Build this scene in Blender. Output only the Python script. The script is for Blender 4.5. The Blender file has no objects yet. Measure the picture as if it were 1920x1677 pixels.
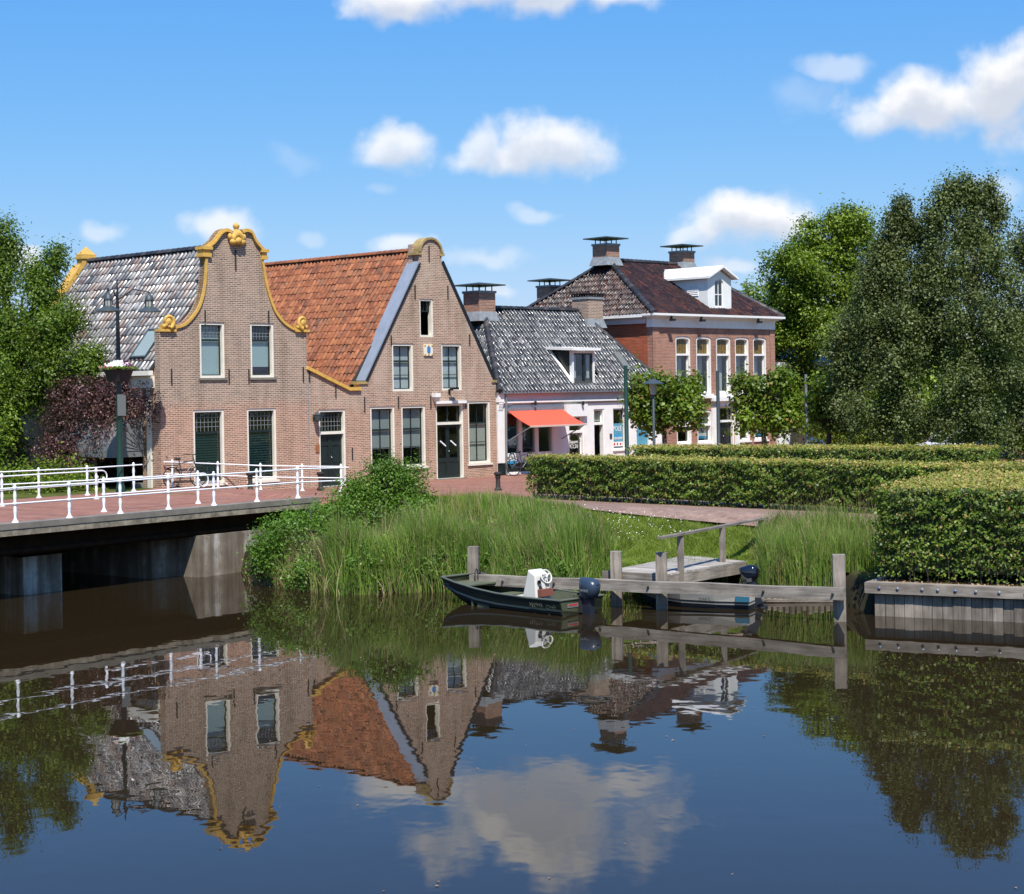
import bpy, math, random
import numpy as np
from mathutils import Vector, Matrix
from mathutils.geometry import delaunay_2d_cdt

random.seed(7)
RNG = np.random.default_rng(11)
SC = bpy.context.scene
COL = SC.collection

# ------------------------------------------------------------------ camera
F = 3250.0            # focal length in photo pixels (photo 1920 x 1677)
YH = 728.0            # horizon row at the picture's middle column
ZC = 3.45             # eye height above the street
ZW = -1.6             # water level
ROLL = 0.0163
CR, SR = math.cos(ROLL), math.sin(ROLL)
cam_d = bpy.data.cameras.new('camera')
cam = bpy.data.objects.new('camera', cam_d)
COL.objects.link(cam)
cam_d.sensor_width = 36.0
cam_d.lens = F / 1920.0 * 36.0
cam_d.shift_y = -(838.5 - YH) / 1920.0
cam_d.clip_end = 3000.0
cam.matrix_world = Matrix(((CR, SR, 0, 0), (0, 0, -1, 0), (-SR, CR, 0, ZC), (0, 0, 0, 1)))
SC.camera = cam

# ------------------------------------------------------------------ sun, sky, exposure
SUN_EL, SUN_AZ = math.radians(57), math.radians(171)   # azimuth clockwise from +Y (behind the camera, a little right)
sun_d = bpy.data.lights.new('sun', 'SUN')
sun_d.energy = 5.0
sun_d.angle = math.radians(0.53)
sun_d.color = (1.0, 0.955, 0.89)
sun = bpy.data.objects.new('sun', sun_d)
COL.objects.link(sun)
sdir = Vector((math.sin(SUN_AZ) * math.cos(SUN_EL), math.cos(SUN_AZ) * math.cos(SUN_EL), math.sin(SUN_EL)))
sun.rotation_euler = sdir.to_track_quat('Z', 'Y').to_euler()
sun.location = (0, 0, 60)
SC.view_settings.view_transform = 'Standard'
SC.view_settings.look = 'None'
SC.view_settings.exposure = 0.38
SC.view_settings.gamma = 1.0
SC.view_settings.use_curve_mapping = False
SC.render.engine = 'CYCLES'
SC.cycles.max_bounces = 8
SC.cycles.transparent_max_bounces = 12
SC.cycles.use_denoising = True
SC.cycles.caustics_reflective = False
SC.cycles.caustics_refractive = False


def N(nt, kind, **kw):
    n = nt.nodes.new(kind)
    for k, v in kw.items():
        if k.startswith('i_'):
            n.inputs[k[2:].replace('_', ' ')].default_value = v
        else:
            setattr(n, k, v)
    return n


def math_node(nt, op, a, b=None, clamp=False):
    n = nt.nodes.new('ShaderNodeMath'); n.operation = op; n.use_clamp = clamp
    for i, x in enumerate((a, b)):
        if x is None: continue
        if isinstance(x, (int, float)): n.inputs[i].default_value = x
        else: nt.links.new(x, n.inputs[i])
    return n.outputs[0]


def vmath(nt, op, a, b=None):
    n = nt.nodes.new('ShaderNodeVectorMath'); n.operation = op
    for i, x in enumerate((a, b)):
        if x is None: continue
        if isinstance(x, (tuple, list)): n.inputs[i].default_value = x
        else: nt.links.new(x, n.inputs[i])
    return n.outputs['Value'] if op in ('LENGTH', 'DOT_PRODUCT') else n.outputs[0]


def px_dir(px, py):
    """azimuth and elevation (radians) of a direction given as a photo pixel"""
    xc, yc = (px - 960) / F, (YH - py) / F
    x, z = CR * xc + SR * yc, -SR * xc + CR * yc
    return math.atan2(x, 1.0), math.atan2(z, math.hypot(1.0, x))


def make_world():
    w = bpy.data.worlds.new('World'); SC.world = w; w.use_nodes = True
    nt = w.node_tree; nt.nodes.clear(); L = nt.links.new
    sky = N(nt, 'ShaderNodeTexSky', sky_type='NISHITA', sun_disc=False)
    sky.sun_elevation = SUN_EL; sky.sun_rotation = SUN_AZ
    sky.altitude = 0; sky.air_density = 1.0; sky.dust_density = 0.35; sky.ozone_density = 2.2
    hs = N(nt, 'ShaderNodeHueSaturation'); hs.inputs['Saturation'].default_value = 1.22; hs.inputs['Hue'].default_value = 0.503
    L(sky.outputs[0], hs.inputs['Color'])
    # the deep, even blue of this day: each channel of the sky graded on its own
    sc_ = N(nt, 'ShaderNodeSeparateColor'); L(hs.outputs[0], sc_.inputs[0]); cc = N(nt, 'ShaderNodeCombineColor')
    for i, (k, g_) in enumerate(((.60, .95), (.63, .60), (.79, .22))):
        L(math_node(nt, 'MULTIPLY', math_node(nt, 'POWER', math_node(nt, 'MULTIPLY', sc_.outputs[i], .105), g_), k * 10), cc.inputs[i])
    bg = N(nt, 'ShaderNodeBackground'); bg.inputs[1].default_value = 0.1
    L(cc.outputs[0], bg.inputs[0])
    tc = N(nt, 'ShaderNodeTexCoord'); sep = N(nt, 'ShaderNodeSeparateXYZ'); L(tc.outputs['Generated'], sep.inputs[0])
    az = math_node(nt, 'ARCTAN2', sep.outputs[0], sep.outputs[1])
    el = math_node(nt, 'ARCSINE', sep.outputs[2])
    # ---- density of the cumulus clouds as a node group of the sky direction (azimuth, elevation)
    g = bpy.data.node_groups.new('cloud_density', 'ShaderNodeTree')
    g.interface.new_socket('p', in_out='INPUT', socket_type='NodeSocketVector')
    g.interface.new_socket('density', in_out='OUTPUT', socket_type='NodeSocketFloat')
    gi, go = g.nodes.new('NodeGroupInput'), g.nodes.new('NodeGroupOutput')
    n1 = N(g, 'ShaderNodeTexNoise'); n1.inputs['Scale'].default_value = 30; n1.inputs['Detail'].default_value = 8; n1.inputs['Roughness'].default_value = 0.52
    g.links.new(gi.outputs[0], n1.inputs['Vector'])
    n2 = N(g, 'ShaderNodeTexNoise'); n2.inputs['Scale'].default_value = 22; n2.inputs['Detail'].default_value = 3
    g.links.new(gi.outputs[0], n2.inputs['Vector'])
    wob = vmath(g, 'SCALE', vmath(g, 'SUBTRACT', n2.outputs['Color'], (0.5, 0.5, 0.5)))
    wob.node.inputs['Scale'].default_value = 0.030
    p = vmath(g, 'ADD', gi.outputs[0], wob)
    # px, py, half width, half height (photo px), opacity
    cl = [(985, -92, 265, 108, 1.0), (770, -12, 150, 52, .95), (1040, -18, 240, 40, .92),
          (742, 268, 92, 50, .80), (1000, 276, 172, 60, .86), (905, 252, 60, 36, .7),
          (1760, 200, 175, 66, .96), (1885, 175, 130, 92, 1.0), (1660, 228, 80, 36, .75),
          (1578, 128, 66, 28, .42), (1500, 190, 70, 40, .16),
          (1405, 422, 148, 54, .95), (1300, 440, 60, 28, .6), (412, 425, 74, 44, .74), (185, 424, 46, 24, .42),
          (748, 456, 64, 30, .66), (1000, 402, 58, 20, .36), (915, 482, 95, 24, .36), (552, 296, 50, 26, .12),
          (715, 352, 34, 14, .18), (45, 484, 40, 26, .7), (596, 445, 34, 26, .24), (930, 552, 40, 20, .45),
          (1372, 500, 52, 20, .5), (1850, 352, 60, 28, .3)]
    # the same kind of small cumulus goes on all round the sky
    r = random.Random(3)
    out = []
    for k in range(26):
        a = math.radians(-170 + 340 * k / 25 + r.uniform(-5, 5)); e = math.radians(r.uniform(6, 52))
        if abs(a) < 0.36 and e < 0.40: continue
        out.append((a, e, r.uniform(.05, .14), r.uniform(.02, .055), r.uniform(.5, 1)))
    total = None
    items = [(*px_dir(a, b), w_ / F * 1.14, h_ / F * 1.12, op) for a, b, w_, h_, op in cl] + out
    for a, e, rw, rh, op in items:
        d = vmath(g, 'SUBTRACT', p, (a, e, 0))
        d = vmath(g, 'MULTIPLY', d, (1 / rw, 1 / rh, 0))
        ln = vmath(g, 'LENGTH', d)
        m = math_node(g, 'ADD', math_node(g, 'SUBTRACT', 1.0, ln), math_node(g, 'MULTIPLY', math_node(g, 'SUBTRACT', n1.outputs[0], 0.5), 1.6))
        mr = N(g, 'ShaderNodeMapRange', interpolation_type='SMOOTHSTEP'); mr.inputs['From Min'].default_value = 0.0; mr.inputs['From Max'].default_value = 0.72
        mr.inputs['To Max'].default_value = op
        g.links.new(m, mr.inputs['Value'])
        total = mr.outputs[0] if total is None else math_node(g, 'MAXIMUM', total, mr.outputs[0])
    g.links.new(total, go.inputs[0])
    cmb = N(nt, 'ShaderNodeCombineXYZ'); L(az, cmb.inputs[0]); L(el, cmb.inputs[1])
    g1 = N(nt, 'ShaderNodeGroup', node_tree=g); L(cmb.outputs[0], g1.inputs[0])
    up = vmath(nt, 'ADD', cmb.outputs[0], (-0.002, 0.013, 0))
    g2 = N(nt, 'ShaderNodeGroup', node_tree=g); L(up, g2.inputs[0])
    mix = N(nt, 'ShaderNodeMix', data_type='RGBA'); mix.inputs['A'].default_value = (1.0, 0.99, 0.985, 1); mix.inputs['B'].default_value = (0.56, 0.62, 0.74, 1)
    L(math_node(nt, 'MULTIPLY', g2.outputs[0], 0.86), mix.inputs['Factor'])
    bg2 = N(nt, 'ShaderNodeBackground'); bg2.inputs[1].default_value = 0.82; L(mix.outputs['Result'], bg2.inputs[0])
    ms = N(nt, 'ShaderNodeMixShader'); L(g1.outputs[0], ms.inputs[0]); L(bg.outputs[0], ms.inputs[1]); L(bg2.outputs[0], ms.inputs[2])
    out = N(nt, 'ShaderNodeOutputWorld'); L(ms.outputs[0], out.inputs[0])
    w.cycles.sampling_method = 'MANUAL'; w.cycles.sample_map_resolution = 512


make_world()

# ------------------------------------------------------------------ measuring: photo pixel <-> place
def ray(px, py):
    xc, yc = (px - 960) / F, (YH - py) / F
    return CR * xc + SR * yc, -SR * xc + CR * yc


def P(px, py, Y):
    x, z = ray(px, py)
    return Vector((x * Y, Y, ZC + z * Y))


def G(px, py, z=0.0):
    x, zz = ray(px, py)
    Y = (z - ZC) / zz
    return Vector((x * Y, Y, z))


def pix(p):
    x, z = p[0] / p[1], (p[2] - ZC) / p[1]
    return 960 + F * (CR * x - SR * z), YH - F * (SR * x + CR * z)


class Frame:
    """a house's own axes: x along the facade, y into the house, z up"""
    def __init__(s, o, ang):
        s.o = Vector((o[0], o[1], 0)); s.a = ang
        s.ux = Vector((math.cos(ang), math.sin(ang), 0)); s.uy = Vector((-math.sin(ang), math.cos(ang), 0))

    def px(s, px, py, y=0.0):
        """facade coordinates (u, z) of a photo pixel on the plane at depth y"""
        x, z = ray(px, py)
        d = Vector((x, 1, z)); q = s.o + s.uy * y
        t = q.dot(s.uy) / d.dot(s.uy)
        p = d * t
        return (p - q).dot(s.ux), ZC + p.z

    def rect(s, x0, y0, x1, y1, y=0.0):
        my, mx = (y0 + y1) / 2, (x0 + x1) / 2
        return s.px(x0, my, y)[0], s.px(x1, my, y)[0], s.px(mx, y1, y)[1], s.px(mx, y0, y)[1]

    def w(s, u, y, z):
        return s.o + s.ux * u + s.uy * y + Vector((0, 0, z))


ANG = math.radians(46)
apex = P(441, 420, 60.6)
FA = Frame(apex, ANG)          # the common facade plane of the street's left houses


# ------------------------------------------------------------------ objects
def tag(o, label=None, cat=None, group=None, kind=None):
    if label: o['label'] = label
    if cat: o['category'] = cat
    if group: o['group'] = group
    if kind: o['kind'] = kind
    return o


def thing(name, label, cat, loc=(0, 0, 0), rz=0.0, group=None):
    o = bpy.data.objects.new(name, None); COL.objects.link(o)
    o.location = loc; o.rotation_euler = (0, 0, rz)
    o.empty_display_size = 0.3
    return tag(o, label, cat, group)


def house_root(name, label, fr):
    return thing(name, label, 'house', (fr.o.x, fr.o.y, 0), fr.a)


def link(name, me, parent=None):
    o = bpy.data.objects.new(name, me); COL.objects.link(o)
    if parent is not None: o.parent = parent
    return o


def copy_tree(o, parent=None):
    c = o.copy(); COL.objects.link(c)
    if parent is not None: c.parent = parent
    for ch in list(o.children): copy_tree(ch, c)
    return c


def tri2d(outline, holes=()):
    """triangles of a polygon with holes; every ring a list of (a, b)"""
    vs, es, k = [], [], 0
    for ring in [outline, *holes]:
        n = len(ring)
        vs += [Vector((float(a), float(b))) for a, b in ring]
        es += [(k + i, k + (i + 1) % n) for i in range(n)]
        k += n
    v, e, f, *_ = delaunay_2d_cdt(vs, es, [], 0, 1e-6)

    def inside(ring, x, y):
        c = False; n = len(ring)
        for i in range(n):
            x0, y0 = ring[i]; x1, y1 = ring[(i + 1) % n]
            if (y0 > y) != (y1 > y) and x < (x1 - x0) * (y - y0) / (y1 - y0) + x0: c = not c
        return c
    out = []
    for t in f:
        cx = sum(v[i][0] for i in t) / len(t); cy = sum(v[i][1] for i in t) / len(t)
        if inside(outline, cx, cy) and not any(inside(h, cx, cy) for h in holes): out.append(list(t))
    return [tuple(q) for q in v], out


class MB:
    def __init__(s): s.v, s.f, s.m = [], [], []; s.mi = 0

    def add(s, vs, fs):
        b = len(s.v); s.v += [tuple(q) for q in vs]
        for f in fs: s.f.append([b + i for i in f]); s.m.append(s.mi)
        return s

    def mat(s, i): s.mi = i; return s

    def box(s, x0, x1, y0, y1, z0, z1, M=None):
        vs = [(x, y, z) for x in (x0, x1) for y in (y0, y1) for z in (z0, z1)]
        if M is not None: vs = [M @ Vector(q) for q in vs]
        return s.add(vs, [(0, 1, 3, 2), (4, 6, 7, 5), (0, 4, 5, 1), (2, 3, 7, 6), (0, 2, 6, 4), (1, 5, 7, 3)])

    def beam(s, a, b, w, h, up=(0, 0, 1)):
        """a bar of width w and height h from a to b"""
        a, b = Vector(a), Vector(b); d = (b - a); L = d.length; d.normalize()
        sx = d.cross(Vector(up)).normalized(); sz = sx.cross(d)
        M = Matrix((sx, d, sz)).transposed().to_4x4(); M.translation = a
        return s.box(-w / 2, w / 2, 0, L, -h / 2, h / 2, M)

    def prism(s, ring, y0, y1, holes=(), M=None):
        """ring (x, z) swept along y"""
        v, t = tri2d(ring, holes); n = len(v)
        vs = [(a, y0, b) for a, b in v] + [(a, y1, b) for a, b in v]
        fs = []
        for q in t:
            a, b, c = (Vector((*v[i], 0)) for i in q[:3])
            if (b - a).cross(c - a).z < 0: q = q[::-1]
            fs.append(q); fs.append([n + i for i in q[::-1]])
        if M is not None: vs = [M @ Vector(q) for q in vs]
        s.add(vs, fs)
        for ring_, flip in [(ring, False)] + [(h, True) for h in holes]:
            m = len(ring_)
            area = sum(ring_[i][0] * ring_[(i + 1) % m][1] - ring_[(i + 1) % m][0] * ring_[i][1] for i in range(m))
            vs = [(a, y0, b) for a, b in ring_] + [(a, y1, b) for a, b in ring_]
            if M is not None: vs = [M @ Vector(q) for q in vs]
            fs = []
            for i in range(m):
                j = (i + 1) % m
                q = (i, m + i, m + j, j)
                if (area < 0) != flip: q = q[::-1]
                fs.append(q)
            s.add(vs, fs)
        return s

    def ring(s, outer, inner, y0, y1):
        """a frame between two (x, z) rings of the same number of points"""
        n = len(outer)
        vs = [(a, y0, b) for a, b in outer] + [(a, y0, b) for a, b in inner] + [(a, y1, b) for a, b in outer] + [(a, y1, b) for a, b in inner]
        fs = []
        for i in range(n):
            j = (i + 1) % n
            fs += [(i, j, n + j, n + i), (2 * n + i, 3 * n + i, 3 * n + j, 2 * n + j), (n + i, n + j, 3 * n + j, 3 * n + i), (i, 2 * n + i, 2 * n + j, j)]
        return s.add(vs, fs)

    def tube(s, pts, r, seg=8, cap=True):
        pts = [Vector(p) for p in pts]
        rs = r if isinstance(r, (list, tuple)) else [r] * len(pts)
        b = len(s.v); vs, fs = [], []
        prev = None
        for i, p in enumerate(pts):
            d = (pts[min(i + 1, len(pts) - 1)] - pts[max(i - 1, 0)]).normalized()
            if prev is None:
                sx = d.cross(Vector((0, 0, 1)))
                if sx.length < 1e-3: sx = d.cross(Vector((0, 1, 0)))
                sx.normalize()
            else:
                sx = (prev - d * prev.dot(d)).normalized()
            prev = sx; sy = d.cross(sx)
            for k in range(seg):
                a = 2 * math.pi * k / seg
                vs.append(p + (sx * math.cos(a) + sy * math.sin(a)) * rs[i])
        for i in range(len(pts) - 1):
            for k in range(seg):
                k2 = (k + 1) % seg
                fs.append((i * seg + k, i * seg + k2, (i + 1) * seg + k2, (i + 1) * seg + k))
        if cap:
            fs.append(tuple(range(seg))[::-1]); fs.append(tuple((len(pts) - 1) * seg + k for k in range(seg)))
        return s.add(vs, fs)

    def lathe(s, prof, c=(0, 0, 0), seg=12):
        """prof: (radius, z) from the bottom up"""
        vs, fs = [], []
        for r, z in prof:
            for k in range(seg):
                a = 2 * math.pi * k / seg
                vs.append((c[0] + r * math.cos(a), c[1] + r * math.sin(a), c[2] + z))
        for i in range(len(prof) - 1):
            for k in range(seg):
                k2 = (k + 1) % seg
                fs.append((i * seg + k, i * seg + k2, (i + 1) * seg + k2, (i + 1) * seg + k))
        fs.append(tuple(range(seg))[::-1]); fs.append(tuple((len(prof) - 1) * seg + k for k in range(seg)))
        return s.add(vs, fs)

    def ball(s, c, rx, ry=None, rz=None, seg=10, rings=6):
        ry = ry or rx; rz = rz or rx
        vs, fs = [], []
        for i in range(rings + 1):
            t = math.pi * i / rings
            for k in range(seg):
                a = 2 * math.pi * k / seg
                vs.append((c[0] + rx * math.sin(t) * math.cos(a), c[1] + ry * math.sin(t) * math.sin(a), c[2] - rz * math.cos(t)))
        for i in range(rings):
            for k in range(seg):
                k2 = (k + 1) % seg
                fs.append((i * seg + k, i * seg + k2, (i + 1) * seg + k2, (i + 1) * seg + k))
        return s.add(vs, fs)

    def mesh(s, name, mats, smooth=None, uv=True):
        me = bpy.data.meshes.new(name)
        me.from_pydata(s.v, [], s.f)
        for m in (mats if isinstance(mats, (list, tuple)) else [mats]): me.materials.append(m)
        me.polygons.foreach_set('material_index', s.m)
        if uv:
            lay = me.uv_layers.new(name='UVMap')
            nv = np.array(s.v, dtype=float)
            uvs = []
            for p in me.polygons:
                n = p.normal
                if abs(n.z) > 0.985:
                    for i in p.vertices: uvs += [nv[i][0], nv[i][1]]
                else:
                    h = Vector((-n.y, n.x, 0)).normalized(); up = n.cross(h)
                    for i in p.vertices: q = Vector(nv[i]); uvs += [q.dot(h), q.dot(up)]
            lay.data.foreach_set('uv', uvs)
        if smooth is not None:
            me.shade_smooth()
            if smooth < 180:
                me.set_sharp_from_angle(angle=math.radians(smooth))
        me.update()
        return me

    def build(s, name, mats, parent=None, smooth=None, uv=True):
        return link(name, s.mesh(name, mats, smooth, uv), parent)


def np_mesh(name, v, f, mat, smooth=False):
    """many quads at once"""
    me = bpy.data.meshes.new(name)
    n, m, k = len(v), len(f), f.shape[1]
    me.vertices.add(n); me.vertices.foreach_set('co', np.ascontiguousarray(v, dtype=np.float32).ravel())
    me.loops.add(m * k); me.loops.foreach_set('vertex_index', np.ascontiguousarray(f, dtype=np.int32).ravel())
    me.polygons.add(m); me.polygons.foreach_set('loop_start', np.arange(m, dtype=np.int32) * k)
    me.update(calc_edges=True)
    for q in (mat if isinstance(mat, (list, tuple)) else [mat]): me.materials.append(q)
    if smooth: me.shade_smooth()
    return me


# ------------------------------------------------------------------ materials
def new_mat(name):
    m = bpy.data.materials.new(name); m.use_nodes = True
    nt = m.node_tree
    return m, nt, nt.nodes['Principled BSDF']


def simple(name, col, rough=0.6, metal=0.0, noise=0.0, scale=6.0, spec=0.5, bump=0.0, bscale=40.0, stretch=(1, 1, 1)):
    m, nt, b = new_mat(name); L = nt.links.new
    b.inputs['Base Color'].default_value = (*col, 1); b.inputs['Roughness'].default_value = rough
    b.inputs['Metallic'].default_value = metal; b.inputs['Specular IOR Level'].default_value = spec
    if noise or bump:
        tc = N(nt, 'ShaderNodeTexCoord'); mp = N(nt, 'ShaderNodeMapping'); mp.inputs['Scale'].default_value = stretch
        L(tc.outputs['Object'], mp.inputs[0])
    if noise:
        n = N(nt, 'ShaderNodeTexNoise'); n.inputs['Scale'].default_value = scale; n.inputs['Detail'].default_value = 6; n.inputs['Roughness'].default_value = .65
        L(mp.outputs[0], n.inputs[0])
        r = N(nt, 'ShaderNodeMapRange'); r.inputs['From Min'].default_value = .3; r.inputs['From Max'].default_value = .7
        r.inputs['To Min'].default_value = 1 - noise; r.inputs['To Max'].default_value = 1 + noise * .6
        L(n.outputs[0], r.inputs[0])
        mx = N(nt, 'ShaderNodeMix', data_type='RGBA', blend_type='MULTIPLY'); mx.inputs['Factor'].default_value = 1
        mx.inputs['A'].default_value = (*col, 1); L(r.outputs[0], mx.inputs['B']); L(mx.outputs['Result'], b.inputs['Base Color'])
    if bump:
        n2 = N(nt, 'ShaderNodeTexNoise'); n2.inputs['Scale'].default_value = bscale; n2.inputs['Detail'].default_value = 4
        L(mp.outputs[0], n2.inputs[0])
        bp = N(nt, 'ShaderNodeBump'); bp.inputs['Strength'].default_value = bump; bp.inputs['Distance'].default_value = .02
        L(n2.outputs[0], bp.inputs['Height']); L(bp.outputs[0], b.inputs['Normal'])
    return m


def brick_mat(name, c1, c2, mortar, low=None, patch=(.9, .86, .8), patch_amt=.3, dark_amt=.35, bw=.215, bh=.066, ms=.0115, rough=.85, offset=.5):
    m, nt, b = new_mat(name); L = nt.links.new
    uv = N(nt, 'ShaderNodeTexCoord')
    br = N(nt, 'ShaderNodeTexBrick'); br.offset = offset
    br.inputs['Color1'].default_value = (*c1, 1); br.inputs['Color2'].default_value = (*c2, 1); br.inputs['Mortar'].default_value = (*mortar, 1)
    br.inputs['Scale'].default_value = 1.0; br.inputs['Mortar Size'].default_value = ms; br.inputs['Mortar Smooth'].default_value = .2
    br.inputs['Brick Width'].default_value = bw; br.inputs['Row Height'].default_value = bh; br.inputs['Bias'].default_value = 0
    L(uv.outputs['UV'], br.inputs['Vector'])
    # every brick its own tone, some burnt dark
    wn = N(nt, 'ShaderNodeTexWhiteNoise', noise_dimensions='2D')
    sep = N(nt, 'ShaderNodeSeparateXYZ'); L(uv.outputs['UV'], sep.inputs[0])
    row = math_node(nt, 'FLOOR', math_node(nt, 'DIVIDE', sep.outputs[1], bh))
    par = math_node(nt, 'MODULO', math_node(nt, 'ABSOLUTE', row), 2.0)
    colm = math_node(nt, 'FLOOR', math_node(nt, 'DIVIDE', math_node(nt, 'ADD', sep.outputs[0], math_node(nt, 'MULTIPLY', par, bw * offset)), bw))
    cb = N(nt, 'ShaderNodeCombineXYZ'); L(colm, cb.inputs[0]); L(row, cb.inputs[1]); L(cb.outputs[0], wn.inputs['Vector'])
    tone = N(nt, 'ShaderNodeMapRange'); tone.inputs['To Min'].default_value = 1 - dark_amt; tone.inputs['To Max'].default_value = 1.18
    L(wn.outputs['Value'], tone.inputs[0])
    mx = N(nt, 'ShaderNodeMix', data_type='RGBA', blend_type='MULTIPLY'); L(br.outputs['Color'], mx.inputs['A']); L(tone.outputs[0], mx.inputs['B'])
    L(math_node(nt, 'SUBTRACT', 1.0, br.outputs['Fac']), mx.inputs['Factor'])
    # weathering in large soft patches and vertical runs
    n1 = N(nt, 'ShaderNodeTexNoise'); n1.inputs['Scale'].default_value = .8; n1.inputs['Detail'].default_value = 9; n1.inputs['Roughness'].default_value = .7
    mp = N(nt, 'ShaderNodeMapping'); mp.inputs['Scale'].default_value = (1.6, 1.0, 1)
    L(uv.outputs['UV'], mp.inputs[0]); L(mp.outputs[0], n1.inputs['Vector'])
    r1 = N(nt, 'ShaderNodeMapRange'); r1.inputs['From Min'].default_value = .44; r1.inputs['From Max'].default_value = .72; r1.inputs['To Max'].default_value = patch_amt
    L(n1.outputs[0], r1.inputs[0])
    m2 = N(nt, 'ShaderNodeMix', data_type='RGBA'); L(r1.outputs[0], m2.inputs['Factor']); L(mx.outputs['Result'], m2.inputs['A']); m2.inputs['B'].default_value = (*patch, 1)
    n3 = N(nt, 'ShaderNodeTexNoise'); n3.inputs['Scale'].default_value = 1.0; n3.inputs['Detail'].default_value = 6
    mp3 = N(nt, 'ShaderNodeMapping'); mp3.inputs['Scale'].default_value = (2.2, .28, 1); mp3.inputs['Location'].default_value = (7, 3, 0)
    L(uv.outputs['UV'], mp3.inputs[0]); L(mp3.outputs[0], n3.inputs['Vector'])
    r3 = N(nt, 'ShaderNodeMapRange'); r3.inputs['From Min'].default_value = .5; r3.inputs['From Max'].default_value = .78; r3.inputs['To Max'].default_value = .62
    L(n3.outputs[0], r3.inputs[0])
    m3 = N(nt, 'ShaderNodeMix', data_type='RGBA', blend_type='MULTIPLY'); L(r3.outputs[0], m3.inputs['Factor']); L(m2.outputs['Result'], m3.inputs['A']); m3.inputs['B'].default_value = (.45, .43, .38, 1)
    last = m3.outputs['Result']
    if low:                                                       # a cleaner, redder lower storey
        zz = math_node(nt, 'ADD', sep.outputs[1], math_node(nt, 'MULTIPLY', n1.outputs[0], 1.2))
        rl = N(nt, 'ShaderNodeMapRange'); rl.inputs['From Min'].default_value = low[0] + .75; rl.inputs['From Max'].default_value = low[0] + .35; L(zz, rl.inputs[0])
        m5 = N(nt, 'ShaderNodeMix', data_type='RGBA', blend_type='MULTIPLY'); L(rl.outputs[0], m5.inputs['Factor']); L(last, m5.inputs['A']); m5.inputs['B'].default_value = (*low[1], 1)
        last = m5.outputs['Result']
    L(last, b.inputs['Base Color'])
    b.inputs['Roughness'].default_value = rough; b.inputs['Specular IOR Level'].default_value = .25
    bp = N(nt, 'ShaderNodeBump'); bp.inputs['Strength'].default_value = .7; bp.inputs['Distance'].default_value = .008; bp.invert = True
    L(br.outputs['Fac'], bp.inputs['Height']); L(bp.outputs[0], b.inputs['Normal'])
    return m


def tile_mat(name, cols, rough=(.25, .45), spec=.5, lichen=(.7, .7, .68), lichen_amt=0.0, coat=0.0):
    """glazed or plain roof tile: tone per tile from cols [(pos, colour)]"""
    m, nt, b = new_mat(name); L = nt.links.new
    oi = N(nt, 'ShaderNodeObjectInfo'); ge = N(nt, 'ShaderNodeNewGeometry')
    rnd = math_node(nt, 'FRACT', math_node(nt, 'ADD', oi.outputs['Random'], ge.outputs['Random Per Island']))
    cr = N(nt, 'ShaderNodeValToRGB'); L(rnd, cr.inputs[0])
    while len(cr.color_ramp.elements) < len(cols): cr.color_ramp.elements.new(.5)
    for e, (p, c) in zip(cr.color_ramp.elements, cols): e.position = p; e.color = (*c, 1)
    n = N(nt, 'ShaderNodeTexNoise'); n.inputs['Scale'].default_value = 5; n.inputs['Detail'].default_value = 6
    L(ge.outputs['Position'], n.inputs['Vector'])
    r = N(nt, 'ShaderNodeMapRange'); r.inputs['From Min'].default_value = .3; r.inputs['From Max'].default_value = .7; r.inputs['To Min'].default_value = .62; r.inputs['To Max'].default_value = 1.25
    L(n.outputs[0], r.inputs[0])
    mx = N(nt, 'ShaderNodeMix', data_type='RGBA', blend_type='MULTIPLY'); mx.inputs['Factor'].default_value = 1
    L(cr.outputs[0], mx.inputs['A']); L(r.outputs[0], mx.inputs['B'])
    n2 = N(nt, 'ShaderNodeTexNoise'); n2.inputs['Scale'].default_value = 1.3; n2.inputs['Detail'].default_value = 8; n2.inputs['Roughness'].default_value = .7
    L(ge.outputs['Position'], n2.inputs['Vector'])
    r2 = N(nt, 'ShaderNodeMapRange'); r2.inputs['From Min'].default_value = .52; r2.inputs['From Max'].default_value = .66; r2.inputs['To Max'].default_value = lichen_amt
    L(n2.outputs[0], r2.inputs[0])
    m2 = N(nt, 'ShaderNodeMix', data_type='RGBA'); L(r2.outputs[0], m2.inputs['Factor']); L(mx.outputs['Result'], m2.inputs['A']); m2.inputs['B'].default_value = (*lichen, 1)
    L(m2.outputs['Result'], b.inputs['Base Color'])
    rr = N(nt, 'ShaderNodeMapRange'); rr.inputs['To Min'].default_value = rough[0]; rr.inputs['To Max'].default_value = rough[1]
    L(math_node(nt, 'FRACT', math_node(nt, 'MULTIPLY', rnd, 7.31)), rr.inputs[0]); L(rr.outputs[0], b.inputs['Roughness'])
    b.inputs['Specular IOR Level'].default_value = spec
    if coat:
        b.inputs['Coat Weight'].default_value = coat; b.inputs['Coat Roughness'].default_value = .2
    return m


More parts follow.
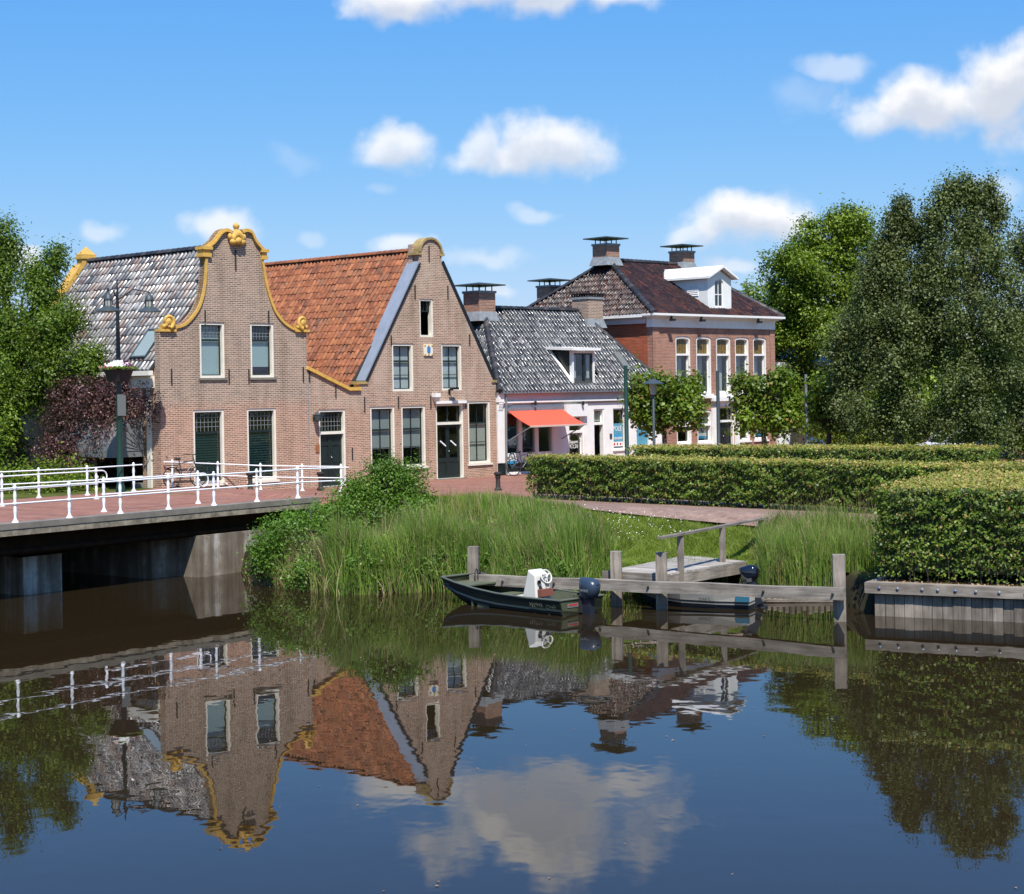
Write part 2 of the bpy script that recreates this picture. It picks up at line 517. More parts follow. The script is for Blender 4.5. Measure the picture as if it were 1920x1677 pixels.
def leaf_mat(name, cols, trans=.3, rough=.45, spec=.35):
    m, nt, b = new_mat(name); L = nt.links.new
    ge = N(nt, 'ShaderNodeNewGeometry')
    cr = N(nt, 'ShaderNodeValToRGB'); L(ge.outputs['Random Per Island'], cr.inputs[0])
    while len(cr.color_ramp.elements) < len(cols): cr.color_ramp.elements.new(.5)
    for e, (p, c) in zip(cr.color_ramp.elements, cols): e.position = p; e.color = (*c, 1)
    n = N(nt, 'ShaderNodeTexNoise'); n.inputs['Scale'].default_value = .7; n.inputs['Detail'].default_value = 4
    L(ge.outputs['Position'], n.inputs['Vector'])
    r = N(nt, 'ShaderNodeMapRange'); r.inputs['From Min'].default_value = .32; r.inputs['From Max'].default_value = .68; r.inputs['To Min'].default_value = .75; r.inputs['To Max'].default_value = 1.22
    L(n.outputs[0], r.inputs[0])
    mx = N(nt, 'ShaderNodeMix', data_type='RGBA', blend_type='MULTIPLY'); mx.inputs['Factor'].default_value = 1
    L(cr.outputs[0], mx.inputs['A']); L(r.outputs[0], mx.inputs['B']); L(mx.outputs['Result'], b.inputs['Base Color'])
    b.inputs['Roughness'].default_value = rough; b.inputs['Specular IOR Level'].default_value = spec
    tr = N(nt, 'ShaderNodeBsdfTranslucent')
    m3 = N(nt, 'ShaderNodeMix', data_type='RGBA', blend_type='MULTIPLY'); m3.inputs['Factor'].default_value = 1
    L(mx.outputs['Result'], m3.inputs['A']); m3.inputs['B'].default_value = (1.25, 1.35, .55, 1); L(m3.outputs['Result'], tr.inputs['Color'])
    ms = N(nt, 'ShaderNodeMixShader'); ms.inputs[0].default_value = trans
    L(b.outputs[0], ms.inputs[1]); L(tr.outputs[0], ms.inputs[2]); L(ms.outputs[0], nt.nodes['Material Output'].inputs[0])
    return m


def glass_mat(name, tint=(.86, .9, .9), mirror=1.0):
    m, nt, b = new_mat(name); L = nt.links.new; nt.nodes.remove(b)
    fr = N(nt, 'ShaderNodeFresnel'); ge = N(nt, 'ShaderNodeNewGeometry')
    L(math_node(nt, 'SUBTRACT', 1.55, math_node(nt, 'MULTIPLY', ge.outputs['Backfacing'], 1.55 - 1 / 1.55)), fr.inputs['IOR'])   # thin pane: the same from both sides
    t = N(nt, 'ShaderNodeBsdfTransparent'); t.inputs[0].default_value = (*tint, 1)
    g = N(nt, 'ShaderNodeBsdfGlossy'); g.inputs['Roughness'].default_value = .015
    n = N(nt, 'ShaderNodeTexNoise'); n.inputs['Scale'].default_value = 1.7
    tc = N(nt, 'ShaderNodeTexCoord'); L(tc.outputs['Object'], n.inputs[0])
    bp = N(nt, 'ShaderNodeBump'); bp.inputs['Strength'].default_value = .25; bp.inputs['Distance'].default_value = .02
    L(n.outputs[0], bp.inputs['Height']); L(bp.outputs[0], g.inputs['Normal'])
    ms = N(nt, 'ShaderNodeMixShader'); L(math_node(nt, 'MULTIPLY', fr.outputs[0], 1.15 * mirror, True), ms.inputs[0])
    L(t.outputs[0], ms.inputs[1]); L(g.outputs[0], ms.inputs[2]); L(ms.outputs[0], nt.nodes['Material Output'].inputs[0])
    return m


def wood_mat(name, c1, c2, rough=.85, axis=0):
    m, nt, b = new_mat(name); L = nt.links.new
    tc = N(nt, 'ShaderNodeTexCoord'); mp = N(nt, 'ShaderNodeMapping')
    sc = [14, 14, 14]; sc[axis] = 1.1
    mp.inputs['Scale'].default_value = sc
    oi = N(nt, 'ShaderNodeObjectInfo')
    L(tc.outputs['Object'], mp.inputs[0])
    off = vmath(nt, 'ADD', mp.outputs[0], None); cb = N(nt, 'ShaderNodeCombineXYZ')
    L(math_node(nt, 'MULTIPLY', oi.outputs['Random'], 37.0), cb.inputs[0]); L(math_node(nt, 'MULTIPLY', oi.outputs['Random'], 91.0), cb.inputs[1])
    L(cb.outputs[0], off.node.inputs[1])
    n = N(nt, 'ShaderNodeTexNoise'); n.inputs['Scale'].default_value = 1.0; n.inputs['Detail'].default_value = 8; n.inputs['Roughness'].default_value = .65; n.inputs['Distortion'].default_value = .6
    L(off, n.inputs[0])
    cr = N(nt, 'ShaderNodeValToRGB'); L(n.outputs[0], cr.inputs[0])
    cr.color_ramp.elements[0].position = .3; cr.color_ramp.elements[0].color = (*c1, 1)
    cr.color_ramp.elements[1].position = .68; cr.color_ramp.elements[1].color = (*c2, 1)
    r = N(nt, 'ShaderNodeMapRange'); r.inputs['To Min'].default_value = .78; r.inputs['To Max'].default_value = 1.15; L(oi.outputs['Random'], r.inputs[0])
    mx = N(nt, 'ShaderNodeMix', data_type='RGBA', blend_type='MULTIPLY'); mx.inputs['Factor'].default_value = 1; L(cr.outputs[0], mx.inputs['A']); L(r.outputs[0], mx.inputs['B'])
    n4 = N(nt, 'ShaderNodeTexNoise'); n4.inputs['Scale'].default_value = 2.2; n4.inputs['Detail'].default_value = 5; L(tc.outputs['Object'], n4.inputs[0])
    r4 = N(nt, 'ShaderNodeMapRange'); r4.inputs['From Min'].default_value = .35; r4.inputs['From Max'].default_value = .7; r4.inputs['To Min'].default_value = .7; r4.inputs['To Max'].default_value = 1.15; L(n4.outputs[0], r4.inputs[0])
    m4 = N(nt, 'ShaderNodeMix', data_type='RGBA', blend_type='MULTIPLY'); m4.inputs['Factor'].default_value = 1; L(mx.outputs['Result'], m4.inputs['A']); L(r4.outputs[0], m4.inputs['B'])
    L(m4.outputs['Result'], b.inputs['Base Color'])
    b.inputs['Roughness'].default_value = rough; b.inputs['Specular IOR Level'].default_value = .25
    bp = N(nt, 'ShaderNodeBump'); bp.inputs['Strength'].default_value = .5; bp.inputs['Distance'].default_value = .01; L(n.outputs[0], bp.inputs['Height']); L(bp.outputs[0], b.inputs['Normal'])
    return m


M = {}
M['brick_brown'] = brick_mat('brick_brown', (.315, .19, .13), (.20, .125, .09), (.54, .46, .36), low=(3.1, (1.15, .99, .94)), patch=(.47, .34, .25), patch_amt=.6)
M['brick_pink'] = brick_mat('brick_pink', (.375, .205, .14), (.27, .155, .11), (.56, .46, .35), low=(2.9, (1.05, .97, .93)), patch=(.52, .40, .30), patch_amt=.65)
M['brick_red'] = brick_mat('brick_red', (.40, .155, .095), (.31, .12, .075), (.42, .30, .23), patch=(.42, .27, .19), patch_amt=.5)
M['brick_orange'] = brick_mat('brick_orange', (.40, .085, .035), (.33, .065, .03), (.34, .15, .09), patch=(.42, .16, .08), patch_amt=.3, dark_amt=.25)
M['brick_chimney'] = brick_mat('brick_chimney', (.46, .20, .11), (.30, .14, .085), (.36, .29, .24), patch=(.16, .13, .11), patch_amt=.5)
M['paving'] = brick_mat('paving', (.30, .125, .085), (.25, .11, .08), (.22, .14, .10), patch=(.33, .20, .15), patch_amt=.55, dark_amt=.22, bw=.21, bh=.105, ms=.008)
M['path_brick'] = brick_mat('path_brick', (.27, .17, .13), (.23, .15, .12), (.2, .15, .11), patch=(.32, .23, .17), patch_amt=.6, dark_amt=.2, bw=.21, bh=.105, ms=.008)
M['tile_grey'] = tile_mat('tile_grey', [(0, (.035, .037, .042)), (.30, (.055, .058, .064)), (.60, (.085, .083, .083)), (.78, (.085, .048, .035)), (.92, (.12, .065, .045)), (1, (.17, .165, .16))], rough=(.20, .50), spec=.62, lichen=(.55, .55, .54), lichen_amt=.42)  # pale lichen patches, strengthened to paint in white sun glints as well
M['tile_orange'] = tile_mat('tile_orange', [(0, (.17, .068, .040)), (.16, (.26, .092, .046)), (.6, (.315, .115, .053)), (.85, (.37, .145, .066)), (1, (.23, .10, .06))], rough=(.7, .9), spec=.2, lichen=(.17, .10, .065), lichen_amt=.45)
M['tile_black'] = tile_mat('tile_black', [(0, (.022, .025, .030)), (.6, (.045, .05, .056)), (.9, (.085, .09, .095)), (1, (.20, .20, .20))], rough=(.19, .34), spec=.40, lichen=(.2, .21, .21), lichen_amt=.2)
M['tile_brown'] = tile_mat('tile_brown', [(0, (.022, .016, .018)), (.55, (.036, .020, .020)), (.88, (.058, .025, .020)), (1, (.10, .036, .025))], rough=(.18, .36), spec=.13, lichen=(.10, .06, .05), lichen_amt=.15)
M['ridge_dark'] = tile_mat('ridge_dark', [(0, (.02, .021, .024)), (.6, (.035, .036, .04)), (1, (.07, .06, .058))], rough=(.5, .65), spec=.4)
M['roof_under'] = simple('roof_under', (.03, .03, .03), .9)
M['white'] = simple('white_paint', (.83, .82, .77), .45, noise=.08, scale=3)
M['cream'] = simple('cream_paint', (.78, .74, .62), .45, noise=.10, scale=3)
M['white_render'] = simple('white_render', (.84, .82, .77), .75, noise=.10, scale=2.2, bump=.3, bscale=25)
M['mauve'] = simple('mauve_board', (.58, .50, .50), .6, noise=.1, scale=1.5)
M['grey_board'] = simple('grey_board', (.46, .46, .48), .6, noise=.1, scale=1.5)
M['yellow'] = simple('ochre_stone', (.62, .37, .075), .65, noise=.22, scale=7, bump=.4, bscale=30)
M['old_stone'] = simple('old_ochre_stone', (.36, .26, .10), .85, noise=.4, scale=6)
M['dark_green'] = simple('dark_green_paint', (.012, .022, .020), .35, noise=.2, scale=5)
M['black_paint'] = simple('black_paint', (.012, .013, .014), .35)
M['lamp_green'] = simple('lamp_green_paint', (.012, .050, .038), .38)
M['pole_grey'] = simple('pole_grey', (.045, .06, .062), .5, noise=.15, scale=5)
M['galv'] = simple('galvanised', (.30, .32, .33), .45, metal=.5, noise=.15, scale=5)
M['zinc'] = simple('zinc_sheet', (.30, .335, .375), .55, metal=.25, noise=.15, scale=2.5)
M['lead'] = simple('lead_flashing', (.25, .27, .28), .65, noise=.35, scale=5)
M['iron'] = simple('iron', (.025, .022, .02), .7)
M['stone_sill'] = simple('stone_sill', (.19, .19, .15), .8, noise=.3, scale=8)
M['blind'] = simple('roller_blind', (.50, .60, .585), .7)
M['white_blind'] = simple('white_blind', (.72, .73, .74), .7)
M['grey_blind'] = simple('grey_blind', (.42, .43, .40), .7)
M['cream_blind'] = simple('cream_blind', (.62, .58, .47), .7)
M['slat_green'] = simple('slat_green', (.016, .038, .034), .35)
M['leaded'] = simple('leaded_bar', (.20, .22, .22), .5)
M['curtain'] = simple('net_curtain', (.70, .69, .63), .8)
M['amber'] = simple('amber_glass', (.21, .13, .025), .12, noise=.5, scale=9)
M['teal_glass'] = simple('teal_roof_glass', (.27, .34, .345), .08, spec=.7)
M['dark_inside'] = simple('dark_inside', (.015, .014, .013), .9)
M['glass'] = glass_mat('window_glass')
M['awning'] = simple('orange_awning', (.85, .095, .045), .75, noise=.08, scale=2)
M['awning_edge'] = simple('awning_edge', (.55, .45, .38), .6)
M['grey_cloth'] = simple('grey_awning', (.155, .16, .155), .8, noise=.12, scale=3)
M['poster_blue'] = simple('poster_blue', (.10, .33, .43), .45, noise=.2, scale=3)
M['poster_cyan'] = simple('poster_cyan', (.03, .30, .55), .45)
M['poster_dark'] = simple('poster_dark', (.04, .10, .13), .5)
M['red'] = simple('red_paint', (.5, .03, .03), .5)
M['concrete'] = simple('bridge_concrete', (.27, .225, .16), .9, noise=.7, scale=3.2, bump=.4, bscale=20)
M['concrete_top'] = simple('kerb_concrete', (.20, .175, .14), .85, noise=.3, scale=2.5)
M['pier'] = simple('pier_concrete', (.105, .092, .078), .95, noise=.8, scale=1.5, spec=.1, stretch=(1.6, 1.6, .4))
def pier_mat():
    m, nt, b = new_mat('stained_pier'); L = nt.links.new
    tc = N(nt, 'ShaderNodeTexCoord'); mp = N(nt, 'ShaderNodeMapping'); mp.inputs['Scale'].default_value = (2.2, 2.2, .16); L(tc.outputs['Object'], mp.inputs[0])
    n = N(nt, 'ShaderNodeTexNoise'); n.inputs['Scale'].default_value = 1.6; n.inputs['Detail'].default_value = 5; L(mp.outputs[0], n.inputs[0])
    n2 = N(nt, 'ShaderNodeTexNoise'); n2.inputs['Scale'].default_value = 3.5; n2.inputs['Detail'].default_value = 8; L(tc.outputs['Object'], n2.inputs[0])
    cr = N(nt, 'ShaderNodeValToRGB'); L(math_node(nt, 'ADD', math_node(nt, 'MULTIPLY', n.outputs[0], .75), math_node(nt, 'MULTIPLY', n2.outputs[0], .25)), cr.inputs[0])
    e = cr.color_ramp.elements; e[0].position = .40; e[0].color = (.14, .112, .085, 1); e[1].position = .66; e[1].color = (.48, .45, .40, 1)
    e.new(.54).color = (.22, .185, .145, 1)
    L(cr.outputs[0], b.inputs['Base Color']); b.inputs['Roughness'].default_value = .95; b.inputs['Specular IOR Level'].default_value = .1
    return m


M['pier'] = pier_mat()
M['rust'] = simple('rusty_steel', (.034, .016, .008), .85, spec=.08, noise=.5, scale=3)
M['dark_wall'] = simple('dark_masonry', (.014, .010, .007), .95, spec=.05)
M['rail_white'] = simple('rail_white', (.82, .83, .84), .35, noise=.05, scale=8)
M['timber'] = wood_mat('grey_timber_x', (.14, .115, .09), (.36, .315, .26), axis=0)
M['timber_z'] = wood_mat('grey_timber_z', (.135, .11, .086), (.36, .31, .255), axis=2)
M['timber_y'] = wood_mat('grey_timber_y', (.20, .185, .165), (.40, .375, .34), axis=1)
M['timber_deck'] = wood_mat('pale_deck_timber', (.27, .24, .20), (.50, .455, .395), axis=0)
M['timber_dark'] = wood_mat('wet_timber', (.02, .016, .012), (.07, .055, .042), axis=2)
M['hull_green'] = simple('hull_green', (.014, .020, .013), .4, noise=.15, scale=3)
M['hull_inside'] = simple('hull_inside', (.105, .115, .065), .55, noise=.2, scale=4)
M['gunwale'] = simple('gunwale', (.14, .15, .11), .4, metal=.3)
M['gel_white'] = simple('gel_white', (.66, .63, .55), .3)
M['cushion'] = simple('brown_cushion', (.22, .075, .05), .6)
M['outboard_blue'] = simple('outboard_blue', (.030, .046, .070), .3, spec=.5)
M['outboard_dark'] = simple('outboard_dark', (.018, .024, .036), .35)
M['outboard_black'] = simple('outboard_black', (.006, .007, .012), .08, spec=.9)
M['chrome'] = simple('chrome', (.6, .6, .6), .25, metal=1)
M['boat_navy'] = simple('boat_navy', (.018, .03, .042), .25, spec=.6)
M['boat_grey'] = simple('boat_grey', (.16, .17, .16), .35)
M['boat_teal'] = simple('boat_teal', (.03, .13, .20), .3)
M['rope'] = simple('rope', (.03, .03, .032), .9)
M['soil'] = simple('soil', (.075, .05, .032), 1, noise=.5, scale=6)
M['bark'] = simple('bark', (.062, .047, .036), .95, noise=.5, scale=9, stretch=(1, 1, .3))
M['twig'] = simple('twig', (.22, .165, .115), .9, noise=.3, scale=9)
M['birch_bark'] = simple('birch_bark', (.26, .25, .23), .9, noise=.7, scale=5, stretch=(1, 1, 2.5))
M['flower_white'] = simple('flower_white', (.85, .85, .80), .6)
M['flower_pink'] = simple('flower_pink', (.55, .08, .22), .6)
M['flower_purple'] = simple('flower_purple', (.16, .015, .10), .6)
M['basket'] = simple('basket_black', (.018, .017, .018), .7)
M['tyre'] = simple('tyre', (.02, .02, .021), .8)
M['bike_frame'] = simple('bike_frame', (.05, .05, .055), .35)
M['car_white'] = simple('car_white', (.80, .81, .82), .2, spec=.6)
M['car_glass'] = simple('car_glass', (.02, .035, .035), .06, spec=.9)
M['lantern_glass'] = simple('lantern_glass', (.38, .38, .34), .25)
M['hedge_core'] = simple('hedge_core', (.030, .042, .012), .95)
M['dry'] = leaf_mat('dry_leaves', [(0, (.22, .13, .06)), (.5, (.36, .22, .11)), (1, (.46, .31, .17))], .1)
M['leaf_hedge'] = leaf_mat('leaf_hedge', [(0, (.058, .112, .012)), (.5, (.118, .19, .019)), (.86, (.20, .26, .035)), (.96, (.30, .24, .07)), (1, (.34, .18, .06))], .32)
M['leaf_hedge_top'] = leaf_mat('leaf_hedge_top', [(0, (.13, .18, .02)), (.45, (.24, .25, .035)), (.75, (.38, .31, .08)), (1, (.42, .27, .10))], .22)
M['leaf_birch'] = leaf_mat('leaf_birch', [(0, (.062, .085, .022)), (.6, (.118, .152, .040)), (.9, (.17, .205, .068)), (1, (.22, .25, .11))], .26, rough=.5, spec=.35)
M['leaf_ash'] = leaf_mat('leaf_ash', [(0, (.075, .13, .011)), (.6, (.16, .235, .019)), (1, (.25, .33, .033))], .3)
M['leaf_left'] = leaf_mat('leaf_left', [(0, (.058, .108, .012)), (.5, (.112, .182, .018)), (1, (.19, .27, .034))], .36)
M['leaf_lime'] = leaf_mat('leaf_lime', [(0, (.075, .135, .011)), (.6, (.14, .215, .019)), (.94, (.21, .28, .036)), (1, (.30, .15, .04))], .36)
M['leaf_elder'] = leaf_mat('leaf_elder', [(0, (.045, .020, .020)), (.6, (.095, .042, .040)), (.92, (.16, .08, .07)), (1, (.38, .22, .22))], .2)
M['leaf_bush'] = leaf_mat('leaf_bush', [(0, (.055, .125, .012)), (.5, (.108, .205, .019)), (1, (.18, .29, .036))], .33)
M['leaf_bush_light'] = leaf_mat('leaf_bush_light', [(0, (.075, .165, .016)), (.5, (.11, .22, .022)), (1, (.18, .29, .045))], .33)
M['reed'] = leaf_mat('reed', [(0, (.095, .175, .030)), (.45, (.17, .28, .042)), (.8, (.25, .355, .066)), (.92, (.33, .30, .11)), (1, (.46, .37, .20))], .36)
M['grass'] = leaf_mat('grass_blade', [(0, (.12, .195, .022)), (.5, (.205, .285, .034)), (1, (.29, .335, .06))], .36)
M['dry_reed'] = leaf_mat('dry_reed', [(0, (.22, .15, .08)), (1, (.42, .32, .19))], .15)
# ------------------------------------------------------------------ the lie of the land
UA = Vector((math.cos(ANG), math.sin(ANG), 0))
SHORE = [(-60, -4.6), (-14.9, 53.4), (-8.6, 49.8), (-6.8, 47.4), (-6.1, 45.0), (-4.3, 43.0), (-1.8, 43.4), (1.2, 41.0), (3.2, 42.0), (5.2, 42.1), (5.75, 40.35), (7.35, 40.1), (7.72, 37.62), (10.56, 36.05), (60, 8.7)]
LAND = np.array(SHORE + [(500, 8.7), (900, 900), (-900, 900), (-900, -4.6)], float)


def smooth(x): x = np.clip(x, 0, 1); return x * x * (3 - 2 * x)


def in_poly(x, y, poly):
    x = np.asarray(x, float); y = np.asarray(y, float)
    c = np.zeros(x.shape, bool); n = len(poly)
    for i in range(n):
        x0, y0 = poly[i]; x1, y1 = poly[(i + 1) % n]
        with np.errstate(divide='ignore', invalid='ignore'):
            hit = ((y0 > y) != (y1 > y)) & (x < (x1 - x0) * (y - y0) / (y1 - y0 + 1e-30) + x0)
        c ^= hit
    return c


def shore_dist(x, y):
    x = np.asarray(x, float); y = np.asarray(y, float)
    best = np.full(x.shape, 1e9)
    for (x0, y0), (x1, y1) in zip(SHORE[:-1], SHORE[1:]):
        dx, dy = x1 - x0, y1 - y0
        t = np.clip(((x - x0) * dx + (y - y0) * dy) / (dx * dx + dy * dy), 0, 1)
        best = np.minimum(best, np.hypot(x - x0 - t * dx, y - y0 - t * dy))
    return best


def top_z(x, y):
    s = UA.x * np.asarray(x, float) + UA.y * np.asarray(y, float)
    return .3 - .4 * smooth((s - 33) / 7)


def ground_z(x, y):
    d = shore_dist(x, y)
    tz = top_z(x, y)
    left = smooth((-np.asarray(x, float) - 8.5) / 1.5)           # the walled bank behind the bridge is level
    prof = -1.55 + .65 * np.clip(d / .25, 0, 1) + .8 * smooth((d - 1.0) / 3.2)
    prof = prof + (tz + .1) * smooth((d - 1.0) / 3.2)
    z = np.where(left > 0, prof * (1 - left) + (tz - .02) * left, prof)
    return np.where(in_poly(x, y, LAND), z, -2.4)


def ground_sheet():
    xs = np.concatenate([[-600, -300, -150, -90], np.arange(-60, -16, 2), np.arange(-16, 14, .28), np.arange(14, 60, 2), [90, 150, 300, 600]])
    ys = np.concatenate([[-5, 10, 25], np.arange(33, 60, .28), np.arange(60, 130, 2), [160, 220, 300, 450, 800]])
    X, Y = np.meshgrid(xs, ys, indexing='ij')
    Z = ground_z(X, Y)
    v = np.stack([X, Y, Z], -1).reshape(-1, 3)
    ny = len(ys)
    i, j = np.meshgrid(np.arange(len(xs) - 1), np.arange(ny - 1), indexing='ij')
    a = (i * ny + j).ravel()
    f = np.stack([a, a + ny, a + ny + 1, a + 1], -1)
    m, nt, b = new_mat('earth_and_turf'); L = nt.links.new
    ge = N(nt, 'ShaderNodeNewGeometry')
    n = N(nt, 'ShaderNodeTexNoise'); n.inputs['Scale'].default_value = 1.2; n.inputs['Detail'].default_value = 8; L(ge.outputs['Position'], n.inputs[0])
    cr = N(nt, 'ShaderNodeValToRGB'); L(n.outputs[0], cr.inputs[0])
    cr.color_ramp.elements[0].position = .3; cr.color_ramp.elements[0].color = (.050, .060, .014, 1)
    cr.color_ramp.elements[1].position = .7; cr.color_ramp.elements[1].color = (.100, .120, .022, 1)
    sz = N(nt, 'ShaderNodeSeparateXYZ'); L(ge.outputs['Position'], sz.inputs[0])
    wet = N(nt, 'ShaderNodeMapRange'); wet.inputs['From Min'].default_value = -.80; wet.inputs['From Max'].default_value = -1.0; L(sz.outputs[2], wet.inputs[0])
    mx = N(nt, 'ShaderNodeMix', data_type='RGBA'); L(wet.outputs[0], mx.inputs['Factor']); L(cr.outputs[0], mx.inputs['A']); mx.inputs['B'].default_value = (.030, .026, .014, 1)
    L(mx.outputs['Result'], b.inputs['Base Color']); b.inputs['Roughness'].default_value = 1; b.inputs['Specular IOR Level'].default_value = .1
    o = link('ground', np_mesh('ground', v, f, m, True)); tag(o, kind='structure')


def sheet(name, poly, off, mat, step=.6):
    """a paved sheet that follows the ground"""
    xs = [p[0] for p in poly]; ys = [p[1] for p in poly]
    vs = [Vector(p) for p in poly]; n = len(vs); es = [(i, (i + 1) % n) for i in range(n)]
    pa = np.array(poly)
    gx, gy = np.meshgrid(np.arange(min(xs), max(xs), step), np.arange(min(ys), max(ys), step))
    ok = in_poly(gx, gy, pa)
    for x, y in zip(gx[ok], gy[ok]): vs.append(Vector((x, y)))
    v, e, f, *_ = delaunay_2d_cdt(vs, es, [], 0, 1e-6)
    va = np.array([tuple(q) for q in v])
    cen = np.array([va[list(t)].mean(0) for t in f]); ok = in_poly(cen[:, 0], cen[:, 1], pa)
    z = ground_z(va[:, 0], va[:, 1]) + off
    b = MB()
    ca, sa = math.cos(ANG), math.sin(ANG)
    b.add([(x, y, zz) for (x, y), zz in zip(va, z)], [list(t) for t, k in zip(f, ok) if k])
    me = b.mesh(name, mat, uv=False)
    lay = me.uv_layers.new(name='UVMap'); uv = []
    for p in me.polygons:
        for i in p.vertices: q = me.vertices[i].co; uv += [q.x * ca + q.y * sa, -q.x * sa + q.y * ca]
    lay.data.foreach_set('uv', uv)
    if me.polygons[0].normal.z < 0: me.flip_normals()
    return link(name, me)


ground_sheet()
A_END, C_END = Vector((-5.89, 50.9)), Vector((-12.3, 56.3))
street_poly = [tuple(A_END), (0.35, 55.1), (1.6, 58.4), (6.5, 61.0), (26, 76), (26, 100), (6.8, 78.2), (-11.9, 58.6), tuple(C_END)]
tag(sheet('street', street_poly, .03, M['paving']), kind='structure')


def pts(lst, z): return [tuple(G(a, b, z)[:2]) for a, b in lst]


path_near = [(985, 946), (1100, 959), (1250, 975), (1400, 989), (1520, 999), (1650, 1004)]
path_far = [(1660, 962), (1400, 948), (1200, 936), (1000, 926)]
def GT(px, py):
    """where the sight line of a photo pixel meets the ground"""
    for Y in np.arange(36.5, 75, .05):
        p = P(px, py, Y)
        if p.z <= float(ground_z(np.array([p.x]), np.array([p.y]))[0]): return (p.x, p.y)
    return (p.x, p.y)


path_main = [GT(*q) for q in path_near + path_far]
tag(sheet('path', path_main, .05, M['path_brick'], .4), kind='structure')
patch = [GT(*q) for q in ((1352, 1046), (1392, 1047), (1420, 1034), (1424, 1016), (1404, 1016), (1366, 1036))]


def make_water():
    m, nt, b = new_mat('canal_water'); L = nt.links.new
    b.inputs['Base Color'].default_value = (.019, .013, .006, 1); b.inputs['Roughness'].default_value = .012
    b.inputs['IOR'].default_value = 1.333
    ge = N(nt, 'ShaderNodeNewGeometry')
    def waves(scale, stretch, detail, rot=0.3):
        mp = N(nt, 'ShaderNodeMapping'); mp.inputs['Scale'].default_value = stretch; mp.inputs['Rotation'].default_value = (0, 0, rot)
        L(ge.outputs['Position'], mp.inputs[0])
        n = N(nt, 'ShaderNodeTexNoise'); n.inputs['Scale'].default_value = scale; n.inputs['Detail'].default_value = detail
        L(mp.outputs[0], n.inputs[0]); return n.outputs[0]
    calm = N(nt, 'ShaderNodeMapRange'); calm.inputs['From Min'].default_value = .35; calm.inputs['From Max'].default_value = .65; calm.inputs['To Min'].default_value = .55; calm.inputs['To Max'].default_value = 1.2
    L(waves(.12, (1, 1.6, 1), 2), calm.inputs[0])
    h = math_node(nt, 'ADD', math_node(nt, 'MULTIPLY', waves(1.5, (1, .8, 1), 2), 1.0), math_node(nt, 'MULTIPLY', waves(5.0, (1, .7, 1), 1, -.2), .13))
    h = math_node(nt, 'MULTIPLY', h, calm.outputs[0])
    bp = N(nt, 'ShaderNodeBump'); bp.inputs['Strength'].default_value = 1; bp.inputs['Distance'].default_value = .0025
    L(h, bp.inputs['Height']); L(bp.outputs[0], b.inputs['Normal'])
    q = MB().add([(-300, -80, ZW), (300, -80, ZW), (300, 62, ZW), (-300, 62, ZW)], [(0, 1, 2, 3)])
    tag(q.build('water', m), kind='structure')


make_water()

# ------------------------------------------------------------------ the bridge
BD = Vector((.6026, .798, 0)); BN = Vector((-.798, .6026, 0))     # along the bridge, and across it away from the viewer
B0 = Vector((A_END.x, A_END.y, 0))
BANG = math.atan2(BD.y, BD.x)


def make_bridge():
    t = thing('bridge', 'low concrete road bridge with red brick deck on grey piers at the water', 'bridge', (B0.x, B0.y, 0), BANG)
    L0, W = -34.0, 8.8                                             # local x along the bridge (ends at 0), y across
    b = MB().box(L0, 0, .42, W, .0, .3); b.build('deck', M['paving'], t)
    b = MB().box(L0, .25, -.02, .41, .19, .335); b.build('kerb', M['concrete_top'], t)
    b = MB()
    b.box(L0, .25, -.004, .41, .03, .187); b.build('edge_beam', M['concrete'], t)
    MB().box(L0, .1, .45, .9, -.50, .029).build('girder', M['rust'], t)
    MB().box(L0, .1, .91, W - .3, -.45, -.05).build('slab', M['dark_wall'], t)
    MB().box(L0, .1, W - .25, W, -.5, -.01).build('edge_beam', M['concrete'], t)
    MB().tube([(L0, .36, -.42), (-1, .36, -.40)], .085, 8).build('pipe', M['rust'], t, 60)
    # piers
    for x0, x1 in ((-9.55, -8.35), (-20.0, -18.8)):
        p = MB().box(x0, x1, 1.0, 7.6, ZW - .4, -.46); pr = p.build('pier', M['pier'], t)
        MB().box(x0 - .12, x1 + .12, .9, 7.7, -.62, -.452).build('pier_cap', M['dark_wall'], t)
    # abutment towards the houses with its pilasters, and the closing wall under the far side
    loc = lambda p: ((p - B0).dot(BD), (p - B0).dot(BN))
    xa, ya = loc(G(408, 1086, ZW)); ya += .75; xb, yb = loc(G(338, 1090, ZW))
    MB().box(xa, -.3, ya, W + .1, ZW - .4, -.46).build('abutment', M['pier'], t)
    MB().box(xb, xa - .003, ya + .9, W + .1, ZW - .4, -.46).build('abutment', M['pier'], t)
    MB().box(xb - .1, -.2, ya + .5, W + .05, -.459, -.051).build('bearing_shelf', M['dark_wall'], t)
    for k in (.25, .9, 1.6): MB().box(xa + k, xa + k + .16, ya - .05, ya - .002, ZW - .4, -.5).build('abutment_rib', M['pier'], t)
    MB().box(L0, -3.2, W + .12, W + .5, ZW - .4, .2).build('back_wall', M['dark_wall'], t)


make_bridge()

post_me = MB().lathe([(.095, 0), (.095, .02), (.06, .05), (.042, .09), (.034, .16), (.046, .27), (.05, .32), (.04, .40), (.032, .45), (.056, .47), (.06, .50), (.056, .53), (.03, .56), (.044, .66), (.048, .72), (.036, .80), (.032, .86), (.058, .89), (.062, .925), (.05, .955), (.03, .975), (.036, .99), (.02, 1.01), (.005, 1.015)], seg=12).mesh('post', M['rail_white'], 50)


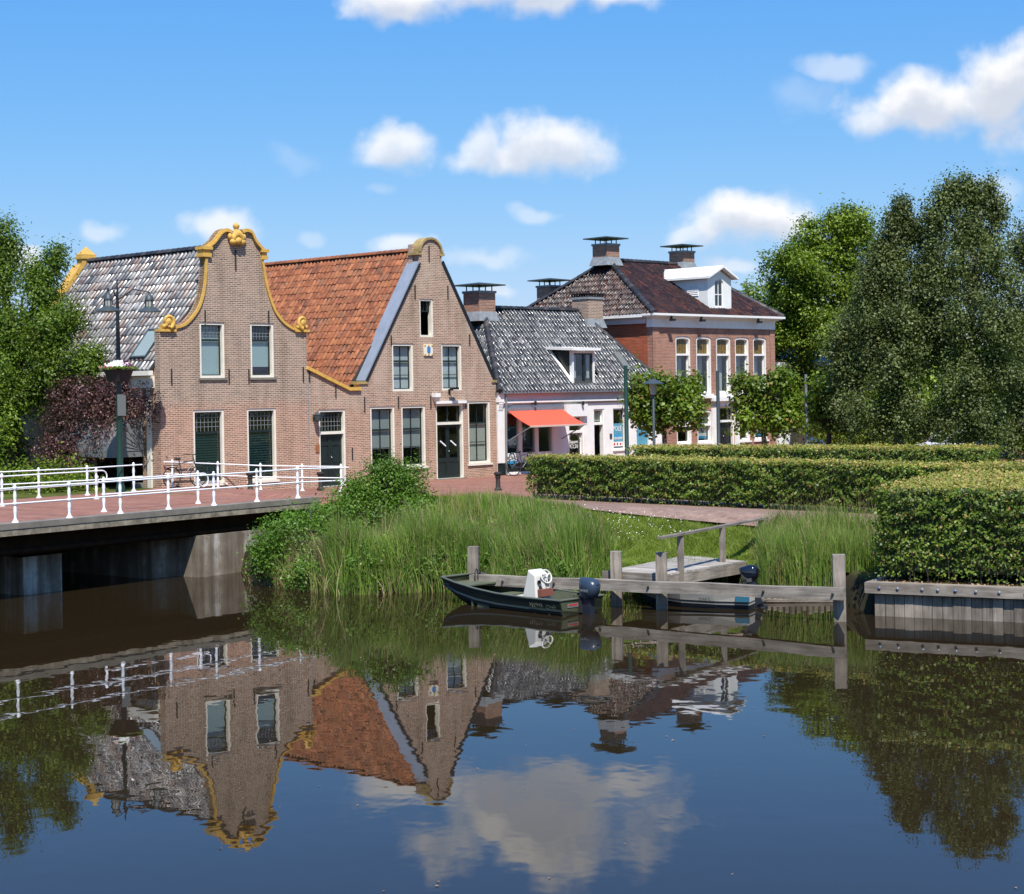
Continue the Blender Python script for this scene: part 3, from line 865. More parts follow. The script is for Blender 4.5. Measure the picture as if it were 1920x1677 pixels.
def railing(label, posts, group='white bridge railings', heights=(.50, .915), scale=.93, ends=(None, None), curl=None):
    """a white iron railing: turned posts, two round rails"""
    p0 = posts[0]
    t = thing('railing', label, 'railing', p0, 0, group)
    for p in posts:
        o = link('post', post_me, t); o.location = Vector(p) - Vector(p0); o.scale = (scale,) * 3; o.rotation_euler = (0, 0, random.uniform(0, 1))
    for h in heights:
        line = [Vector(p) - Vector(p0) + Vector((0, 0, h * scale)) for p in posts]
        if ends[0]: line.insert(0, Vector(ends[0]) - Vector(p0) + Vector((0, 0, h * scale)))
        if ends[1]: line.append(Vector(ends[1]) - Vector(p0) + Vector((0, 0, h * scale)))
        MB().tube(line, .021, 8).build('rail', M['rail_white'], t, 60)
    if curl:
        q = (Vector(curl[0]) - Vector(p0)); d = Vector(curl[1]).normalized(); r = .19
        arc = [q + Vector((0, 0, heights[1] * scale))] + [q + d * (.22 + r * math.sin(a)) + Vector((0, 0, heights[1] * scale - r + r * math.cos(a))) for a in [i * math.pi / 8 for i in range(13)]]
        MB().tube(arc, .021, 8).build('scroll', M['rail_white'], t, 60)
        MB().ball(arc[-1], .05).build('scroll_ball', M['rail_white'], t, 180)
    return t


def lineA(k): return tuple(B0 + BD * k + BN * .2 + Vector((0, 0, .335)))


gpx = [(57, 981.6), (159, 973.5), (254, 965), (345, 957.6), (431, 949.8), (511, 942.3), (588, 935.4)]
ks = [(G(x, y, .335) - B0).dot(BD) for x, y in gpx]
stepA = (ks[-1] - ks[0]) / 6
posts = [lineA(ks[0] + stepA * i) for i in range(-4, 7)]
eA = Vector(posts[-1]) + Vector((1.35, 1.62, -.05))
railing('white railing along the water edge of the bridge, above the concrete beam', posts, ends=(None, tuple(eA)))
q1, q2 = G(195, 960, .3), G(371.6, 944.6, .3)
railing('short white railing with a scrolled end in the middle of the bridge deck', [tuple(q1), tuple(q2)], curl=(q2, (q2 - q1)))
b1, b2 = G(4, 949.5, .3), G(181, 936, .3)
dB = (b2 - b1)
railing('white railing left of the lamp post, between road and footway, ending in a scroll', [tuple(b1 - dB * 2), tuple(b1 - dB), tuple(b1), tuple(b2)], curl=(b2, dB))
c1, c2, c3 = G(73, 934, .3), G(164, 929, .3), G(251, 921.7, .3)
railing('white railing at the far edge of the bridge before the purple shrub', [tuple(c1 - (c2 - c1) * 3), tuple(c1 - (c2 - c1) * 2), tuple(c1 - (c2 - c1)), tuple(c1), tuple(c2), tuple(c3)], ends=(None, tuple(c3 + Vector((.22, .3, 0)))))
dd = [(323.7, 917, .24), (409, 919, .1), (489, 922, .0), (567, 923, -.06), (640, 924, -.06)]
dp = [tuple(G(a, b, z) + Vector((0, 0, .03))) for a, b, z in dd]
railing('white railing on the pavement before the two tall ground floor windows', dp, ends=(tuple(Vector(dp[0]) + Vector((-.25, -.2, .02))), None), scale=.95)
# ------------------------------------------------------------------ house parts
def rect_ring(u0, u1, z0, z1, arch=0.0):
    if not arch: return [(u0, z0), (u1, z0), (u1, z1), (u0, z1)]
    m, w = (u0 + u1) / 2, (u1 - u0) / 2
    top = [(m + w * math.cos(a), z1 - arch + arch * math.sin(a)) for a in [math.pi * i / 8 for i in range(9)]]
    return [(u0, z0), (u1, z0)] + top


def inset(u0, u1, z0, z1, k, arch=0.0):
    return rect_ring(u0 + k, u1 - k, z0 + k, z1 - k, max(arch - k * .15, 0.001) if arch else 0)


def window(parent, r, fw=.085, lights=((0, 1, 1, 1),), frame='cream', sash='dark_green', arch=0.0, blinds=(), sill=True, y0=.03, bars=None, transom=None, name='window', top_glass=None, depth=.2, fb=None, bar_w=.028, pane_on=True):
    """a recessed window in a facade (local u, z). lights: (z0, z1, columns, rows) as fractions of the opening; blinds: (material, z0, z1)"""
    u0, u1, z0, z1 = r
    w = MB().ring(inset(u0, u1, z0, z1, .002, arch), inset(u0, u1, z0, z1, fw, arch), y0, y0 + depth).build(name, M[frame], parent)
    a0, a1, c0, c1 = u0 + fw, u1 - fw, z0 + fw, z1 - fw
    H = c1 - c0; ys = y0 + .12
    for n, (f0, f1, cols, rows) in enumerate(lights):
        s0, s1 = c0 + H * f0, c0 + H * f1
        ar = arch * .85 if arch and f1 > .99 else 0
        k = .035
        b = MB().ring(inset(a0, a1, s0, s1, .001, ar), inset(a0, a1, s0, s1, k, ar), ys, ys + .045)
        for i in range(1, cols):
            x = a0 + (a1 - a0) * i / cols
            b.box(x - bar_w / 2, x + bar_w / 2, ys + .004, ys + .04, s0 + k, s1 - k - ar * .3)
        for i in range(1, rows):
            z = s0 + (s1 - s0) * i / rows
            b.box(a0 + k, a1 - k, ys + .005, ys + .039, z - bar_w / 2, z + bar_w / 2)
        b.build('sash', M[sash], w)
        if pane_on:
            g = M[top_glass] if (top_glass and f1 > .99) else M['glass']
            MB().prism(inset(a0, a1, s0, s1, k - .004, ar), ys + .018, ys + .024).build('pane', g, w)
    if transom:
        for f in transom:
            z = c0 + H * f
            MB().box(a0, a1, y0 + .004, ys + .05, z - .045, z + .045).build('transom', M[frame], w)
    for mat, f0, f1 in blinds:
        MB().box(a0 + .005, a1 - .005, ys + .09, ys + .095, c0 + H * f0, c0 + H * f1).build('blind', M[mat], w)
    if sill:
        MB().box(u0 - .06, u1 + .06, -.06, .10, z0 - .075, z0 - .002).build('sill', M[sill if isinstance(sill, str) else 'stone_sill'], w)
    return w


def leaf_bars(w, u0, u1, z0, z1, y, cols, rows, mat='leaded', t=.016):
    b = MB()
    for i in range(1, cols):
        x = u0 + (u1 - u0) * i / cols; b.box(x - t / 2, x + t / 2, y, y + .01, z0, z1)
    for i in range(1, rows):
        z = z0 + (z1 - z0) * i / rows; b.box(u0, u1, y - .001, y + .011, z - t / 2, z + t / 2)
    b.build('leading', M[mat], w)


def slat_blind(w, u0, u1, z0, z1, y, mat='slat_green', pitch=.085):
    b = MB(); n = int((z1 - z0) / pitch)
    for i in range(n):
        z = z0 + (i + .5) * (z1 - z0) / n
        b.add([(u0, y, z + .036), (u1, y, z + .036), (u1, y - .03, z - .036), (u0, y - .03, z - .036)], [(0, 1, 2, 3)])
    b.build('slat_blind', M[mat], w)


def door(parent, r, zt, frame='cream', leaf='dark_green', fw=.085, glazed=False, double=True, leaded=0, name='door'):
    """a door in its frame with a light above; zt: height of the transom"""
    u0, u1, z0, z1 = r
    y0 = .03
    d = MB().ring(inset(u0, u1, z0, z1, .002), rect_ring(u0 + fw, u1 - fw, z0 + .02, z1 - fw), y0, y0 + .2).build(name + '_frame', M[frame], parent)
    a0, a1 = u0 + fw, u1 - fw
    MB().box(a0, a1, y0 + .004, y0 + .19, zt - .05, zt + .05).build('transom', M[frame], d)
    t0, t1 = zt + .05, z1 - fw
    MB().ring(inset(a0, a1, t0, t1, .001), inset(a0, a1, t0, t1, .04), .15, .19).build('sash', M[leaf], d)
    MB().box(a0 + .037, a1 - .037, .168, .174, t0 + .037, t1 - .037).build('pane', M['glass'], d)
    if leaded: leaf_bars(d, a0 + .04, a1 - .04, t0 + .04, t1 - .04, .155, leaded, 4)
    m = (a0 + a1) / 2
    zb = z0 + .02
    halves = ((a0 + .002, m - .004), (m + .004, a1 - .002)) if double else ((a0 + .002, a1 - .002),)
    for i, (x0, x1) in enumerate(halves):
        lf = MB()
        H = zt - .05 - zb; st = .085
        panels = [(zb + .12, zb + H * .30), (zb + H * .38, zb + H * .95)] if glazed else [(zb + .12, zb + H * .36), (zb + H * .42, zb + H * .78), (zb + H * .84, zb + H * .95)]
        holes = [rect_ring(x0 + st, x1 - st, p0, p1) for p0, p1 in panels]
        lf.prism(rect_ring(x0, x1, zb, zt - .05), .15, .195, holes)
        if not glazed:
            for p0, p1 in panels: lf.box(x0 + st - .002, x1 - st + .002, .172, .19, p0 - .002, p1 + .002)
            for p0, p1 in panels: lf.box(x0 + st + .05, x1 - st - .05, .160, .1715, p0 + .05, p1 - .05)
        else:
            p0, p1 = panels[0]; lf.box(x0 + st - .002, x1 - st + .002, .172, .19, p0 - .002, p1 + .002)
        o = lf.build('leaf', M[leaf], d)
        if glazed:
            p0, p1 = panels[1]; MB().box(x0 + st - .003, x1 - st + .003, .170, .176, p0 - .003, p1 + .003).build('pane', M['glass'], d)
    MB().ball((m + .05, .13, zb + 1.05), .035).build('handle', M['chrome'], d, 180)
    MB().box(u0 - .05, u1 + .05, -.12, .10, z0 - .12, z0 + .016).build('step', M['stone_sill'], d)
    return d


TILE_ME = {}


def tile_mesh(w, h, amp, mat):
    """one pantile: S-curved across, its lower end proud of the tile below"""
    key = (round(w, 4), round(h, 4), amp, mat)
    if key in TILE_ME: return TILE_ME[key]
    n = 12; b = MB()
    xs = [w * 1.06 * i / (n - 1) for i in range(n)]
    def prof(x):
        t = x / w
        return amp * math.sin(2 * math.pi * (t - .30))
    lo = [(x, .0, prof(x) + .040) for x in xs]; hi = [(x, h * 1.06, prof(x) + .012) for x in xs]
    ns = [(x, -.017, prof(x) + .033) for x in xs]; dn = [(x, -.020, prof(x) + .012) for x in xs]      # the rounded nose
    R_ = range(n - 1)
    b.add(lo + hi + ns + dn, [(i, i + 1, n + i + 1, n + i) for i in R_] + [(2 * n + i, 2 * n + i + 1, i + 1, i) for i in R_] + [(3 * n + i, 3 * n + i + 1, 2 * n + i + 1, 2 * n + i) for i in R_])
    me = b.mesh('tile', M[mat], 75, uv=False)
    TILE_ME[key] = me
    return me


def roof_plane(roof, house_fr, poly, mat, w, h, amp=.032, singles=0, pxmin=-1e9, keep=None, slab=True, jitter=.006):
    """tiles over a roof plane. poly: local 3D corners, the first two along the eave (left to right seen from outside)"""
    P0, P1 = Vector(poly[0]), Vector(poly[1])
    a = (P1 - P0).normalized(); nrm = Vector((0, 0, 0))
    for i in range(1, len(poly) - 1): nrm += (Vector(poly[i]) - P0).cross(Vector(poly[i + 1]) - P0)
    nrm.normalize(); b = nrm.cross(a)
    ring = [((Vector(p) - P0).dot(a), (Vector(p) - P0).dot(b)) for p in poly]
    if slab:
        MM = Matrix((a, nrm, b)).transposed().to_4x4(); MM.translation = P0
        MB().prism(ring, -.10, -.008, M=MM).build('roof_deck', M['roof_under'], roof)
    A = np.array(ring); amin, amax = A[:, 0].min(), A[:, 0].max(); bmax = A[:, 1].max()
    nr = max(1, round(bmax / h)); h = bmax / nr
    me = tile_mesh(w, h, amp, mat)
    r = random.Random(len(TILE_ME) * 7 + int(amax * 10))
    mats = []
    for i in range(nr):
        for k in range(int((amax - amin) / w) + 1):
            x, y = amin + k * w, i * h
            if not in_poly(np.array([x + w * .5]), np.array([y + h * .5]), A)[0]: continue
            if keep and not keep(P0 + a * (x + w / 2) + b * (y + h / 2)): continue
            pos = P0 + a * x + b * (y + r.uniform(-jitter, jitter)) + nrm * r.uniform(-.004, .006)
            Mx = Matrix((a, b, nrm)).transposed().to_4x4() @ Matrix.Rotation(r.uniform(-.025, .025), 4, 'Z') @ Matrix.Rotation(r.gauss(0, .035), 4, 'Y') @ Matrix.Rotation(r.gauss(0, .022), 4, 'X')
            Mx.translation = pos
            c = house_fr.w(*(P0 + a * (x + w / 2) + b * (y + h / 2)))
            q = pix(c)
            mats.append((c.y + (1000 if q[0] < pxmin else 0), Mx))
    mats.sort(key=lambda t: t[0])
    for _, Mx in mats[:singles]:
        o = link('tile', me, roof); o.matrix_local = Mx
    rest = mats[singles:]
    if rest:
        n = len(me.vertices); co = np.empty(n * 3, np.float32); me.vertices.foreach_get('co', co); co = co.reshape(-1, 3)
        fs = np.array([list(p.vertices) for p in me.polygons])
        V = np.concatenate([co @ np.array(Mx.to_3x3()).T + np.array(Mx.translation) for _, Mx in rest])
        Fc = np.concatenate([fs + n * i for i in range(len(rest))])
        m2 = np_mesh('tiles', V, Fc, M[mat], True); m2.set_sharp_from_angle(angle=math.radians(75))
        tag(link('tiles', m2, roof), kind='stuff')


RIDGE = {}


def ridge(roof, p, q, mat, r=.12, step=.33):
    """half-round ridge tiles laid from p to q, each one lapping the last"""
    p, q = Vector(p), Vector(q); d = q - p; n = max(1, round(d.length / step)); st = d.length / n
    key = (mat, round(r, 3), round(st, 3))
    if key not in RIDGE:
        b = MB(); k = 8; vs = []
        for y, rr in ((-.02, r * 1.08), (st * 1.04, r * .94)):
            vs += [(rr * math.cos(math.pi * i / (k - 1)), y, rr * math.sin(math.pi * i / (k - 1)) - r * .35) for i in range(k)]
        b.add(vs, [(i, i + 1, k + i + 1, k + i)[::-1] for i in range(k - 1)] + [tuple(range(k))])
        RIDGE[key] = b.mesh('ridge_tile', M[mat], 50, uv=False)
    dn = d.normalized(); sx = dn.cross(Vector((0, 0, 1))).normalized(); sz = sx.cross(dn)
    for i in range(n):
        Mx = Matrix((sx, dn, sz)).transposed().to_4x4(); Mx.translation = p + dn * st * i + Vector((0, 0, .04))
        o = link('ridge_tile', RIDGE[key], roof); o.matrix_local = Mx


def chimney(roof, x0, x1, y0, y1, z0, z1, cap=True, mat='brick_chimney', plate=.32, flash=True, crenel=False):
    c = MB().box(x0, x1, y0, y1, z0, z1 - .10).build('chimney', M[mat], roof)
    MB().box(x0 - .04, x1 + .04, y0 - .04, y1 + .04, z1 - .098, z1).build('chimney_band', M['lead'], c)
    if cap:
        b = MB()
        for sx in (x0 + .1, x1 - .1, (x0 + x1) / 2):
            for sy in (y0 + .1, y1 - .1): b.box(sx - .018, sx + .018, sy - .018, sy + .018, z1 + .001, z1 + .22)
        b.build('cap_legs', M['iron'], c)
        b = MB(); mx, my = (x0 + x1) / 2, (y0 + y1) / 2
        X0, X1, Y0, Y1 = x0 - plate, x1 + plate, y0 - plate, y1 + plate; z = z1 + .22
        b.add([(X0, Y0, z), (X1, Y0, z), (X1, Y1, z), (X0, Y1, z), (X0, Y0, z + .05), (X1, Y0, z + .05), (X1, Y1, z + .05), (X0, Y1, z + .05), (mx, my, z + .16)],
              [(3, 2, 1, 0), (0, 1, 5, 4), (1, 2, 6, 5), (2, 3, 7, 6), (3, 0, 4, 7), (4, 5, 8), (5, 6, 8), (6, 7, 8), (7, 4, 8)])
        b.build('cap_plate', M['pole_grey'], c)
    if crenel:
        b = MB(); n = 7
        for i in range(n):
            x = x0 + (x1 - x0) * i / (n - 1); b.box(x - .03, x + .03, y0 - .03, y0 + .04, z1 + .001, z1 + .14)
            b.box(x - .03, x + .03, y1 - .04, y1 + .03, z1 + .001, z1 + .14)
        b.box(x0 - .06, x1 + .06, y0 - .06, y1 + .06, z1 + .141, z1 + .19)
        b.build('cap_ring', M['iron'], c)
    if flash:
        MB().add([(x0 - .13, y0 - .13, z0 + .0), (x1 + .13, y0 - .13, z0), (x1 + .13, y1 + .13, z0), (x0 - .13, y1 + .13, z0), (x0 - .01, y0 - .01, z0 + .4), (x1 + .01, y0 - .01, z0 + .4), (x1 + .01, y1 + .01, z0 + .4), (x0 - .01, y1 + .01, z0 + .4)],
                 [(0, 1, 5, 4), (1, 2, 6, 5), (2, 3, 7, 6), (3, 0, 4, 7)]).build('flashing', M['lead'], c)
    return c


def anchors(parent, fr, lst):
    """wall anchors: iron bars (px, py0, py1)"""
    for x, y0, y1 in lst:
        u, z1 = fr.px(x, y0); _, z0 = fr.px(x, y1)
        MB().box(u - .022, u + .022, -.035, -.002, z0, z1).build('wall_anchor', M['iron'], parent)


def text(parent, s, size, mat, Mx, name='lettering', extrude=.004, width=None, align='CENTER', spacing=1.0):
    c = bpy.data.curves.new(name, 'FONT'); c.body = s; c.size = size; c.extrude = extrude; c.align_x = align; c.space_character = spacing; c.resolution_u = 2
    o = bpy.data.objects.new(name, c); COL.objects.link(o)
    bpy.context.view_layer.update()
    me = bpy.data.meshes.new_from_object(o.evaluated_get(bpy.context.evaluated_depsgraph_get()))
    bpy.data.objects.remove(o); bpy.data.curves.remove(c)
    me.materials.clear(); me.materials.append(M[mat])
    if width:
        xs = [v.co.x for v in me.vertices]; k = width / max(1e-6, max(xs) - min(xs))
        me.transform(Matrix.Diagonal((k, 1, 1, 1)))
    o = link(name, me, parent); o.matrix_local = Mx
    return o


# text facing out of a facade: local x stays, local y becomes up, it faces -y
def on_wall(u, y, z): return Matrix.Translation((u, y, z)) @ Matrix.Rotation(math.radians(90), 4, 'X')


def off_curve(line, k):
    """a polyline moved sideways by k (to the right of its direction)"""
    out = []
    for i, p in enumerate(line):
        a, b = line[max(i - 1, 0)], line[min(i + 1, len(line) - 1)]
        dx, dz = b[0] - a[0], b[1] - a[1]; l = math.hypot(dx, dz) or 1
        out.append((p[0] + dz / l * k, p[1] - dx / l * k))
    return out


def band(line, w, y0, y1):
    """a strip of width w along a (u, z) polyline, swept from y0 to y1"""
    inn = off_curve(line, w)
    return MB().prism(line + inn[::-1], y0, y1)


def fair(line, n=4):
    """Catmull-Rom through the measured points"""
    out = []
    for i in range(len(line) - 1):
        p0, p1, p2, p3 = line[max(i - 1, 0)], line[i], line[i + 1], line[min(i + 2, len(line) - 1)]
        for k in range(n):
            t = k / n
            out.append(tuple(.5 * (2 * p1[j] + (p2[j] - p0[j]) * t + (2 * p0[j] - 5 * p1[j] + 4 * p2[j] - p3[j]) * t * t + (3 * p1[j] - p0[j] - 3 * p2[j] + p3[j]) * t ** 3) for j in (0, 1)))
    return out + [line[-1]]


# ------------------------------------------------------------------ house with the ochre bell gable
def bell_gable_house():
    fr = FA
    t = house_root('bell_gable_house', 'brown brick house with curved bell gable edged in ochre yellow, beside the bridge', fr)
    left = fair([fr.px(*q) for q in ((326, 612), (345, 606), (360, 591), (371.5, 572), (379, 546), (382.5, 515), (384, 484))])
    uL, uR = fr.px(301, 750)[0], fr.px(576.5, 750)[0]
    zs = (fr.px(300, 619)[1] + fr.px(576, 623)[1]) / 2
    right = fair([fr.px(*q) for q in ((492, 486), (496, 504), (500, 530), (507, 556), (517, 582), (531, 601), (547, 613), (562, 618))])
    headL = [fr.px(*q) for q in ((379, 465), (396.9, 452), (404.7, 441.7), (412.5, 432.5), (422.9, 428.6), (432, 431.5))]
    headR = [fr.px(*q) for q in ((451.5, 431.3), (462, 429), (472.4, 434), (480, 449.5), (490.6, 462.5), (497, 469))]
    headL, headR = fair(headL, 3), fair(headR, 3)
    mid = fr.px(441.5, 434)
    outline = [(uL, -.6), (uR, -.6), (uR, zs), (right[-1][0], zs)] + right[::-1] + headR[::-1] + [mid] + headL[::-1] + left[::-1] + [(left[0][0], zs), (uL, zs)]
    wins = {}
    wins['ul'] = fr.rect(374.7, 605.7, 421.6, 708.6); wins['ur'] = fr.rect(469.8, 605.7, 514, 708.6)
    wins['ll'] = fr.rect(363, 767, 421.5, 905.6); wins['lr'] = fr.rect(464, 767, 519, 903)
    zt = (wins['ul'][3] + wins['ur'][3]) / 2; zb = (wins['ul'][2] + wins['ur'][2]) / 2
    for k in ('ul', 'ur'): wins[k] = (wins[k][0], wins[k][1], zb, zt)
    zt = (wins['ll'][3] + wins['lr'][3]) / 2; zb = (wins['ll'][2] + wins['lr'][2]) / 2
    for k in ('ll', 'lr'): wins[k] = (wins[k][0], wins[k][1], zb, zt)
    w = MB().prism(outline, 0, .30, [rect_ring(*r) for r in wins.values()])
    wall = w.build('front_wall', M['brick_brown'], t)
    # ochre coping of the curves, the capitals and the scrolls
    for ln in (left, right):
        band(ln, .095, -.06, .24).build('coping', M['yellow'], t, 40)
    for ln in (headL, headR):
        band(ln, .115, -.07, .26).build('coping', M['yellow'], t, 40)
        band(off_curve(ln, .06), .06, -.11, -.068).build('coping_moulding', M['yellow'], t, 40)
    for (x0, y0, x1, y1) in ((377, 462.5, 394, 482), (488.5, 468, 499.5, 487)):
        a, b, c, d = fr.rect(x0, y0, x1, y1)
        cp = MB().box(a, b, -.10, .28, c, c + (d - c) * .35)
        cp.box(a + .03, b - .03, -.07, .26, c + (d - c) * .35, c + (d - c) * .7).box(a - .03, b + .03, -.13, .30, c + (d - c) * .7, d)
        cp.build('capital', M['yellow'], t)
    for (x, y, s) in ((313, 605, 1), (565, 607, -1)):
        u, z = fr.px(x, y)
        o = MB().box(u - .32, u + .32, -.10, .26, z - .31, z - .22)
        spiral = [(u + s * (.20 * math.exp(-.16 * a)) * math.cos(a), -.10 + .01 * a, z + .05 + (.20 * math.exp(-.16 * a)) * math.sin(a)) for a in [-1.4 + .35 * i for i in range(28)]]
        o.tube(spiral, [.075 - .0018 * i for i in range(28)], 8)
        o.ball((u, -.02, z + .02), .17, .15, .18)
        for q in range(5): o.ball((u + s * (.2 - .09 * q), -.06, z - .13 + .05 * (q % 2)), .075, .09, .085, 8, 5)
        o.box(u - .18, u + .20, -.05, .22, z - .225, z - .05)
        o.build('scroll_ornament', M['yellow'], t, 50)
    u, z = fr.px(441.5, 446)
    o = MB()
    for i in range(7):
        a = math.radians(-60 + 20 * i)
        o.ball((u + .21 * math.sin(a), -.13, z - .10 + .27 * math.cos(a) - .05), .085, .11, .15, 8, 6)
    for s in (-1, 1): o.ball((u + s * .19, -.12, z - .16), .15, .12, .12, 8, 6); o.ball((u + s * .3, -.08, z + .02), .09, .09, .12, 8, 6)
    o.ball((u, -.13, z - .12), .17, .14, .14); o.lathe([(.08, z + .14), (.13, z + .2), (.07, z + .28), (.11, z + .36), (.12, z + .42), (.06, z + .5), (.01, z + .53)], (u, -.05, 0), 10)
    o.build('crest_ornament', M['yellow'], t, 60)
    # windows
    w = window(t, wins['ul'], lights=((0, .70, 1, 1), (.70, 1, 1, 1)), blinds=(('blind', 0, 1),))
    r = wins['ul']; leaf_bars(w, r[0] + .1, r[1] - .1, r[2] + .085 + (r[3] - r[2] - .17) * .72, r[3] - .12, .155, 6, 4)
    w = window(t, wins['ur'], lights=((0, .70, 1, 1), (.70, 1, 1, 1)), blinds=(('blind', .17, .70),))
    r = wins['ur']; leaf_bars(w, r[0] + .1, r[1] - .1, r[2] + .085 + (r[3] - r[2] - .17) * .72, r[3] - .12, .155, 6, 4)
    for k in ('ll', 'lr'):
        r = wins[k]
        w = window(t, r, lights=((0, .70, 1, 1), (.70, 1, 1, 1)), sill='cream')
        H = r[3] - r[2] - .17
        leaf_bars(w, r[0] + .1, r[1] - .1, r[2] + .085 + H * .72, r[3] - .12, .155, 7, 4)
        slat_blind(w, r[0] + .12, r[1] - .12, r[2] + .1, r[2] + .085 + H * .70, .225)
    anchors(t, fr, [(441, 469, 507), (384, 582, 605), (503, 583, 605), (321, 692, 721), (429, 692, 719), (466, 692, 719), (568, 688, 716)])
    # other walls: left side, back, right side
    D = 9.38; ze = fr.px(301, 690)[1]
    # left wall with its opening under the grey awning
    op = (1.1, 4.4, .0, 2.05)
    MM = Matrix.Rotation(math.radians(-90), 4, 'Z'); MM.translation = (uL + .002, 0, 0)
    # local ring (depth, z): depth runs along +y
    Mw = Matrix(((0, 1, 0, uL + .003), (1, 0, 0, 0), (0, 0, 1, 0), (0, 0, 0, 1)))
    MB().prism([(.302, -.6), (D, -.6), (D, ze), (.302, ze)], 0, .28, [rect_ring(*op)], M=Mw).build('side_wall', M['brick_pink'], t)
    MB().box(uR - .3, uR - .003, .302, D, -.6, ze).build('side_wall', M['brick_brown'], t)
    ur = 0.0; zr = 8.59
    back = [(uL, -.6), (uR, -.6), (uR, ze), (.29, zr - .25), (.29, zr + .1), (-.29, zr + .1), (-.29, zr - .25), (uL, ze)]
    MB().prism(back, D, D + .3).build('back_wall', M['brick_brown'], t)
    band([(uL - .1, ze + .1), (-.40, zr - .10)], .16, D - .12, D + .42).build('coping', M['yellow'], t)
    fin = MB().box(-.36, .36, D - .1, D + .36, zr + .12, zr + .20).box(-.30, .30, D - .06, D + .32, zr - .3, zr + .12).box(-.32, .32, D - .08, D + .34, zr + .20, zr + .30)
    fin.add([(-.31, D - .05, zr + .30), (.31, D - .05, zr + .30), (.31, D + .32, zr + .30), (-.31, D + .32, zr + .30), (0, D + .14, zr + .62)], [(0, 1, 4), (1, 2, 4), (2, 3, 4), (3, 0, 4)])
    fin.build('finial', M['yellow'], t)
    # roof
    roof = MB().box(-.06, .06, .3, D, zr - .32, zr - .16).build('roof', M['roof_under'], t)
    eL = uL - .22; zE = ze - .05
    slope = lambda x: zr + (zE - zr) * (x / eL)
    sky_c = fr.w(0, 0, 0)
    roof_plane(roof, fr, [(eL, D, zE), (eL, .30, zE), (0, .30, zr), (0, D, zr)], 'tile_grey', .238, .385, amp=.040, singles=290, pxmin=185)
    eR = uR + .1
    roof_plane(roof, fr, [(eR, .3, zE), (eR, D, zE), (0, D, zr), (0, .3, zr)], 'tile_grey', .238, .385, singles=0)
    ridge(roof, (0, .35, zr + .02), (0, D - .05, zr + .02), 'ridge_dark', .13)
    # skylight in the left slope
    def on_slope(x, y, k):                                         # a point k above the left roof plane
        n = Vector((-(zr - zE), 0, -eL)).normalized(); n = Vector((-abs(n.x), 0, abs(n.z)))
        return Vector((x, y, slope(x))) + n * k
    def skylight(y0, y1, xa, xb):
        q = [on_slope(xb, y0, .10), on_slope(xb, y1, .10), on_slope(xa, y1, .10), on_slope(xa, y0, .10)]
        o = [on_slope(xb - .06, y0 - .07, .01), on_slope(xb - .06, y1 + .07, .01), on_slope(xa + .06, y1 + .07, .01), on_slope(xa + .06, y0 - .07, .01)]
        o2 = [on_slope(xb - .05, y0 - .06, .12), on_slope(xb - .05, y1 + .06, .12), on_slope(xa + .05, y1 + .06, .12), on_slope(xa + .05, y0 - .06, .12)]
        b = MB().add(o + o2 + q, [(i, (i + 1) % 4, 4 + (i + 1) % 4, 4 + i) for i in range(4)] + [(4 + i, 4 + (i + 1) % 4, 8 + (i + 1) % 4, 8 + i) for i in range(4)])
        s = b.build('skylight', M['pole_grey'], roof)
        g = MB().add([on_slope(xb, y0, .095), on_slope(xb, y1, .095), on_slope(xa, y1, .095), on_slope(xa, y0, .095)], [(0, 1, 2, 3)]); g.build('skylight_glass', M['teal_glass'], roof)
    skylight(.95, 1.75, eL * .70, eL * .90)
    # gutter, white eaves board, white corner boards, the folded awning over the side opening
    MB().box(eL - .16, eL + .02, .12, D, zE - .20, zE - .04).build('gutter', M['cream'], t)
    MB().box(uL - .10, uL - .001, .33, D - .2, zE - .62, zE - .21).build('eaves_board', M['cream'], t)
    MB().box(uL - .07, uL, .52, .74, -.1, zE - .63).build('corner_board', M['cream'], t)
    fan = MB(); ribs = MB(); nseg = 7; R = 1.22; y0, y1 = .95, 4.5; zc = 1.55
    ar = [math.radians(90 * i / nseg) for i in range(nseg + 1)]
    pt = lambda a, y: (uL - .06 - R * math.cos(a), y, zc + R * .86 * math.sin(a))
    vs = [pt(a, y0) for a in ar] + [pt(a, y1) for a in ar] + [(uL - .06, y0, zc), (uL - .06, y1, zc)]
    n = nseg + 1
    fan.add(vs, [(i, i + 1, n + i + 1, n + i) for i in range(nseg)] + [(i + 1, i, 2 * n) for i in range(nseg)] + [(n + i, n + i + 1, 2 * n + 1) for i in range(nseg)])
    fan.add([pt(0, y0), pt(0, y1), tuple(Vector(pt(0, y1)) - Vector((0, 0, .22))), tuple(Vector(pt(0, y0)) - Vector((0, 0, .22)))], [(0, 1, 2, 3)])
    fan.add([pt(0, y0), (uL - .06, y0, zc), (uL - .06, y0, zc - .22), tuple(Vector(pt(0, y0)) - Vector((0, 0, .22)))], [(0, 1, 2, 3)])
    aw = fan.build('awning', M['grey_cloth'], t)
    for a in ar[:-1]: ribs.tube([(uL - .06, y0 - .015, zc), tuple(Vector(pt(a, y0)) + Vector((0, -.015, 0)))], .012, 6)
    ribs.build('awning_rib', M['galv'], aw)
    MB().box(uL - .30, uL + .5, 1.0, 1.35, .2, .42).build('side_step', M['stone_sill'], t)
    # inside: a dark ceiling keeps the rooms shut
    MB().box(uL + .3, uR - .3, .32, D - .02, ze - .1, ze - .02).build('ceiling', M['roof_under'], t)
    return uL, uR


UL1, UR1 = bell_gable_house()


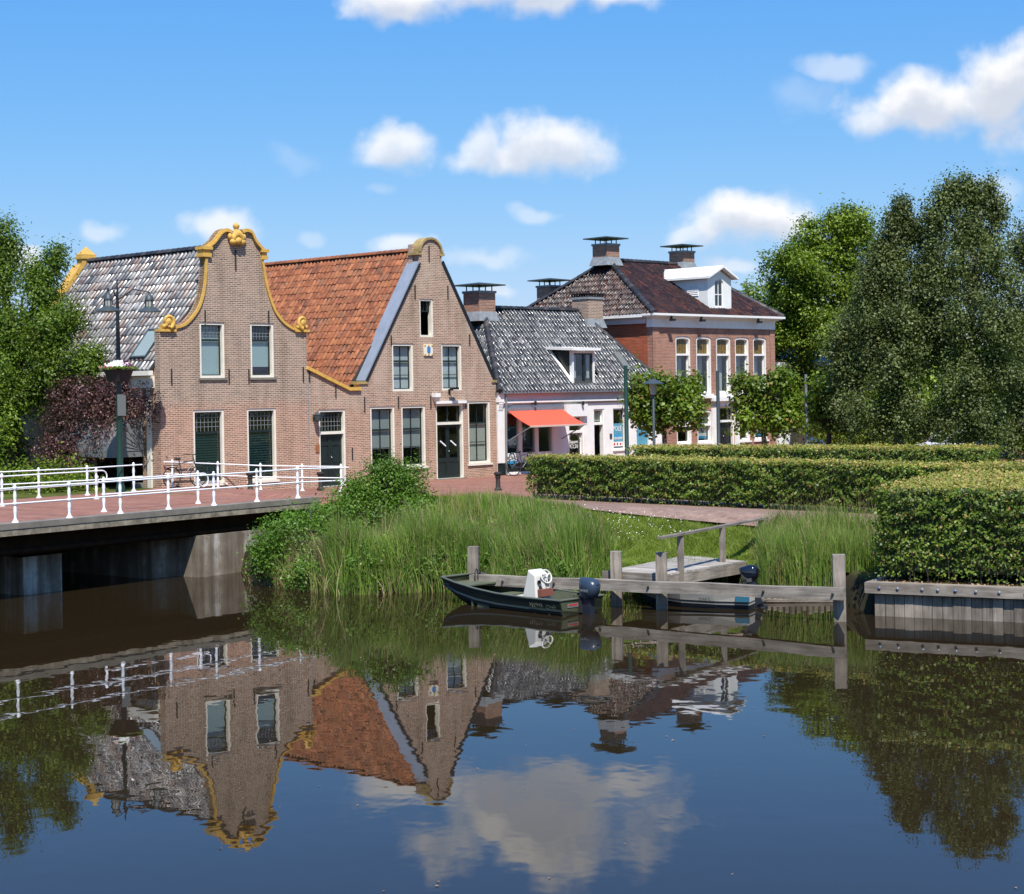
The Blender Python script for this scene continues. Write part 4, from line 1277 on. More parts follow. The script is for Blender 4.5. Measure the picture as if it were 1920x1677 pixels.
# ------------------------------------------------------------------ house with the orange roof
def orange_roof_house():
    fr = FA
    t = house_root('orange_roof_house', 'pink brick house under a steep orange tile roof, narrow gable with rounded top', fr)
    uW = UR1 + .004
    uK = fr.px(674, 800)[0]; uR = fr.px(931, 800)[0]; ua = fr.px(805.5, 460)[0]
    zK = (fr.px(675, 723)[1] + fr.px(925, 706)[1]) / 2
    neckL, neckR = fr.px(786, 490)[0], fr.px(828, 490)[0]
    zn = (fr.px(784, 494)[1] + fr.px(829, 496)[1]) / 2; ztop = fr.px(803, 446.5)[1]; zar = fr.px(805, 471)[1]
    rad = (neckR - neckL) / 2 - .07; uc = (neckL + neckR) / 2
    arch = [(uc + rad * math.cos(a), zar + (ztop - zar) * math.sin(a)) for a in [math.pi * i / 12 for i in range(13)]]
    footL, footR = fr.px(685, 718)[0], fr.px(924.5, 706)[0]
    zlow = fr.px(655, 731)[1]
    outline = [(uW, -.6), (uR, -.6), (uR, zK - .02), (footR, zK - .02), (neckR, zn), (neckR, zar - .03)] + arch + [(neckL, zar - .03), (neckL, zn), (footL, zK), (uK, zK), (uK - .001, zlow), (fr.px(655, 731)[0], zlow), (uW, fr.px(577, 691)[1])]
    R = {'attic': fr.rect(787, 561, 812.5, 632), 'ul': fr.rect(735.5, 645, 775.5, 735.5), 'ur': fr.rect(828, 645, 866, 731),
         'a': fr.rect(695, 763, 741, 877), 'b': fr.rect(753.3, 760.4, 798.5, 877.5), 'c': fr.rect(878, 752.5, 919.8, 869),
         'door': fr.rect(818, 757, 870, 900), 'side': fr.rect(598.7, 768, 648.9, 914)}
    z0, z1 = (R['ul'][2] + R['ur'][2]) / 2, (R['ul'][3] + R['ur'][3]) / 2
    for k in ('ul', 'ur'): R[k] = (R[k][0], R[k][1], z0, z1)
    z0, z1 = (R['a'][2] + R['b'][2]) / 2, (R['a'][3] + R['b'][3]) / 2
    for k in ('a', 'b'): R[k] = (R[k][0], R[k][1], z0, z1)
    for k in ('door', 'side'): R[k] = (R[k][0], R[k][1], -.06, R[k][3])
    MB().prism(outline, 0, .30, [rect_ring(*r) for r in R.values()]).build('front_wall', M['brick_pink'], t)
    MB().box(uW + .015, uW + .05, -.012, -.002, -.3, fr.px(577, 693)[1]).build('wall_joint', M['lead'], t)
    # rounded top coping
    ln = [(neckL - .04, zar - .05), (neckL - .04, zar + .06)] + [(uc + (rad + .08) * math.cos(a), zar + (ztop - zar + .03) * math.sin(a)) for a in [math.pi * (1 - i / 12) for i in range(13)]] + [(neckR + .04, zar + .06), (neckR + .04, zar - .05)]
    band(ln, .085, -.07, .42).build('coping', M['old_stone'], t, 40)
    MB().box(neckL - .16, neckL + .1, -.05, .5, zar - .17, zar - .06).build('coping_block', M['old_stone'], t)
    MB().box(neckR - .1, neckR + .12, -.05, .5, zar - .17, zar - .06).build('coping_block', M['old_stone'], t)
    MB().box(neckL - .10, neckR + .04, .301, .52, zn - .6, zar + .25).build('gable_neck', M['brick_pink'], t)
    # ochre coping on the low joint wall
    band([(uW + .0, fr.px(577, 687)[1]), (fr.px(655, 727)[0], zlow + .08), (uK + .05, zlow + .09)], .12, -.09, .42).build('coping', M['yellow'], t)
    MB().box(uK - .06, uK + .42, -.05, .4, zK - .10, zK + .01).build('kneeler', M['old_stone'], t)
    MB().box(footR - .10, uR + .03, -.05, .4, zK - .10, zK - .005).build('kneeler', M['old_stone'], t)
    # roof: left slope to the joint with the bell gable house, right slope to the white shop
    D, zr = 10.5, 8.87
    roof = MB().box(ua - .06, ua + .06, .3, D, zr - .34, zr - .18).build('roof', M['roof_under'], t)
    ax = (ua - footL) / (zn + (ua - neckL) * (zn - zK) / (neckL - footL) - zK)      # run per rise of the gable's left edge
    zE = zK - .25
    eL = footL - .42; eR = footR + .30
    roof_plane(roof, fr, [(eL, D, zE), (eL, .45, zE), (ua, .45, zr), (ua, D, zr)], 'tile_orange', .232, .355, amp=.030, singles=295, pxmin=500, jitter=.012)
    roof_plane(roof, fr, [(eR, .32, zE), (eR, D, zE), (ua, D, zr), (ua, .32, zr)], 'tile_orange', .232, .355, amp=.030)
    ridge(roof, (ua, .55, zr + .02), (ua, D, zr + .02), 'tile_orange', .12)
    MB().box(uW, eL + .3, .35, D, zE - .3, zE - .12).build('valley_gutter', M['lead'], t)
    # zinc on the gable's raised left edge, a dark edge on the right
    nx, nz = -(zn - zK), (neckL - footL); l = math.hypot(nx, nz); nx, nz = nx / l, nz / l
    a0, a1 = Vector((footL - .04, 0, zK + .01)), Vector((neckL - .02, 0, zn + .05))
    z = MB()
    for k0, k1, y0, y1 in ((.0, .05, -.05, .62),):
        z.add([(a0.x, y0, a0.z), (a1.x, y0, a1.z), (a1.x + nx * k1, y0, a1.z + nz * k1), (a0.x + nx * k1, y0, a0.z + nz * k1),
               (a0.x, y1, a0.z), (a1.x, y1, a1.z), (a1.x + nx * k1, y1, a1.z + nz * k1), (a0.x + nx * k1, y1, a0.z + nz * k1)],
              [(0, 1, 2, 3), (7, 6, 5, 4), (3, 2, 6, 7), (0, 4, 5, 1), (0, 3, 7, 4), (1, 5, 6, 2)])
    z.build('zinc_flashing', M['zinc'], t)
    e = MB()
    for x0, z0_, x1, z1_, k in ((footL, zK, neckL, zn, 1),):
        e.beam((x0 + .02, -.055, z0_ + .0), (x1 + .02, -.055, z1_), .02, .05)
    e.build('edge_strip', M['black_paint'], t)
    MB().beam((footR + .05, .12, zK), (neckR + .03, .12, zn + .05), .40, .07, up=(0, 1, 0)).build('edge_strip', M['black_paint'], t)
    MB().prism([(footL + .2, zK - .3), (ua, zK - .3), (neckL, zn - .1)], .302, .44).build('gable_backing', M['brick_pink'], t)
    # windows and doors
    w = window(t, R['attic'], fw=.07, lights=((.68, 1, 4, 1),), sill=False, frame='cream', bar_w=.02)
    w = window(t, R['ul'], lights=((0, .645, 2, 2), (.645, 1, 2, 1)), blinds=(('white_blind', 0, 1),), sill=False)
    w = window(t, R['ur'], lights=((0, .645, 2, 2), (.645, 1, 2, 1)), blinds=(('white_blind', 0, 1),), sill=False)
    w = window(t, R['a'], lights=((0, .63, 2, 2), (.63, 1, 2, 1)), blinds=(('grey_blind', .30, 1),), sill='cream')
    w = window(t, R['b'], lights=((0, .63, 2, 2), (.63, 1, 2, 1)), blinds=(('grey_blind', .30, 1),), sill='cream')
    w = window(t, R['c'], lights=((0, .66, 2, 2), (.66, 1, 2, 1)), blinds=(('cream_blind', 0, .66),), sill='cream')
    d = door(t, R['door'], fr.px(845, 794)[1], glazed=True)
    u0, u1, _, z1 = R['door']
    MB().box(u0 - .06, u1 + .06, -.13, .02, z1 + .003, z1 + .11).build('cornice', M['white'], d)
    for s, x in ((1, u0 + .09), (-1, u1 - .09)):
        m_ = (u0 + u1) / 2 + s * -.28
        MB().beam((m_ - .13, .135, 1.42), (m_ + .15, .125, 1.22), .03, .05).build('push_bar', M['rail_white'], d)
    orn = MB(); um, zz = (u0 + u1) / 2, fr.px(845, 775)[1]
    orn.lathe([(.02, -.42), (.05, -.3), (.02, -.2), (.06, 0), (.02, .15), (.05, .3), (.02, .4)], (um, .16, zz), 8)
    orn.build('fanlight_ornament', M['dark_green'], d)
    door(t, R['side'], fr.px(625, 811.7)[1], glazed=False, leaded=7)
    anchors(t, fr, [(777.5, 535, 561), (839, 536, 561), (733, 629, 648), (880, 627, 648), (803.7, 461, 491), (683, 744, 773), (746.5, 744, 766), (807, 742, 766), (873.5, 752, 765), (629, 723, 746), (568.5 + 11, 690, 716), (660, 840, 862)])
    # plaque with the painted shield
    a, b, c, dd_ = fr.rect(794, 646, 810, 667.5)
    pl = MB().box(a, b, -.05, -.002, c, dd_).build('plaque', M['cream'], t)
    for (x, z) in ((a + .04, c + .05), (b - .04, c + .05), (a + .04, dd_ - .05), (b - .04, dd_ - .05), ((a + b) / 2, dd_ - .05), ((a + b) / 2, c + .05)):
        MB().ball((x, -.055, z), .045, .02, .045, 8, 5).build('plaque_scroll', M['yellow'], pl)
    m_ = (a + b) / 2; zc = (c + dd_) / 2
    MB().prism([(m_ - .08, zc + .12), (m_ - .08, zc - .05), (m_, zc - .15), (m_ + .08, zc - .05), (m_ + .08, zc + .12)], -.075, -.051).build('shield', simple('shield_blue', (.06, .2, .42), .5), pl)
    # floodlight, hopper head, lamp, letter box
    u, z = fr.px(842, 730)
    fl = MB().box(u - .16, u + .14, -.42, -.2, z - .02, z + .07).box(u - .02, u + .02, -.22, -.002, z - .06, z - .02).box(u - .05, u + .05, -.03, -.002, z - .2, z).build('floodlight', M['black_paint'], t)
    u, z = fr.px(814, 741)
    hh = MB().box(u - .13, u + .14, -.22, -.002, z - .08, z + .08).add([(u - .13, -.22, z - .08), (u + .14, -.22, z - .08), (u + .14, -.002, z - .08), (u - .13, -.002, z - .08), (u - .0, -.1, z - .3), (u + .08, -.1, z - .3), (u + .08, -.002, z - .3), (u, -.002, z - .3)], [(0, 1, 5, 4), (1, 2, 6, 5), (2, 3, 7, 6), (3, 0, 4, 7)])
    hh.build('hopper_head', M['white_render'], t)
    u, z = fr.px(588, 783)
    lm = MB().box(u - .03, u + .03, -.2, -.002, z - .02, z + .02).box(u - .05, u + .05, -.02, -.001, z - .12, z + .1)
    lm.lathe([(.03, -.18), (.09, -.12), (.12, .06), (.14, .10), (.09, .15), (.02, .2), (.01, .24)], (u, -.22, z), 8)
    lm.build('wall_lamp', M['pole_grey'], t)
    u, z = fr.px(595, 841)
    MB().box(u - .09, u + .09, -.03, -.002, z - .14, z + .14).build('name_plate', simple('copper_plate', (.30, .12, .05), .4), t)
    # remaining walls
    MB().box(uR - .28, uR - .003, .302, D, -.6, zE - .05).build('side_wall', M['brick_pink'], t)
    MB().prism([(uW, -.6), (uR, -.6), (uR, zE), (ua, zr - .1), (eL, zE), (uW, zE)], D - .3, D).build('back_wall', M['brick_pink'], t)
    MB().box(uW + .01, uR - .29, .302, D - .31, zE - .12, zE - .06).build('ceiling', M['roof_under'], t)


orange_roof_house()


# ------------------------------------------------------------------ the white shop
def white_shop():
    fr = FA
    t = house_root('white_shop', 'low white shop with dark tiled roof, dormer window and orange awning', fr)
    uL = fr.px(932.3, 820)[0]; uR = fr.px(1246, 800)[0]
    zE = (fr.px(944, 736)[1] + fr.px(1172, 730)[1]) / 2
    D = 7.2
    U = lambda x, y: fr.px(x, y)[0]
    zh, zd = fr.px(1130, 767)[1], -.06
    zbot = fr.px(993, 850)[1]; ztop = fr.px(993, 774)[1]
    store = (U(948, 810), U(1038, 810), -.02, fr.px(993, 772)[1])
    dr = (U(1067, 820), U(1095, 820), -.04, fr.px(1081, 780)[1])
    d2 = (U(1114, 820), U(1133.6, 820), -.04, zh)
    w1 = (U(1150, 820), U(1174, 820), .72, zh); w2 = (U(1193.5, 820), U(1220, 820), .72, zh)
    R = [store, dr, d2, w1, w2]
    MB().prism([(uL, -.6), (uR, -.6), (uR, zE - .42), (uL, zE - .42)], 0, .28, [rect_ring(*r) for r in R]).build('front_wall', M['white_render'], t)
    # plinth, fascia with mouldings, pilaster
    MB().box(uL, store[0] - .003, -.012, -.001, -.5, .42).build('plinth', M['dark_green'], t)
    MB().box(uL + .3, uR + .05, -.03, .27, zE - .417, zE - .06).build('fascia', M['mauve'], t)
    MB().box(uL + .3, uR + .06, -.10, -.031, zE - .46, zE - .40).build('fascia_moulding', M['white'], t)
    pl = MB().box(uL - .01, uL + .27, -.06, -.013, .43, zE - .5).box(uL - .03, uL + .30, -.14, .1, zE - .42, zE - .02)
    for i in range(5): pl.box(uL + .02, uL + .25, -.14 + i * .015, -.05, zE - .50 - .06 * i, zE - .44 - .06 * i)
    pl.build('pilaster', M['white'], t)
    MB().box(uL + .02, uR + .1, -.26, -.08, zE - .07, zE + .03).build('gutter', M['galv'], t)
    u = U(945, 800)
    MB().tube([(u, -.16, zE - .05), (u + .02, -.12, zE - .4), (u + .02, -.09, -.1)], .045, 8).build('downpipe', M['galv'], t, 60)
    MB().tube([(u + .12, -.05, zE - .62), (u + .5, -.05, zE - .53), (uR - .2, -.05, zE - .50)], .012, 6).build('cable', M['iron'], t)
    for x in (996, 1085.5):
        a, z = fr.px(x, 756)
        MB().box(a - .03, a + .03, -.2, -.03, z - .02, z + .02).lathe([(.05, -.09), (.07, 0), (.04, .08)], (a, -.24, z), 8).build('spotlight', M['black_paint'], t)
    # shop front: three panes over painted panels, in the shade of the awning
    s0, s1 = store[0], store[1]
    f = MB().ring(inset(*store, .002), rect_ring(s0 + .06, s1 - .06, store[2] + .05, store[3] - .06), .02, .2).build('shop_window', M['white'], t)
    xs = [U(949.5, 810), U(974.2, 810), U(980.6, 810), U(1005, 810), U(1011.6, 810), U(1033, 810)]
    zp = fr.px(985, 849)[1]
    MB().box(s0 + .06, s1 - .06, .05, .19, .40, zp).build('shop_panel', M['white'], f)
    MB().box(s0 + .1, s1 - .06, .10, .19, store[2] + .05, .397).build('shop_plinth', M['dark_green'], f)
    for a, b in ((xs[1], xs[2]), (xs[3], xs[4])): MB().box(a, b, .05, .19, zp, store[3] - .06).build('mullion', M['white'], f)
    for a, b in ((xs[0], xs[1]), (xs[2], xs[3]), (xs[4], s1 - .06)):
        MB().box(a, b, .12, .127, zp, store[3] - .06).build('pane', M['glass'], f)
    for a, b in ((xs[0], xs[1] - .1), (xs[2], xs[3])):
        MB().box(a + .02, b, .040, .049, zp - .42, zp - .30).build('blue_print', M['poster_cyan'], f)
        MB().box(a + .30, b - .25, .040, .049, zp - .62, zp - .48).build('dark_print', M['poster_dark'], f)
    for cx in (U(961, 840), U(995, 840)):
        r = MB().ring([(cx + .20 * math.cos(a), zp - .25 + .3 * math.sin(a)) for a in [k * math.pi / 8 for k in range(16)]], [(cx + .15 * math.cos(a), zp - .25 + .24 * math.sin(a)) for a in [k * math.pi / 8 for k in range(16)]], .034, .0395)
        r.build('dark_print', M['poster_dark'], f)
    # awning
    def A(x, y, yy): return Vector((fr.px(x, y, yy)[0], yy, fr.px(x, y, yy)[1]))
    tl, tr_ = A(950.6, 769, -.05), A(1053.8, 766, -.05)
    zt = (tl.z + tr_.z) / 2; tl.z = tr_.z = zt
    yo = -1.35
    fl_, fr_ = A(982.5, 801, yo), A(1082.8, 795, yo); zf = (fl_.z + fr_.z) / 2; fl_.z = fr_.z = zf
    fl_.x = tl.x + .0; fr_.x = tr_.x
    n = 8; vs = []; sag = lambda k: -.05 * math.sin(math.pi * k)
    for k in range(n + 1):
        q = k / n
        for s in (0, 1):
            p = (tl if s == 0 else tr_).lerp(fl_ if s == 0 else fr_, q); vs.append((p.x, p.y, p.z + sag(q)))
    fs = [(2 * k, 2 * k + 2, 2 * k + 3, 2 * k + 1) for k in range(n)]
    m = len(vs); vs += [(x, y, z - .012) for x, y, z in vs]; fs += [(m + 2 * k, m + 2 * k + 1, m + 2 * k + 3, m + 2 * k + 2) for k in range(n)]
    aw = MB().add(vs, fs).build('awning', M['awning'], t)
    MB().beam((fl_.x - .03, yo - .02, zf - .015), (fr_.x + .03, yo - .02, zf - .015), .06, .07).build('front_bar', M['awning_edge'], aw)
    MB().box(tl.x - .05, tr_.x + .05, -.14, -.013, zt - .05, zt + .09).build('awning_box', M['galv'], aw)
    for x in (fl_.x + .03, fr_.x - .03):
        MB().beam((x, -.03, zf - .62), (x, yo + .02, zf - .03), .035, .035).build('awning_arm', M['galv'], aw)
    # white sign board, glazed door with lettering, dark doorway, windows with posters
    a, b, c, d = fr.rect(1057, 758, 1097, 781)
    MB().box(a, b, -.16, -.02, c, d).build('sign_board', M['white'], t)
    dw = window(t, dr, fw=.05, lights=((0, .70, 1, 1), (.72, 1, 1, 1)), frame='white', sash='white', sill=False, transom=(.71,), name='shop_door')
    um = (dr[0] + dr[1]) / 2 - .02
    zc = fr.px(1081, 822)[1]
    for k, ch in enumerate('Soep & Brood'):
        a = math.radians(68 - 136 * k / 11); Rr = .42
        text(dw, ch, .17, 'white', Matrix.Translation((um + Rr * math.sin(-a), .140, zc - .12 + Rr * math.cos(a) - .15)) @ Matrix.Rotation(a, 4, 'Y').inverted() @ Matrix.Rotation(math.radians(90), 4, 'X'))
    text(dw, 'Sappen', .22, 'white', on_wall(um, .140, fr.px(1081, 829)[1] - .06), width=.52)
    text(dw, '€3,50', .22, 'white', on_wall(um, .140, fr.px(1081, 838)[1] - .06), width=.50)
    for k, (x, mt) in enumerate(((1077, 'red'), (1081, 'cream'), (1085, 'cushion'))):
        q = U(x, 850); MB().box(q - .06, q + .06, .5, .6, 0, .75 + .12 * k).build('display', M[mt], dw)
    dd_ = window(t, d2, fw=.05, lights=((.77, 1, 1, 1),), frame='white', sash='white', sill=False, transom=(.76,), name='shop_doorway', blinds=(('cream_blind', .80, .97),))
    a, z = fr.px(1145, 816)
    MB().box(a - .07, a + .07, -.03, -.001, z - .05, z + .06).box(a - .07, a + .07, -.03, -.001, z - .15, z - .06).build('house_number', M['pole_grey'], t)
    for k, r in enumerate((w1, w2)):
        w = window(t, r, fw=.05, lights=((0, .62, 1, 1), (.62, 1, 1, 1)), frame='white', sash='pole_grey', sill='white')
        H = r[3] - r[2]; z0, z1 = r[2] + .12, r[2] + H * .63; a, b = r[0] + .09, r[1] - .09
        p = MB().box(a, b, .141, .147, z0, z1).build('poster', M['poster_blue'], w)
        text(w, 'POLE', .3, 'white', on_wall((a + b) / 2, .139, z0 + (z1 - z0) * .68), width=(b - a) * .82)
        MB().box(a, b, .137, .1395, z0 + (z1 - z0) * .40, z0 + (z1 - z0) * .52).build('poster_band', M['poster_cyan'], w)
        if k == 0:
            text(w, 'TE BOEKEN', .16, 'white', on_wall((a + b) / 2, .1355, z0 + (z1 - z0) * .30), width=(b - a) * .9)
            MB().box(a, b, .136, .1385, z0, z0 + (z1 - z0) * .20).build('poster_foot', M['white'], w)
            for q in (.2, .5, .8): MB().ball((a + (b - a) * q, .132, z0 + (z1 - z0) * .10), .06, .004, .06, 8, 4).build('poster_dot', M['red'], w)
    # end wall, back
    MB().box(uL + .003, uL + .25, .282, D, -.6, zE - .43).build('side_wall', M['white_render'], t)
    MB().box(uR - .25, uR - .003, .282, D, -.6, zE - .43).build('side_wall', M['white_render'], t)
    MB().box(uL + .26, uR - .26, D - .25, D - .003, -.6, zE - .43).build('back_wall', M['white_render'], t)
    MB().box(uL + .26, uR - .26, .29, D - .26, zE - .52, zE - .44).build('ceiling', M['roof_under'], t)
    # hipped roof
    yr, eo = 3.05, -.24
    # the ridge's ends, found where its line crosses the photo columns
    zr = 6.85
    def ridge_u(x):
        lo, hi = uL - 3, uR + 3
        for _ in range(50):
            m_ = (lo + hi) / 2
            if pix(fr.w(m_, yr, zr))[0] < x: lo = m_
            else: hi = m_
        return lo
    rl, rr = ridge_u(906), ridge_u(1084)
    roof = MB().box(rl, rr, yr - .05, yr + .05, zr - .3, zr - .12).build('roof', M['roof_under'], t)
    E = [(uL - .05, eo, zE), (uR + .1, eo, zE), (uR + .1, D + .2, zE), (uL - .05, D + .2, zE)]
    rl_, rr_ = (rl, yr, zr), (rr, yr, zr)
    # dormer place
    da, db, dc, de = fr.rect(1073.5, 658.6, 1115, 723, .06)
    def slope_z(y): return zE + (zr - zE) * (y - eo) / (yr - eo)
    def keep(p): return not (da - .05 < p.x < db + .05 and .0 < p.y and p.z < de - .1)
    roof_plane(roof, fr, [E[0], E[1], rr_, rl_], 'tile_black', .205, .345, amp=.050, singles=290, keep=keep, slab=True)
    roof_plane(roof, fr, [E[3], E[0], rl_], 'tile_black', .205, .345, amp=.050)
    roof_plane(roof, fr, [E[1], E[2], rr_], 'tile_black', .205, .345, amp=.050)
    roof_plane(roof, fr, [E[2], E[3], rl_, rr_], 'tile_black', .205, .345, amp=.050)
    for a_, b_ in ((E[0], rl_), (E[1], rr_), (rl_, rr_)): ridge(roof, Vector(a_) + Vector((0, 0, .03)), Vector(b_) + Vector((0, 0, .03)), 'ridge_dark', .12)
    # dormer
    y0 = .06
    yb = eo + (de + .02 - zE) * (yr - eo) / (zr - zE) + .1
    dm = MB().ring(inset(da, db, dc, de, 0), inset(da, db, dc, de, .09), y0, y0 + .16).build('dormer', M['white'], roof)
    b = MB()
    for x0, x1 in ((da + .01, da + .05), (db - .05, db - .01)):
        MMd = Matrix(((0, 1, 0, 0), (1, 0, 0, 0), (0, 0, 1, 0), (0, 0, 0, 1)))
        ys_, yb_ = y0 + .16, yb
        b.prism([(ys_, dc - .2), (ys_, de), (yb_, de), (yb_, slope_z(yb_) - .2)], x0, x1, M=MMd)
    b.build('dormer_cheek', M['dark_green'], dm)
    MB().add([(da - .25, y0 - .25, de + .02), (db + .15, y0 - .25, de + .02), (db + .15, yb + .3, de + .12), (da - .25, yb + .3, de + .12), (da - .25, y0 - .25, de + .13), (db + .15, y0 - .25, de + .13), (db + .15, yb + .3, de + .23), (da - .25, yb + .3, de + .23)],
             [(3, 2, 1, 0), (4, 5, 6, 7), (0, 1, 5, 4), (1, 2, 6, 5), (2, 3, 7, 6), (3, 0, 4, 7)]).build('dormer_roof', M['white'], dm)
    MB().box(da - .08, db + .08, y0 - .14, y0 + .1, dc - .12, dc - .003).build('dormer_sill', M['white'], dm)
    # white verge where the cheek meets the tiles
    nq = Vector((0, -(zr - zE), (yr - eo))).normalized()
    MB().beam(Vector((da - .10, y0, slope_z(y0))) + nq * .07, Vector((da - .10, yb, slope_z(yb))) + nq * .07, .16, .04).build('dormer_flashing', M['white_render'], dm)
    m_ = da + (db - da) * .56
    for x0, x1 in ((da + .09, m_), (m_, db - .09)):
        MB().ring(inset(x0, x1, dc + .09, de - .09, .002), inset(x0, x1, dc + .09, de - .09, .06), y0 + .06, y0 + .12).build('sash', M['dark_green'], dm)
        MB().box(x0 + .055, x1 - .055, y0 + .085, y0 + .092, dc + .14, de - .14).build('pane', M['glass'], dm)
    for x0, x1 in ((da + .13, da + .42), (db - .30, db - .14)): MB().box(x0, x1, y0 + .2, y0 + .21, dc + .1, de - .1).build('curtain', M['white_blind'], dm)
    MB().box(da + .055, db - .055, y0 + .9, y0 + .92, dc - .1, de - .02).build('dormer_back', M['dark_inside'], dm)
    # little roof hatch
    u, z = fr.px(1164, 680, 1.8)
    yy = eo + (z - zE) * (yr - eo) / (zr - zE); u, z = fr.px(1164, 680, yy); yy = eo + (z - zE) * (yr - eo) / (zr - zE)
    hb = MB(); k = nq
    q0, q1 = Vector((u - .2, yy - .35, slope_z(yy - .35))), Vector((u - .2, yy + .35, slope_z(yy + .35)))
    for off, mat in ((.09, 0),):
        hb.add([q0 + k * .02, q0 + Vector((.42, 0, 0)) + k * .02, q1 + Vector((.42, 0, 0)) + k * .02, q1 + k * .02, q0 + k * .12, q0 + Vector((.42, 0, 0)) + k * .12, q1 + Vector((.42, 0, 0)) + k * .12, q1 + k * .12], [(0, 1, 5, 4), (1, 2, 6, 5), (2, 3, 7, 6), (3, 0, 4, 7), (4, 5, 6, 7)])
    hb.build('roof_hatch', M['boat_grey'], roof)
    # chimneys
    def chim(x0, y0p, x1, y1p, y, d, **kw):
        a, b, c, e_ = fr.rect(x0, y0p, x1, y1p, y)
        w_ = (b - a) * .62
        return a, a + w_, e_, c
    a, b = fr.px(876.7, 570, yr - .1)[0], fr.px(921, 570, yr - .1)[0]
    zt_ = fr.px(900, 546, yr - .1)[1]; w_ = (b - a) / 1.75
    mid = (a + b) / 2
    chimney(roof, mid - w_ * .45, mid + w_ * .75, yr - .45, yr + .5, zr - .55, zt_)
    a, b = fr.px(1070, 580, yr + .1)[0], fr.px(1113, 580, yr + .1)[0]; zt_ = fr.px(1092, 558, yr - .1)[1]; mid = (a + b) / 2; w_ = (b - a) / 1.75
    chimney(roof, mid - w_ * .45, mid + w_ * .7, yr - .6, yr + .35, zr - .75, zt_, cap=False, crenel=True, mat='brick_brown')
    return uR


UR3 = white_shop()


